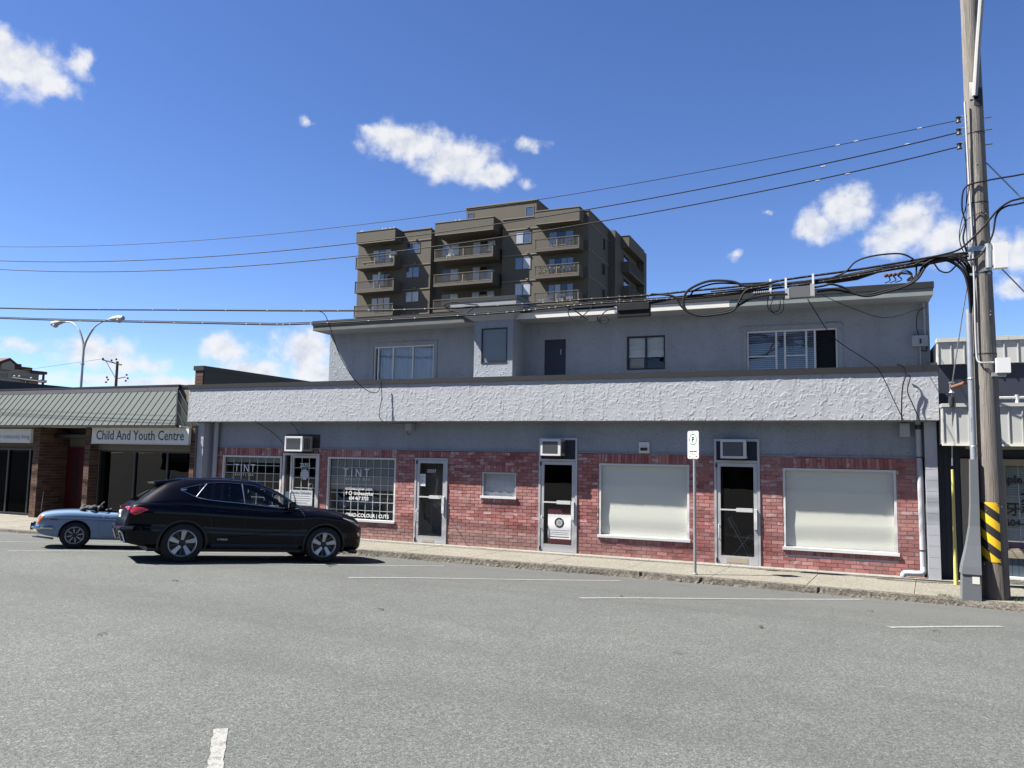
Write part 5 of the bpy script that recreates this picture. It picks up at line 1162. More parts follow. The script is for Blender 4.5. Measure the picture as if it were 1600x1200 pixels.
MB().box(AX0, AX1 - HIP + .0, 16.46, 17.4, 4.06, 4.115).build('roof_edge', M['cap'], yc)
MB().box(AX0, -16.6, 15.75, 16.99, 2.86, 2.9).build('soffit', M['sign_cream'], yc)
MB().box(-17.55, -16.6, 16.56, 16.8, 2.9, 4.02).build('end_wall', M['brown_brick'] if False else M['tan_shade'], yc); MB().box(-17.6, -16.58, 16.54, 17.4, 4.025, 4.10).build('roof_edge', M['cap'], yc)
MB().box(-45, -16.65, 17.4, 30, 3.8, 4.0).build('roof', M['cap'], yc)
pw = MB().box(-16.90, -16.62, 16.48, 27, 3.9, 4.52).build('parapet', M['brown_mortar'], yc)
z = 4.03
while z < 4.45: B(-16.90, -16.615, 16.465, 16.49, z + .004, z + .092).build('brick', M['brown_brick'], pw); z += .1
MB().box(-16.613, -16.59, 16.5, 27, 3.9, 4.50).build('membrane', M['black'], pw); MB().box(-16.95, -16.57, 16.44, 27, 4.50, 4.63).build('coping', M['black'], pw)
MB().box(-30.4, -30, 19.0, 40, 3.9, 4.80).build('parapet', M['black'], yc)
MB().box(-45, -16.7, 29.7, 30, .0, 3.9).build('rear_wall', M['tan_shade'], yc)

# ================================================================ RIGHT NEIGHBOUR: dental office
dn = thing('dental_office', 'navy shop with a cream ribbed metal canopy and lettered window behind the pole', 'building', (4, 16.5, 0))
RX0, RX1 = 1.665, 9.0
MB().box(1.66, 2.02, 16.48, 16.7, .1, 2.6).box(2.02, RX1, 16.5, 16.7, 2.36, 3.3).build('wall', M['navy'], dn)
x = 1.66
while x < 2.02: MB().box(x + .003, x + .087, 16.465, 16.482, .12, 2.55).build('board', M['navy'], dn); x += .09
MB().box(2.02, 2.16, 16.44, 16.6, .12, 2.33).box(2.16, 2.66, 16.46, 16.6, 2.2, 2.33).box(2.56, 2.70, 16.44, 16.6, .54, 2.33).box(2.70, RX1, 16.44, 16.6, 2.245, 2.33).box(2.58, RX1, 16.43, 16.6, .56, .69).each('beige_trim', M['tan'], dn)
dd = MB().box(2.165, 2.55, 16.50, 16.56, .13, 2.19).build('door', M['navy'], dn)
x = 2.58
while x < RX1 - .1: MB().box(x + .003, x + .097, 16.47, 16.6, .15, .555).build('board', M['blue_board'], dn); x += .1
wn = frame_mb(2.70, 5.6, .69, 2.245, 16.47, 16.55, .035).box(4.1, 4.15, 16.472, 16.55, .73, 2.2).build('window', M['tan'], dn)
MB().quad((2.735, 16.52, .725), (5.565, 16.52, .725), (5.565, 16.52, 2.21), (2.735, 16.52, 2.21)).build('pane', M['glass'], wn)
slats(2.74, 5.56, .86, 2.2, 16.57, wn, 'blind', .03)
mm = MB()
for i in range(1, 14): x = 2.735 + i * .205; mm.box(x - .006, x + .006, 16.535, 16.545, .83, 2.21)
for zz in (1.06, 1.36, 1.66, 1.96): mm.box(2.735, 5.565, 16.534, 16.544, zz - .006, zz + .006)
mm.build('muntin_bars', M['alu_white'], wn); MB().box(2.735, 5.565, 16.525, 16.533, .725, .84).build('purple_band', M['purple'], wn)
text('Maple', .20, M['black'], wn, 2.52, 16.515, 1.90, bold=.006); text('牙科', .255, M['black'], wn, 2.70, 16.515, 1.335, bold=.004); text('永', .36, M['black'], wn, 2.95, 16.515, 1.56, bold=.004)
text('604-', .165, M['black'], wn, 2.70, 16.515, 1.13, bold=.005)
MB().box(2.1, RX1, 16.25, 16.42, .112, .205).build('step', M['concrete'], dn); MB().box(2.58, RX1, 16.40, 16.46, .205, .235).build('base_trim', M['white'], dn)
# canopy and upper fascia of ribbed cladding, pan by pan
cn_ = MB().box(RX0 + .01, RX1, 15.63, 16.99, 2.585, 3.255).build('canopy', M['cream_metal'], dn)
x = RX0
while x < RX1 - .1:
    p = MB().box(x + .004, x + .20, 15.612, 15.632, 2.59, 3.235); p.box(x, x + .016, 15.594, 15.632, 2.59, 3.235)
    p.build('cladding_panel', M['cream_metal'], cn_); x += .20
MB().box(RX0 - .01, RX1, 15.57, 15.9, 3.238, 3.30).build('canopy_cap', M['cream_metal'], dn); MB().box(RX0 - .015, RX1, 15.575, 15.65, 2.55, 2.588).build('drip_edge', M['sign_cream'], dn)
rl = MB().tube([(2.35, 15.72, 3.40), (RX1, 15.72, 3.40)], .022, 8)
for x in (2.83, 4.4, 6): rl.tube([(x, 15.72, 3.30), (x, 15.72, 3.45)], .03, 8)
rl.build('white_rail', M['white'], dn)
MB().box(2.05, RX1, 15.7, 15.95, 2.50, 2.548).build('under_trim', M['tan'], dn)
MB().box(RX0, RX1, 17.0, 17.2, 3.25, 4.2).build('wall', M['navy'], dn)
uf = MB().box(1.76, RX1, 16.93, 27, 4.15, 4.6).build('fascia', M['cream_metal'], dn)
x = 1.76
while x < RX1 - .1:
    p = MB().box(x + .004, x + .22, 16.912, 16.932, 4.15, 4.575); p.box(x, x + .016, 16.892, 16.932, 4.15, 4.575)
    p.build('cladding_panel', M['cream_metal'], uf); x += .22
x = 1.75
while x < RX1: MB().box(x, x + 1.195, 16.87, 17.1, 4.58, 4.66).build('roof_trim', M['cream_metal'], uf); x += 1.2
MB().box(RX0, RX1, 26.8, 27, 0, 4.15).build('rear_wall', M['navy'], dn)

# ================================================================ APARTMENT TOWER behind
tw = thing('apartment_tower', 'taupe stucco apartment tower with stacked balconies rising behind the shops', 'building', (-37, 75, 0))
YM, ST = 73.6, 2.8
FL = [23.24 - ST * i for i in range(3)]          # balcony floors in view, then further ones hidden
def win(x0, x1, z0, z1, y, panes, nm='window', mat='rail', axis='x', fw=.07):
    if axis == 'x':
        o = frame_mb(x0, x1, z0, z1, y - .04, y + .1, fw).build(nm, M[mat], tw); n = len(panes)
        for i, p in enumerate(panes):
            a, b = x0 + fw + (x1 - x0 - 2 * fw) * i / n, x0 + fw + (x1 - x0 - 2 * fw) * (i + 1) / n
            MB().quad((a + .02, y - .01, z0 + fw), (b - .02, y - .01, z0 + fw), (b - .02, y - .01, z1 - fw), (a + .02, y - .01, z1 - fw)).build('pane', M[p], o)
            if i: MB().box(a - .03, a + .03, y - .045, y + .0, z0 + fw, z1 - fw).build('mullion', M[mat], o)
    else:
        o = MB().box(y - .1, y + .03, x0, x1, z0, z1).build(nm, M[mat], tw); MB().box(y + .03, y + .034, x0 + .08, x1 - .08, z0 + .08, z1 - .08).build('pane', M[panes[0]], o)
    return o
M['cur_glass'] = simple('curtained_window', (.42, .46, .52), .25, var=.35, sc=1.3, streak=(3, 1, .1), coat=.6)
M['sky_glass'] = simple('sky_lit_window', (.07, .10, .15), .05, 0, .2, 2, coat=1, spec=1)
M['drk_glass'] = simple('dark_window', (.02, .024, .03), .08, coat=.6)
C_, S_, D_ = 'cur_glass', 'sky_glass', 'drk_glass'
# wall masses (butted, never flush)
w_ = MB().box(-51.4, -41.72, YM, 92, 0, 27.35).build('wall', M['tower'], tw)
MB().box(-41.715, -33.0, 74.7, 91.9, 0, 27.2).build('wall', M['tower'], tw)
MB().box(-32.995, -23.35, YM, 91.8, 0, 27.35).build('wall', M['tower'], tw)
MB().box(-23.345, -22.6, 81.0, 91.5, 0, 27.3).build('wall', M['tower'], tw)
MB().box(-22.595, -21.75, 90.9, 92.3, 0, 27.3).build('wall', M['tower'], tw)
MB().box(-38.4, -29.9, 75.6, 80.5, 27.1, 29.85).build('penthouse', M['tower'], tw); MB().box(-38.5, -29.8, 75.5, 80.6, 29.85, 29.97).each('coping', M['tower_light'], tw)
cb_ = MB().box(-51.45, -41.69, YM - .06, YM + .2, 27.35, 27.45).box(-33.02, -23.3, YM - .06, YM + .2, 27.35, 27.45).box(-23.4, -23.28, YM + .2, 91.8, 27.35, 27.45).box(-41.7, -33.0, 74.65, 74.9, 27.2, 27.3); cb_.each('coping', M['tower_light'], tw)
lg = MB()
for i in range(4):
    z = 26.1 - ST * i; lg.box(-45.40, -41.70, YM - .06, YM + .02, z, z + .11).box(-32.98, -28.65, YM - .06, YM + .02, z, z + .11).box(-23.36, -23.30, YM + .05, 81, z, z + .11)
lg.each('ledge', M['tower_light'], tw)
lamps = MB()
for i in range(4):
    z = 26.22 - ST * i
    for x in (-43.6, -30.0): lamps.box(x - .13, x + .13, YM - .2, YM - .05, z, z + .13)
lamps.each('soffit_lamp', M['tower_light'], tw)
def balcony(x0, x1, z, y0, y1, items=None, axis='x'):
    t = .14; H = 1.08
    b = MB().box(x0, x1, y0, y1, z - .18, z + .03).build('balcony', M['tower'], tw)
    if axis == 'x':
        MB().box(x1 - t, x1 - .004, y0 + .005, y1, z + .03, z + H).box(x0 + .004, x0 + t * .6, y0 + .005, y0 + .22, z + .03, z + H).each('end_wall', M['tower'], b)
        MB().box(x0, x1, y0 - .03, y0 + .1, z + H, z + H + .08).box(x0, x1, y0 - .02, y0 + .06, z - .20, z + .06).build('rail', M['tower'], b)
        m = MB(); n = int((x1 - x0 - .3) / .14)
        for i in range(n): x = x0 + .15 + (x1 - x0 - .3) * i / (n - 1); m.box(x - .017, x + .017, y0 + .01, y0 + .04, z + .06, z + H)
        m.build('baluster', M['rail'], b)
        m = MB().box((x0 + x1) / 2 - .04, (x0 + x1) / 2 + .04, y0, y0 + .06, z + .06, z + H).box(x0 + .15, x1 - .15, y0 + .0, y0 + .05, z + .12, z + .17); m.build('post', M['tower_light'], b)
    else:
        MB().box(x0 + .005, x1 - .005, y0 + .004, y0 + t, z + .03, z + H).build('end_wall', M['tower'], b)
        MB().box(x1 - .1, x1 + .02, y0, y1, z + H, z + H + .08).box(x1 - .05, x1 + .02, y0, y1, z - .2, z + .05).build('rail', M['tower'], b)
        m = MB(); n = int((y1 - y0) / .15)
        for i in range(n): y = y0 + .2 + (y1 - y0 - .3) * i / (n - 1); m.box(x1 - .05, x1 - .02, y - .017, y + .017, z + .05, z + H)
        m.build('baluster', M['rail'], b)
    return b
AB = {'A': (-50.62, -45.44), 'B': (-40.38, -33.34), 'D': (-28.62, -23.82)}
for k, (x0, x1) in AB.items():
    yb = YM if k != 'B' else 74.7
    tp = MB().box(x0, x1, 72.0, yb, 25.95, 27.3).build('roof_box', M['tower'], tw); MB().box(x0 - .03, x1 + .03, 71.96, yb, 27.3, 27.38).box(x0 + .02, x1 - .02, 71.975, 72.0, 25.93, 26.0).build('coping', M['tower_light'], tp)
    for i, z in enumerate(FL + [FL[-1] - ST]): balcony(x0, x1, z, 72.0, yb)
for i in range(3):
    z = FL[i] + .08
    win(-49.4, -46.85, z, z + 2.2, YM, (C_, S_, C_) if i != 1 else (C_, S_, D_), 'balcony_door')
    win(-44.85, -43.1, z + 1.38, z + 2.62, YM, ((D_, S_), (S_, S_), (C_, C_))[i])
    win(-40.9, -38.7, z + .95, z + 2.3, 74.7, ((S_, C_), (D_, C_), (D_, C_))[i]); win(-37.1, -34.25, z, z + 2.3, 74.7, ((C_, D_, C_), (C_, D_, S_), (C_, D_, C_))[i], 'balcony_door')
    win(-31.5, -29.65, z + 1.24, z + 2.60, YM, ((C_, S_), (S_, C_), (C_, C_))[i]); win(-27.7, -24.9, z, z + 2.2, YM, ((S_, D_, S_), (S_, D_, S_, S_), (S_, C_, D_, S_))[i], 'balcony_door')
    win(78.2, 79.6, z + 1.2, z + 2.6, -23.35, (D_,), axis='y'); win(84.5, 87, z, z + 2.2, -22.6, (D_,), 'balcony_door', axis='y'); win(88, 89.8, z, z + 2.2, -22.6, (S_,), 'balcony_door', axis='y')
    balcony(-22.6, -21.7, z - .08, 83.6, 91, axis='y')
rb = MB().box(-22.6, -21.7, 83.6, 90.9, 25.95, 27.3).build('roof_box', M['tower'], tw); MB().box(-22.62, -21.67, 83.55, 90.9, 27.3, 27.36).build('coping', M['tower_light'], rb)
win(-38.25, -37.5, 27.9, 29.3, 75.6, (S_,)); win(-31.2, -30.2, 27.7, 29.25, 75.6, (S_,), fw=.09)
# things on the balconies
def leafball(name, label, c, ext, n, r=.10):
    m = MB()
    for _ in range(n):
        p = Vector((c[0] + rng.uniform(-1, 1) * ext[0], c[1] + rng.uniform(-1, 1) * ext[1], c[2] + rng.uniform(0, 1) * ext[2])); a, b = Vector(rng.normal(0, 1, 3)).normalized(), Vector(rng.normal(0, 1, 3)).normalized()
        m.quad(p - a * r, p + b * r * .5, p + a * r, p - b * r * .5)
    t = thing(name, label, 'plant', c); m.build('foliage', M['leaf'], t); MB().box(c[0] - ext[0], c[0] + ext[0], c[1] - .12, c[1] + .12, c[2] - .2, c[2] + .02).build('planter', M['rust'], t); return t
leafball('balcony_plants', 'row of green plants along the middle right balcony of the tower', (-26.2, 72.3, FL[1] + .25), (2.0, .12, .75), 260, .13)
leafball('potted_plant', 'potted plant on the top middle balcony of the tower', (-34.0, 72.4, FL[0] + .25), (.25, .15, .5), 50, .12); leafball('potted_plant', 'pale potted plant on the top left balcony of the tower', (-48.6, 72.6, FL[0] + .3), (.5, .2, 1.2), 60, .14)
def clutter(name, label, cat, x, y, z, boxes):
    t = thing(name, label, cat, (x, y, z))
    for nm, mat, b in boxes: MB().box(x + b[0], x + b[1], y + b[2], y + b[3], z + b[4], z + b[5]).build(nm, M[mat], t)
    return t
z = FL[2]
for i, (dx, h) in enumerate(((-1.6, .55), (-.75, .85), (.35, .5), (.55, .95), (1.35, .6))): clutter('cushion', ('pale cushion low at the left of the bottom right balcony', 'pale cushion second from the left on the bottom right balcony', 'pale cushion in the middle of the bottom right balcony', 'topmost pale cushion on the bottom right balcony', 'pale cushion at the right end of the bottom right balcony')[i], 'cushion', -26.2 + dx, 72.12, z + h - .3, [('cover', 'curtain', (-.38, .38, 0, .1, 0, .26))])
clutter('banner', 'pale cloth hung in a curve on the top right tower balcony', 'banner', -25.6, 72.1, FL[0] + .3, [('cloth', 'tan', (-1.2, .3, 0, .02, .0, .12)), ('cloth', 'leaf', (.6, 1.4, 0, .02, .2, .5))])
clutter('satellite_dish', 'white round dish on the middle left balcony of the tower', 'dish', -48.3, 72.15, FL[1] + .35, [('dish', 'white', (-.35, .35, 0, .08, 0, .55)), ('arm', 'rail', (-.05, .05, .08, .4, 0, .1))])
clutter('parasol', 'closed white and red parasol on the middle left balcony', 'parasol', -47.7, 72.6, FL[1], [('pole', 'white', (-.04, .04, -.04, .04, 0, 2.2)), ('canopy', 'curtain', (-.12, .12, -.12, .12, 1.1, 2.1))])
clutter('garden_table', 'pale table and boxes on the top left balcony of the tower', 'table', -49, 72.3, FL[0], [('top', 'tan', (-.9, .9, 0, .5, .55, .62)), ('leg', 'tan', (-.8, -.7, .1, .4, 0, .55)), ('leg', 'tan', (.7, .8, .1, .4, 0, .55))])
clutter('storage_box', 'white storage box at the right end of the top left balcony', 'box', -46.0, 72.4, FL[0] + .9, [('box', 'white', (-.35, .35, 0, .4, 0, .6)), ('front', 'black', (-.2, .2, -.02, 0, .12, .45))])
clutter('balcony_chair', 'white plastic chair on the top middle balcony of the tower', 'chair', -38.9, 72.5, FL[0], [('seat', 'white', (-.3, .3, 0, .5, .45, .5)), ('backrest', 'white', (-.3, .3, .5, .55, .5, 1.3)), ('leg', 'white', (-.3, -.24, 0, .06, 0, .45)), ('leg', 'white', (.24, .3, 0, .06, 0, .45))])
for i, x in enumerate((-36.9, -34.2)): clutter('flower_pot', ('pale flower pots near the centre of the second middle balcony', 'white pot at the right end of the second middle balcony')[i], 'pot', x, 72.3, FL[1] + .05, [('pot', 'curtain', (-.35, .35, 0, .3, 0, .35))])
for i, x in enumerate((-50.2, -49.9, -47, -46.2, -45.9)): pass
gulls = [(-49.7, 'two small gulls', 27.42), (-48.1, '', 27.42)]
bx = MB()
for x in (-50.3, -50.1, -47.4, -47.0, -46.4, -45.9, -38.1, -37.6): bx.sphere((x, 72.4, 27.46), .09, 6, 4).sphere((x + .07, 72.38, 27.56), .045, 6, 4)
tag(bx.build('gulls', M['white'], None, loc=(-46, 72.4, 27.4)), 'white gulls perched along the tower roof edge', 'birds', kind='stuff')

# ================================================================ FAR BACKGROUND
sl = thing('street_lamp', 'grey double armed street lamp standing behind the low shops', 'street lamp', (-49.68, 38, 0))
MB().tube([(-49.75, 38, 0), (-49.69, 38, 9.3)], [.12, .075], 10).build('pole', M['galv'], sl, smooth=True); MB().lathe([(.08, 8.15), (.13, 8.17), (.13, 8.25), (.08, 8.27)], (-49.70, 38, 0), 'z', 10).build('collar', M['galv'], sl)
MB().tube(crom([(-49.69, 38, 9.2), (-49.85, 38, 9.9), (-50.4, 38, 10.8), (-51.1, 38, 11.25), (-51.9, 38, 11.36)], 6), [.07] * 12 + [.05] * 13, 8).build('arm', M['galv'], sl, smooth=True)
MB().tube(crom([(-49.69, 38, 9.2), (-49.45, 38, 9.9), (-48.8, 38, 10.75), (-48.0, 38, 11.15), (-47.2, 38, 11.28)], 6), [.07] * 12 + [.05] * 13, 8).build('arm', M['galv'], sl, smooth=True)
for x0, x1 in ((-51.8, -53.3), (-47.3, -45.85)):
    d = x1 - x0; z = 11.36 if d < 0 else 11.28; z1 = z - .12 if d < 0 else z - .02
    MB().tube([(x0, 38, z), (x0 + .2 * d, 38, z + .03), (x0 + .6 * d, 38, z1 + .06), (x0 + .92 * d, 38, z1 + .03), (x1, 38, z1)], [.07, .14, .2, .17, .04], 10).build('lamp_head', M['ac'], sl, smooth=True)
    MB().sphere((x0 + .68 * d, 38, z1 - .1), .2, 10, 6, .9).build('lens', M['curtain'], sl, smooth=True)
fp = thing('utility_pole', 'distant dark wooden pole with crossarm and transformers behind the shop row', 'utility pole', (-80.3, 66, 0))
MB().tube([(-80.35, 66, 0), (-80.3, 66, 12.7)], [.22, .15], 8).build('shaft', M['old_wood'], fp)
MB().tube([(-82.9, 66, 13.0), (-79.6, 66, 12.25)], .09, 6).tube([(-80.0, 65.9, 10.6), (-78.7, 65.9, 10.75)], .06, 6).each('crossarm', M['old_wood'], fp); MB().tube([(-82.3, 66, 12.85), (-80.4, 66, 10.6)], .04, 5).build('brace', M['old_wood'], fp)
MB().cyl((-81.35, 65.8, 8.6), (-81.35, 65.8, 9.45), .35, n=12).cyl((-79.3, 65.8, 8.6), (-79.3, 65.8, 9.35), .33, n=12).each('transformer', M['ac'], fp)
i_ = MB()
for x, z in ((-82.7, 13.1), (-81.2, 12.85), (-80.4, 12.95), (-81.8, 10.8), (-81.6, 10.5), (-81.9, 10.2), (-78.5, 11), (-78.3, 10.6), (-78.6, 10.3)): i_.sphere((x, 65.9, z), .13, 6, 5)
i_.each('insulator', M['old_wood'], fp)
tag(MB().tube([(-125, 66, 12.2), (-100, 66, 11.9), (-82.7, 66, 13.1)], .02, 5).build('distant_wire', M['rubber'], None, loc=(-82.7, 66, 13.1)), 'faint distant wire running left from the far pole', 'wire')
hb_ = thing('apartment_block', 'distant beige apartment block with a red brown gabled roof at the frame edge', 'building', (-150, 100, 0))
hb_.location = (-130, 80, 0)
MB().box(-140, -125, 62, 87.6, 0, 15.0).build('wall', M['beige'], hb_)
MB().box(-141, -124.4, 61, 84.1, 15.03, 15.8).box(-141, -124.45, 84.13, 86.0, 14.95, 15.42).box(-141, -124.5, 86.03, 88.7, 14.55, 15.02).each('roof', M['roof_brown'], hb_)
MB().prism([(79.6, 15.5), (83.6, 15.5), (81.9, 16.6)], -139, -124.1, 'x').build('gable_roof', M['roof_brown'], hb_); MB().prism([(80.6, 14.6), (82.7, 14.6), (82.7, 15.55), (81.9, 16.1), (80.6, 15.5)], -124.6, -124.05, 'x').build('gable_wall', M['beige'], hb_)
MB().box(-130, -128.5, 79.5, 81.5, 15.8, 17.4).build('chimney', M['beige'], hb_)
MB().box(-124.95, -123.9, 84.5, 88.3, 13.1, 13.5).build('balcony', M['beige'], hb_); MB().box(-124.4, -124.1, 87.75, 88.0, 10, 14.55).build('column', M['roof_brown'], hb_)
for y, z, w in ((81.45, 13.2, .55), (82.15, 13.2, .55), (83.3, 13.0, .4), (84.9, 12.8, .8), (81.45, 11.4, .55), (82.15, 11.4, .55), (85.1, 11.2, .6)):
    o = MB().box(-124.99, -124.93, y - w / 2, y + w / 2, z, z + 1.2).build('window', M['ac'], hb_); MB().box(-124.931, -124.91, y - w / 2 + .08, y + w / 2 - .08, z + .1, z + 1.1).build('pane', M['far_glass'], o)
fq = thing('utility_pole', 'distant short pole with a dark crossarm before the beige apartment block', 'utility pole', (-87.6, 60, 0))
MB().tube([(-87.6, 60, 0), (-87.6, 60, 9.9)], .15, 8).build('shaft', M['old_wood'], fq); MB().tube([(-90.2, 60, 10.35), (-84.5, 60, 9.7)], .10, 6).build('crossarm', M['old_wood'], fq)
for x, z in ((-89.9, 10.55), (-89.0, 10.5), (-86.9, 10.25), (-85.3, 10.0)): MB().sphere((x, 60, z), .1, 6, 5).build('insulator', M['white'], fq)

# ================================================================ ACROSS THE STREET (unseen row added behind the camera for glass and car paint to mirror)
for k, (x0, x1, h, mt) in enumerate(((-62, -31, 8.5, 'roof_brown'), (-30.6, -8, 6.5, 'roof_brown'), (-7.6, 14, 7.5, 'tan_shade'), (14.4, 40, 9.5, 'roof_brown'))):
    ob = thing('shop_building', ('unseen long dark brown shop added across the street', 'unseen low dark brown shop added beside the tan one across the street', 'unseen tan shop added across the street', 'unseen tall dark brown shop added at the far end across the street')[k], 'building', ((x0 + x1) / 2, -24, 0))
    MB().box(x0, x1, -36, -24, -.3, h).build('wall', M[mt], ob); MB().box(x0 - .1, x1 + .1, -36.1, -23.8, h, h + .3).build('coping', M['cap'], ob)
    x = x0 + 1
    while x < x1 - 3: 
        f = frame_mb(x, x + 2.6, .9, 3.2, -24.0, -23.9, .08).build('window', M['cap'], ob); MB().quad((x + .08, -23.97, .98), (x + 2.52, -23.97, .98), (x + 2.52, -23.97, 3.12), (x + .08, -23.97, 3.12)).build('pane', M['drk_glass'], f); x += 3.4

# ================================================================ CARS
def interp(tab, u):
    """monotone cubic through (u, value) pairs"""
    X = np.array([t[0] for t in tab], float); Y = np.array([t[1] for t in tab], float); d = np.diff(Y) / np.diff(X); m = np.zeros(len(X))
    m[0], m[-1] = d[0], d[-1]
    for i in range(1, len(X) - 1):
        if d[i - 1] * d[i] > 0:
            w1, w2 = 2 * (X[i + 1] - X[i]) + (X[i] - X[i - 1]), (X[i + 1] - X[i]) + 2 * (X[i] - X[i - 1]); m[i] = (w1 + w2) / (w1 / d[i - 1] + w2 / d[i])
    u = np.clip(u, X[0], X[-1]); i = int(np.clip(np.searchsorted(X, u) - 1, 0, len(X) - 2)); h = X[i + 1] - X[i]; t = (u - X[i]) / h
    return float(Y[i] * (1 + 2 * t) * (1 - t) ** 2 + m[i] * h * t * (1 - t) ** 2 + Y[i + 1] * t * t * (3 - 2 * t) + m[i + 1] * h * t * t * (t - 1))
def loft(us, section, nsub=5):
    """half sections (v>=0) mirrored into a closed-topped shell; returns a bmesh"""
    bm = bmesh.new(); rows = []
    for u in us:
        P = crom([(p[0], p[1], 0) for p in section(u)], nsub); half = [(p.x, p.y) for p in P]
        ring = [(-v, z) for v, z in half[:0:-1]] + [(v, z) for v, z in half]
        if abs(half[-1][0]) < 1e-6: ring = [(-v, z) for v, z in half[-2:0:-1]] + half if abs(half[0][0]) < 1e-6 else ring
        rows.append([bm.verts.new((u, v, z)) for v, z in ring])
    closed = True
    return bm, rows
def loft_open(us, section, nsub=5, cap=(True, True)):
    bm = bmesh.new(); rows = []
    for u in us:
        P = crom([(p[0], p[1], 0) for p in section(u)], nsub); half = [(max(0, p.x), p.y) for p in P]; half[0] = (half[0][0] if half[0][0] > .02 else 0, half[0][1]); half[-1] = (0 if half[-1][0] < .02 else half[-1][0], half[-1][1])
        right = [(-v, z) for v, z in half]; left = [(v, z) for v, z in half][::-1]
        if half[-1][0] == 0: left = left[1:]
        wrap = half[0][0] == 0
        if wrap: left = left[:-1]
        rows.append([bm.verts.new((u, v, z)) for v, z in right + left])
    n = len(rows[0])
    for a, b in zip(rows, rows[1:]):
        for k in range(n if wrap else n - 1): bm.faces.new((a[k], a[(k + 1) % n], b[(k + 1) % n], b[k]))
    if wrap:
        if cap[0]: bm.faces.new(rows[0][::-1])
        if cap[1]: bm.faces.new(rows[-1])
    bmesh.ops.recalc_face_normals(bm, faces=bm.faces); return bm
def carve(bm, axis, poly, side, remove=True, keep=None):
    """cut a convex outline through the shell (seen along axis) where side(center) holds; returns the cut-out faces as a new bmesh"""
    ax = {'x': (1, 2), 'y': (0, 2), 'z': (0, 1)}[axis]; n = len(poly); cx = sum(p[0] for p in poly) / n; cy = sum(p[1] for p in poly) / n
    lo = [min(p[i] for p in poly) - .12 for i in (0, 1)]; hi = [max(p[i] for p in poly) + .12 for i in (0, 1)]
    def near(f):
        c = f.calc_center_median(); r = max((v.co - c).length for v in f.verts)
        return side(c) and all(lo[i] - r < c[ax[i]] < hi[i] + r for i in (0, 1))
    for i in range(n):
        p, q = poly[i], poly[(i + 1) % n]; d = (q[0] - p[0], q[1] - p[1]); co = [0, 0, 0]; no = [0, 0, 0]; co[ax[0]], co[ax[1]] = p; no[ax[0]], no[ax[1]] = -d[1], d[0]
        fs = [f for f in bm.faces if near(f)]; es = list({e for f in fs for e in f.edges}); vs = list({v for f in fs for v in f.verts})
        bmesh.ops.bisect_plane(bm, geom=vs + es + fs, dist=1e-5, plane_co=co, plane_no=no)
    def inside(c):
        s = 0
        for i in range(n):
            p, q = poly[i], poly[(i + 1) % n]; cr = (q[0] - p[0]) * (c[ax[1]] - p[1]) - (q[1] - p[1]) * (c[ax[0]] - p[0])
            if cr * ((q[0] - p[0]) * (cy - p[1]) - (q[1] - p[1]) * (cx - p[0])) < 0: return False
        return True
    sel = [f for f in bm.faces if side(f.calc_center_median()) and inside(f.calc_center_median())]
    out = bmesh.new(); mp = {}
    for f in sel:
        vv = []
        for v in f.verts:
            if v not in mp: mp[v] = out.verts.new(v.co)
            vv.append(mp[v])
        try: out.faces.new(vv)
        except ValueError: pass
    if remove: bmesh.ops.delete(bm, geom=sel, context='FACES')
    return out
def bm_obj(bm, name, mat, parent, smooth=True, inset=0, flat=None):
    bmesh.ops.remove_doubles(bm, verts=bm.verts, dist=1e-5)
    bmesh.ops.recalc_face_normals(bm, faces=bm.faces)
    if inset:
        bm.normal_update()
        for v in bm.verts: v.co -= v.normal * inset
    me = bpy.data.meshes.new(name); bm.to_mesh(me); me.materials.append(mat)
    me.polygons.foreach_set('use_smooth', [smooth] * len(me.polygons)); me.set_sharp_from_angle(angle=R(40)); me.update(); return link(name, me, parent)
class Surf:
    def __init__(s, bms):
        s.t = [BVHTree.FromBMesh(b) for b in bms]
    def y(s, u, z, side=-1, off=.004):
        best = None
        for t in s.t:
            h = t.ray_cast(Vector((u, side * 3, z)), Vector((0, -side, 0)))
            if h[0] is not None and (best is None or abs(h[0].y) > abs(best)): best = h[0].y
        return (best if best is not None else side * .7) + side * off
    def strip(s, pts, side=-1, off=.004, n=6): return [Vector((p.x, s.y(p.x, p.y, side, off), p.y)) for p in crom([(a, b, 0) for a, b in pts], n)]
def circ(cx, cz, r, n=20): return [(cx + r * math.cos(2 * math.pi * i / n), cz + r * math.sin(2 * math.pi * i / n)) for i in range(n)]
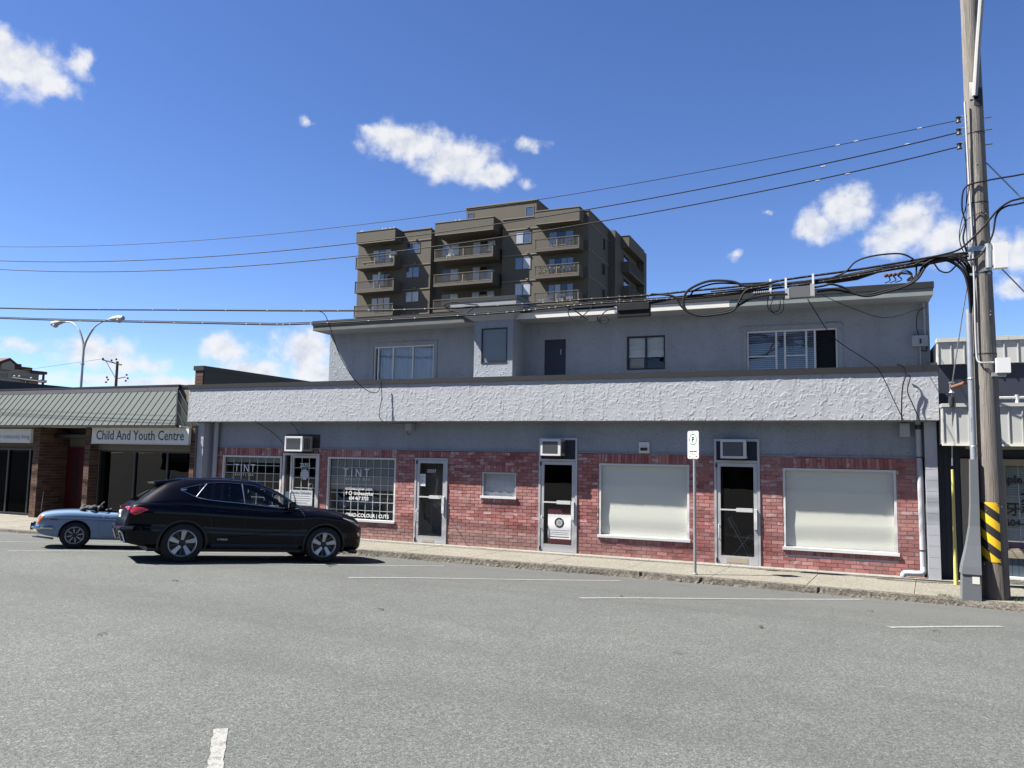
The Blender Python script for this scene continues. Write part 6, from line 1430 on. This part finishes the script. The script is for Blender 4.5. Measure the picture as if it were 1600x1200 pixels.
def wheel(root, u, v, r, rimr, width, side, style):
    """tyre with a rim as its sub-part; side -1: outer face looks to -y"""
    s = side; yo = v; c = (u, 0, r); h = lambda d: v - s * d       # d = depth inwards from the outer face
    pr = [(rimr - .004, h(.03)), (rimr + .012, h(.004)), (r * .86, h(.0)), (r * .95, h(.012)), (r * .995, h(.035)), (r, h(.08)), (r, h(width - .08)), (r * .995, h(width - .03)), (r * .9, h(width)), (rimr, h(width)), (rimr - .006, h(width - .05)), (rimr - .006, h(.04))]
    t = MB().lathe(pr, c, 'y', 44, True).build('wheel', M['tyre'], root, local=True, smooth=True)
    rp = [(rimr + .002, h(.02)), (rimr + .006, h(.006)), (rimr - .008, h(.002)), (rimr - .02, h(.014)), (rimr - .028, h(.06)), (rimr - .03, h(width - .03))]
    MB().lathe(rp, c, 'y', 44).build('rim', M['alloy'], t, local=True, smooth=True)
    MB().lathe([(.0005, h(.09)), (rimr - .03, h(.10))], c, 'y', 32).build('brake_disc', M['alloy_dark'], t, local=True)
    def spoke(m, a, w0, w1, r0, r1, d0, d1, th=.02, skew=0):
        ca, sa = math.cos(a), math.sin(a); cb, sb = math.cos(a + skew), math.sin(a + skew); P = []
        for d in (0, th):
            for (rr, w, dd, C, S) in ((r0, w0, d0, ca, sa), (r1, w1, d1, cb, sb)):
                for sg in (-1, 1): P.append((u + rr * C - sg * w * S, h(dd + d), r + rr * S + sg * w * C))
        m.hexa([P[0], P[1], P[3], P[2], P[4], P[5], P[7], P[6]])
    if style == 'suv':
        mA, mB = MB(), MB()
        for i in range(5):
            a = math.pi / 2 + .1 + i * 2 * math.pi / 5
            spoke(mA, a, .024, .046, .05, rimr - .012, .03, .008, .03, -.16)
            spoke(mB, a + .50, .014, .022, .05, rimr - .012, .045, .03, .025, -.05); spoke(mB, a - .42, .012, .016, .05, rimr - .012, .05, .035, .02, -.05)
        mA.build('spokes', M['alloy'], t, local=True); mB.build('inner_spokes', M['alloy_dark'], t, local=True)
        MB().lathe([(.0005, h(.012)), (.03, h(.013)), (.062, h(.028)), (.07, h(.06))], c, 'y', 20).build('hub_cap', M['alloy_dark'], t, local=True, smooth=True)
    else:
        mA = MB()
        for i in range(8): spoke(mA, i * math.pi / 4 + .2, .008, .012, .05, rimr - .02, .022, .028, .02)
        mA.build('spokes', M['alloy'], t, local=True)
        MB().lathe([(.0005, h(.0)), (.028, h(.002)), (.04, h(.02)), (.06, h(.024)), (.065, h(.05))], c, 'y', 20).build('hub_cap', M['alloy_dark'], t, local=True, smooth=True)
        MB().lathe([(rimr - .05, h(.05)), (.05, h(.055))], c, 'y', 32).build('wheel_disc', M['alloy_dark'], t, local=True)
    return t

def stand(root, hd, local, xy):
    """set a car down on the cambered road with the given local point at xy"""
    sl = (road_z(13.0) - road_z(10.8)) / 2.2; up = Vector((0, -sl, 1)).normalized(); f = Vector((math.cos(hd), math.sin(hd), 0)); f = (f - up * f.dot(up)).normalized(); l = up.cross(f)
    Mx = Matrix((f, l, up)).transposed(); root.rotation_euler = Mx.to_euler(); root.location = Vector((xy[0], xy[1], road_z(xy[1]))) - Mx @ (Vector(local) * Vector(root.scale))
# ---------------------------------------------------------------- dark blue-black crossover
def build_suv():
    hd = R(55); root = thing('parked_car', 'black blue crossover car parked nose in at the kerb, chrome framed windows', 'car')
    # local: u forward from the rear bumper, v to the left, z up
    RA, FA, VO, WR = 1.06, 3.72, .905, .368
    zb = [(.07, .42), (.2, .33), (.6, .27), (1.2, .25), (3.4, .25), (4.2, .22), (4.5, .25), (4.66, .34)]
    w = [(.07, .70), (.11, .79), (.19, .855), (.38, .90), (.7, .915), (1.4, .918), (2.4, .912), (3.3, .918), (3.75, .925), (4.1, .90), (4.35, .83), (4.5, .74), (4.6, .60), (4.66, .44)]
    zt = [(.07, .72), (.10, .93), (.15, 1.03), (.24, 1.09), (.5, 1.13), (1.0, 1.13), (1.8, 1.09), (2.6, 1.06), (3.2, 1.06), (3.5, 1.08), (3.85, 1.05), (4.2, .995), (4.42, .925), (4.57, .82), (4.66, .64)]
    def sec(u):
        a, W_, t = interp(zb, u), interp(w, u), interp(zt, u); h = t - a; f = 1 if u > .2 else .85
        hood = max(0, min(1, (u - 3.1) / .5)); sh = .93 - .10 * hood
        return [(0, a), (.5 * W_, a), (.86 * W_, a + .015), (.955 * W_, a + .09 * h / .8), (.985 * W_, a + .34 * h), (.978 * W_, a + .52 * h), (1.0 * W_, a + .74 * h), (.985 * W_, a + .86 * h), (sh * W_, a + .965 * h), (.72 * W_, t + .004), (.36 * W_, t + .022 * (1 + hood)), (0, t + .028 * (1 + hood))]
    us = np.concatenate([np.linspace(.07, .25, 9), np.linspace(.30, 3.3, 46), np.linspace(3.36, 4.4, 22), np.linspace(4.43, 4.66, 9)])
    low = loft_open(us, sec, 4)
    gz = [(.14, 1.00), (.26, 1.13), (.50, 1.34), (.66, 1.46), (.75, 1.515), (1.0, 1.585), (1.5, 1.622), (1.9, 1.628), (2.25, 1.605), (2.5, 1.555), (2.8, 1.43), (3.1, 1.24), (3.35, 1.08), (3.5, 1.00)]
    gb = [(.14, .70), (.3, .80), (.7, .845), (1.3, .865), (2.4, .868), (3.0, .86), (3.3, .83), (3.5, .74)]
    gr = [(.14, .60), (.5, .60), (.7, .60), (1.2, .622), (2.0, .64), (2.6, .632), (3.1, .66), (3.5, .68)]
    def gsec(u):
        t, b, r_ = interp(gz, u), interp(gb, u), interp(gr, u); z0 = min(interp(zt, u) - .05, t - .02); h = t - z0
        return [(b + .012, z0), (b, z0 + .16 * h), (b - (b - r_) * .30, z0 + .45 * h), (b - (b - r_) * .66, z0 + .74 * h), (r_, z0 + .905 * h), (r_ - .09, z0 + .962 * h), (r_ * .5, z0 + .992 * h), (0, t)]
    ug = np.concatenate([np.linspace(.14, .7, 15), np.linspace(.76, 2.6, 34), np.linspace(2.64, 3.5, 20)])
    gh = loft_open(ug, gsec, 4)
    full = Surf([low, gh])
    # side glass outlines (u, z)
    qtr = [(1.00, 1.375), (1.25, 1.455), (1.395, 1.49), (1.215, 1.255), (1.10, 1.31)]
    rear = [(1.44, 1.497), (1.70, 1.528), (1.98, 1.525), (2.045, 1.525), (2.10, 1.165), (1.70, 1.19), (1.42, 1.215), (1.255, 1.238)]
    frt = [(2.095, 1.523), (2.32, 1.490), (2.58, 1.42), (2.84, 1.30), (2.92, 1.255), (2.93, 1.105), (2.50, 1.13), (2.145, 1.155)]
    tri = [(2.96, 1.235), (3.21, 1.10), (3.17, 1.085), (2.955, 1.098)]
    glass_bits = []
    for side in (-1, 1):
        sd_ = lambda c, s=side: s * c.y > .45
        for pl, mt in ((qtr, 'car_glass'), (rear, 'car_glass'), (frt, 'car_glass_clear'), (tri, 'car_glass_clear')):
            glass_bits.append((carve(gh, 'y', pl, sd_), mt))
    wind = [(-.60, 1.14), (.60, 1.14), (.52, 1.52), (0, 1.575), (-.52, 1.52)]
    glass_bits.append((carve(gh, 'x', wind, lambda c: c.x > 2.55), 'car_glass_clear'))
    rw = [(-.60, 1.12), (.60, 1.12), (.53, 1.42), (-.53, 1.42)]
    glass_bits.append((carve(gh, 'x', rw, lambda c: c.x < .72), 'car_glass'))
    for side in (-1, 1):
        for ax_ in (RA, FA): carve(low, 'y', circ(ax_, WR + .01, .405, 22), lambda c, s=side: s * c.y > .35).free()
    bm_obj(low, 'body', M['suv'], root); bm_obj(gh, 'cabin', M['suv'], root)
    for b, mt in glass_bits: bm_obj(b, 'window', M[mt], root, inset=.004)
    # chrome outline of the side windows, pillar and shut lines
    for side in (-1, 1):
        ln = [(3.25, 1.09), (2.92, 1.272), (2.58, 1.438), (2.32, 1.508), (2.05, 1.538), (1.70, 1.545), (1.42, 1.512), (1.20, 1.455), (.955, 1.375), (1.09, 1.30), (1.22, 1.243), (1.42, 1.20), (1.70, 1.175), (2.10, 1.150), (2.50, 1.115), (2.95, 1.085), (3.25, 1.09)]
        MB().tube(full.strip(ln, side, .002, 5), .0085, 6).build('window_trim', M['chrome'], root, local=True, smooth=True)
        q = MB().tube(full.strip([(1.415, 1.50), (1.23, 1.246)], side, .003, 3), .012, 6); q.prism([(0, 0)] * 3, 0, 0) if False else None
        q.build('window_trim', M['chrome'], root, local=True)
        tip = full.strip([(.955, 1.375), (1.01, 1.375), (1.06, 1.372)], side, .003, 3); MB().tube(tip, [.006] + [.022] * (len(tip) - 2) + [.012], 6).build('window_trim', M['chrome'], root, local=True)
        MB().tube(full.strip([(2.07, 1.53), (2.12, 1.155)], side, .003, 4), .016, 6).build('door_pillar', M['plastic'], root, local=True)
        MB().tube(full.strip([(2.055, 1.53), (2.105, 1.155)], side, .006, 4), .006, 6).build('window_trim', M['chrome'], root, local=True)
        sh = MB()
        for pl in ([(2.13, 1.14), (2.15, .9), (2.13, .6), (2.10, .36)], [(3.22, 1.06), (3.28, .9), (3.20, .62), (3.13, .36)], [(1.30, 1.22), (1.34, 1.1), (1.50, .85), (1.55, .66), (1.62, .36)], [(1.62, .37), (2.1, .37), (3.13, .37)]): sh.tube(full.strip(pl, side, -.002, 6), .004, 4)
        sh.build('shut_line', M['plastic'], root, local=True)
        for u0 in (1.60, 2.42):
            m = full.strip([(u0, .985), (u0 + .1, .99), (u0 + .22, .985)], side, .018, 3); MB().tube(m, [.006] + [.016] * (len(m) - 2) + [.006], 6).build('door_handle', M['suv'], root, local=True, smooth=True)
        cr = full.strip([(.60, .985), (1.3, .96), (2.2, .93), (3.2, .90)], side, .0, 8); MB().tube(cr, .006, 4).build('body_crease', M['suv'], root, local=True, smooth=True)
        sl_ = full.strip([(1.55, .325), (2.2, .325), (3.2, .325)], side, .0, 8); MB().tube(sl_, .05, 6).build('sill', M['plastic'], root, local=True, smooth=True)
        cr = full.strip([(1.58, .46), (1.9, .50), (2.5, .57), (3.0, .64)], side, .001, 6); MB().tube(cr, .005, 4).build('body_crease', M['suv'], root, local=True)
        for ax_ in (RA, FA):      # wheel arch mouldings and liners
            pts = [(ax_ + .415 * math.cos(a), WR + .01 + .415 * math.sin(a)) for a in np.linspace(R(-16), R(196), 26)]
            P = [Vector((p[0], side * min(.93, max(abs(full.y(p[0], max(p[1], .3), side, .0)), .80)), p[1])) for p in pts]
            MB().tube(P, .024, 6).build('arch_moulding', M['plastic'], root, local=True, smooth=True)
            ml = MB(); nn = 20
            for i in range(nn + 1):
                a = R(-10) + R(200) * i / nn
                for y in (.90, .50): ml.v.append((ax_ + .412 * math.cos(a), side * y, WR + .01 + .412 * math.sin(a)))
            for i in range(nn): ml.f.append((2 * i, 2 * i + 1, 2 * i + 3, 2 * i + 2))
            ml.build('arch_liner', M['black'], root, local=True)
            wheel(root, ax_, side * VO, WR, .245, .235, side, 'suv')
        # roof rail, mirror
        m = MB().tube([(.98, side * .555, 1.555), (1.05, side * .555, 1.59), (1.6, side * .575, 1.628), (2.05, side * .58, 1.622), (2.4, side * .57, 1.57), (2.46, side * .565, 1.53)], .014, 6); m.build('roof_rail', M['chrome'], root, local=True, smooth=True)
        mm = MB(); mm.rbox((2.97, side * .985, 1.155), (.13, .22, .15), (0, 0, R(-8 * side))); mo = mm.build('mirror', M['suv'], root, local=True); mo.modifiers.new('b', 'BEVEL').width = .04; mo.modifiers[0].segments = 3
        MB().rbox((2.99, side * .89, 1.085), (.07, .12, .04)).build('mirror_arm', M['plastic'], mo, local=True); MB().box(2.895, 2.90, side * .985 - .085, side * .985 + .085, 1.10, 1.21).build('mirror_glass', M['chrome'], mo, local=True)
        # lamps
        tl = [(.09, 1.00), (.18, 1.02), (.30, 1.01), (.43, .985), (.43, .97), (.30, .90), (.22, .865), (.13, .90)]
        b = carve_copy(full, tl, side)
        b.build('tail_lamp', M['tail'], root, local=True, smooth=True)
        hl = [(4.56, .76), (4.34, .875), (4.08, .935), (4.10, .91), (4.34, .81), (4.50, .73)]
        carve_copy(full, hl, side).build('headlamp', M['lamp'], root, local=True, smooth=True)
        carve_copy(full, [(4.55, .56), (4.50, .64), (4.46, .62), (4.48, .54)], side).build('fog_lamp', M['lamp'], root, local=True)
    for s in (-1, 1): MB().tube([(.18, s * .77, .955), (.13, s * .66, .985), (.11, s * .5, .99), (.105, s * .34, .99)], [.045, .04, .03, .018], 8).build('tail_lamp', M['tail'], root, local=True, smooth=True)
    # spoiler, fin, tail detail
    spo = MB().hexa([(.54, -.54, 1.462), (.54, .54, 1.462), (1.0, .585, 1.50), (1.0, -.585, 1.50), (.50, -.52, 1.50), (.50, .52, 1.50), (1.0, .56, 1.580), (1.0, -.56, 1.580)]).build('spoiler', M['suv'], root, local=True); bv = spo.modifiers.new('b', 'BEVEL'); bv.width = .012; bv.segments = 2
    MB().prism([(1.02, 1.60), (.90, 1.665), (.87, 1.665), (.84, 1.595)], -.012, .012, 'y').build('antenna_fin', M['suv'], root, local=True)
    MB().tube([(.33, .1, 1.20), (.47, -.28, 1.33)], .010, 5).build('wiper', M['plastic'], root, local=True)
    MB().box(.055, .09, -.17, .17, .80, .93).build('number_plate', M['print_white'], root, local=True); MB().box(.053, .056, -.10, .10, .845, .885).build('plate_print', M['navy_print'], root, local=True)
    MB().box(.075, .10, -.30, .30, .945, .97).build('tail_strip', M['chrome'], root, local=True)
    MB().lathe([(.035, -.003), (.048, -.003), (.048, .003), (.035, .003)], (.135, 0, 1.045), 'x', 18, True).build('emblem', M['chrome'], root, local=True)
    bp = MB().hexa([(.10, -.74, .36), (.10, .74, .36), (.45, .86, .30), (.45, -.86, .30), (.02, -.70, .60), (.02, .70, .60), (.34, .90, .66), (.34, -.90, .66)])
    bp.tube([(.24, -.885, .62), (.09, -.74, .61), (.025, -.4, .60), (.015, 0, .60), (.025, .4, .60), (.09, .74, .61), (.24, .885, .62)], .05, 8)
    bp = bp.build('rear_bumper', M['suv'], root, local=True, smooth=True)
    for s in (-1, 1):
        MB().tube([(.02, s * .55, .55), (.05, s * .73, .55), (.11, s * .75, .38), (.08, s * .56, .37), (.02, s * .55, .55)], .013, 6).build('bumper_trim', M['chrome'], bp, local=True)
        MB().box(.008, .04, s * .60 - .1, s * .60 + .1, .62, .645).build('reflector', M['tail'], bp, local=True)
    MB().rbox((4.645, 0, .52), (.05, .62, .36), (0, R(-8), 0)).build('grille', M['plastic'], root, local=True); MB().tube([(4.665, -.34, .70), (4.69, 0, .73), (4.665, .34, .70)], .012, 6).tube([(4.66, -.34, .70), (4.675, -.20, .5), (4.62, -.38, .33)], .012, 6).tube([(4.66, .34, .70), (4.675, .20, .5), (4.62, .38, .33)], .012, 6).build('grille_trim', M['chrome'], root, local=True)
    MB().tube([(4.30, -.80, .24), (4.52, -.55, .21), (4.6, 0, .20), (4.52, .55, .21), (4.30, .80, .24)], .045, 8).build('front_lip', M['plastic'], root, local=True, smooth=True)
    MB().box(.5, 4.2, -.72, .72, .20, .27).build('underbody', M['black'], root, local=True)
    # small side badge
    t = text('HYBRID', .055, M['galv'], root, 1.66, full.y(1.78, .44, -1, .004), .43, local=True, name='badge', bold=.001)
    # cabin
    MB().box(.7, 3.2, -.80, .80, .40, .98).build('cabin_floor', M['seat'], root, local=True)
    for u in (1.35, 2.25):
        for v in (-.38, .38):
            s_ = MB(); s_.rbox((u, v, 1.05), (.14, .46, .62), (0, R(-12), 0)); so_ = s_.build('seat', M['seat'], root, local=True); MB().rbox((u - .09, v, 1.43), (.10, .26, .17)).build('headrest', M['seat'], so_, local=True)
    MB().box(2.95, 3.3, -.74, .74, .98, 1.07).build('dashboard', M['seat'], root, local=True)
    MB().lathe([(.165, -.014), (.19, 0), (.165, .014)], (2.72, .38, 1.09), 'x', 24, True).build('steering_wheel', M['seat'], root, local=True)
    # place: near rear wheel on its spot
    root.scale = (.965, .965, .935); stand(root, hd, (RA, -VO, 0), (-10.75, 10.37)); return root
def carve_copy(surf, poly, side, off=.006):
    """a lens lying on the body: fan of the outline densified and pushed onto the shell"""
    m = MB(); n = len(poly); cx = sum(p[0] for p in poly) / n; cz = sum(p[1] for p in poly) / n; K = 4; E_ = []
    for i in range(n):
        a, b = poly[i], poly[(i + 1) % n]
        for k in range(3): E_.append((a[0] + (b[0] - a[0]) * k / 3, a[1] + (b[1] - a[1]) * k / 3))
    for j in range(K + 1):
        f = j / K
        for (a, b) in E_:
            u, z = cx + (a - cx) * f, cz + (b - cz) * f; m.v.append((u, surf.y(u, z, side, off if j < K else .0), z))
    q = len(E_)
    for j in range(K):
        for i in range(q): i2 = (i + 1) % q; m.f.append((j * q + i, j * q + i2, (j + 1) * q + i2, (j + 1) * q + i))
    return m
suv = build_suv()

# ---------------------------------------------------------------- pale blue open roadster
def build_roadster():
    hd = R(50); root = thing('parked_roadster', 'pale blue vintage open roadster half hidden behind the black crossover', 'car')
    RA, FA, VO, WR = .93, 3.24, .735, .30
    zb = [(.13, .40), (.22, .31), (.5, .25), (1.2, .20), (3.0, .20), (3.6, .24), (3.85, .32)]
    w = [(.13, .60), (.19, .68), (.32, .725), (.62, .752), (1.2, .758), (2.2, .755), (3.0, .752), (3.5, .725), (3.75, .66), (3.87, .52)]
    zt = [(.13, .66), (.17, .735), (.26, .785), (.5, .83), (.9, .855), (1.4, .845), (2.0, .835), (2.5, .85), (2.9, .84), (3.4, .77), (3.7, .68), (3.87, .56)]
    def sec(u):
        a, W_, t = interp(zb, u), interp(w, u), interp(zt, u); h = t - a
        return [(0, a), (.55 * W_, a), (.86 * W_, a + .01), (.945 * W_, a + .10 * h), (.985 * W_, a + .42 * h), (1.0 * W_, a + .70 * h), (.975 * W_, a + .86 * h), (.90 * W_, a + .965 * h), (.70 * W_, t + .012), (.35 * W_, t + .025), (0, t + .03)]
    us = np.concatenate([np.linspace(.13, .28, 7), np.linspace(.32, 3.6, 54), np.linspace(3.64, 3.87, 7)])
    low = loft_open(us, sec, 4); S = Surf([low])
    carve(low, 'z', [(1.28, -.60), (2.42, -.63), (2.46, 0), (2.42, .63), (1.28, .60), (1.22, 0)], lambda c: c.z > .62).free()
    for s in (-1, 1):
        for ax_ in (RA, FA): carve(low, 'y', circ(ax_, WR + .02, .335, 22), lambda c, q=s: q * c.y > .35).free()
    bm_obj(low, 'body', M['mg'], root)
    for s in (-1, 1):
        for ax_ in (RA, FA):
            wheel(root, ax_, s * VO, WR, .19, .165, s, 'mg')
            P = [Vector((ax_ + .338 * math.cos(a), s * (abs(S.y(ax_ + .338 * math.cos(a), max(.3, WR + .02 + .338 * math.sin(a)), s, 0)) - .004), WR + .02 + .338 * math.sin(a))) for a in np.linspace(R(-14), R(194), 24)]
            MB().tube(P, .012, 6).build('arch_lip', M['mg'], root, local=True, smooth=True)
            ml = MB(); nn = 18
            for i in range(nn + 1):
                a = R(-10) + R(200) * i / nn
                for y in (.735, .42): ml.v.append((ax_ + .335 * math.cos(a), s * y, WR + .02 + .335 * math.sin(a)))
            for i in range(nn): ml.f.append((2 * i, 2 * i + 1, 2 * i + 3, 2 * i + 2))
            ml.lathe([(.001, s * .42), (.335, s * .42)], (ax_, 0, WR + .02), 'y', 24); ml.build('arch_liner', M['black'], root, local=True)
        MB().tube(S.strip([(.26, .685), (.6, .69), (1.5, .685), (2.5, .68), (3.4, .64)], s, .002, 8), .007, 6).build('trim_strip', M['chrome'], root, local=True, smooth=True)
        sh = MB()
        for pl in ([(1.40, .83), (1.39, .66), (1.39, .45), (1.44, .33), (1.55, .285)], [(2.38, .82), (2.40, .55), (2.42, .32)], [(1.55, .285), (2.0, .28), (2.42, .30)], ): sh.tube(S.strip(pl, s, -.001, 6), .0035, 4)
        sh.build('shut_line', M['plastic'], root, local=True)
        m = S.strip([(1.47, .735), (1.53, .75), (1.62, .735), (1.68, .728)], s, .016, 4); MB().tube(m, [.008] + [.017] * (len(m) - 2) + [.008], 7).build('door_handle', M['chrome'], root, local=True, smooth=True)
        carve_copy(S, [(.40, .662), (.56, .662), (.56, .632), (.40, .632)], s, .012).build('side_marker', M['tail'], root, local=True)
        carve_copy(S, [(.18, .70), (.25, .745), (.28, .735), (.24, .60), (.19, .545), (.15, .55)], s, .012).build('tail_lamp', M['amber'], root, local=True, smooth=True)
        carve_copy(S, [(.15, .70), (.18, .735), (.23, .745), (.19, .70), (.165, .64)], s, .014).build('reversing_lamp', M['lamp'], root, local=True)
        MB().sphere((3.72, s * .52, .60), .085, 14, 8).build('headlamp', M['lamp'], root, local=True, smooth=True)
    bmp = MB().tube(crom([(.48, -.745, .455), (.32, -.75, .455), (.17, -.70, .455), (.08, -.5, .455), (.055, 0, .455), (.08, .5, .455), (.17, .70, .455), (.32, .75, .455), (.48, .745, .455)], 5), .038, 8).build('rear_bumper', M['chrome'], root, local=True, smooth=True)
    for s in (-1, 1): MB().rbox((.045, s * .32, .47), (.07, .07, .16)).build('overrider', M['black'], bmp, local=True)
    MB().tube(crom([(3.6, -.72, .42), (3.85, -.62, .42), (3.95, 0, .42), (3.85, .62, .42), (3.6, .72, .42)], 5), .04, 8).build('front_bumper', M['chrome'], root, local=True, smooth=True)
    MB().box(.10, .15, -.22, .22, .50, .61).build('number_plate', M['print_white'], root, local=True); MB().tube([(.5, -.4, .2), (.08, -.4, .25)], .022, 8).build('exhaust', M['galv'], root, local=True)
    # cockpit: tub, seats, folded hood, screen
    MB().quad((1.22, -.64, .35), (2.5, -.64, .35), (2.5, .64, .35), (1.22, .64, .35)).quad((1.22, -.64, .35), (1.22, .64, .35), (1.22, .64, .84), (1.22, -.64, .84)).quad((2.5, -.64, .35), (2.5, -.64, .84), (2.5, .64, .84), (2.5, .64, .35)).quad((1.22, -.64, .35), (1.22, -.64, .82), (2.5, -.64, .82), (2.5, -.64, .35)).quad((1.22, .64, .35), (2.5, .64, .35), (2.5, .64, .82), (1.22, .64, .82)).build('cockpit', M['seat'], root, local=True)
    for v in (-.31, .31): MB().rbox((1.62, v, .66), (.13, .46, .5), (0, R(-15), 0)).build('seat', M['seat'], root, local=True)
    fh = MB()
    for i in range(34):
        v = -.60 + 1.2 * rng.random(); fh.sphere((1.20 + rng.normal(0, .10), v, .885 + rng.random() * .055), rng.uniform(.05, .085), 8, 6, .7)
    fh.build('folded_hood', M['seat'], root, local=True, smooth=True)
    MB().tube(crom([(.98, -.62, .86), (1.02, -.5, .885), (1.04, 0, .90), (1.02, .5, .885), (.98, .62, .86)], 5), .022, 6).build('hood_rail', M['alu'], root, local=True)
    MB().tube(crom([(1.32, -.62, .82), (1.38, -.62, .97), (1.42, -.60, 1.035), (1.44, -.4, 1.06), (1.44, .4, 1.06), (1.42, .60, 1.035), (1.38, .62, .97), (1.32, .62, .82)], 4), .020, 8).build('roll_hoop', M['plastic'], root, local=True, smooth=True)
    sc = MB().tube(crom([(2.56, -.60, .83), (2.40, -.57, 1.06), (2.36, -.50, 1.13), (2.36, 0, 1.145), (2.36, .50, 1.13), (2.40, .57, 1.06), (2.56, .60, .83)], 4), .013, 6).build('screen_frame', M['chrome'], root, local=True, smooth=True)
    MB().quad((2.56, -.59, .84), (2.56, .59, .84), (2.37, .52, 1.13), (2.37, -.52, 1.13)).build('windscreen', M['car_glass_clear'], sc, local=True)
    MB().lathe([(.17, -.012), (.19, 0), (.17, .012)], (2.2, .31, .86), 'x', 22, True).build('steering_wheel', M['seat'], root, local=True)
    MB().tube([(.12, .45, .78), (.12, .45, 1.25)], .006, 5).build('aerial', M['chrome'], root, local=True)
    root.scale = (.88, .88, .88); stand(root, hd, (RA, -VO, 0), (-14.28, 10.98)); return root
mg = build_roadster()
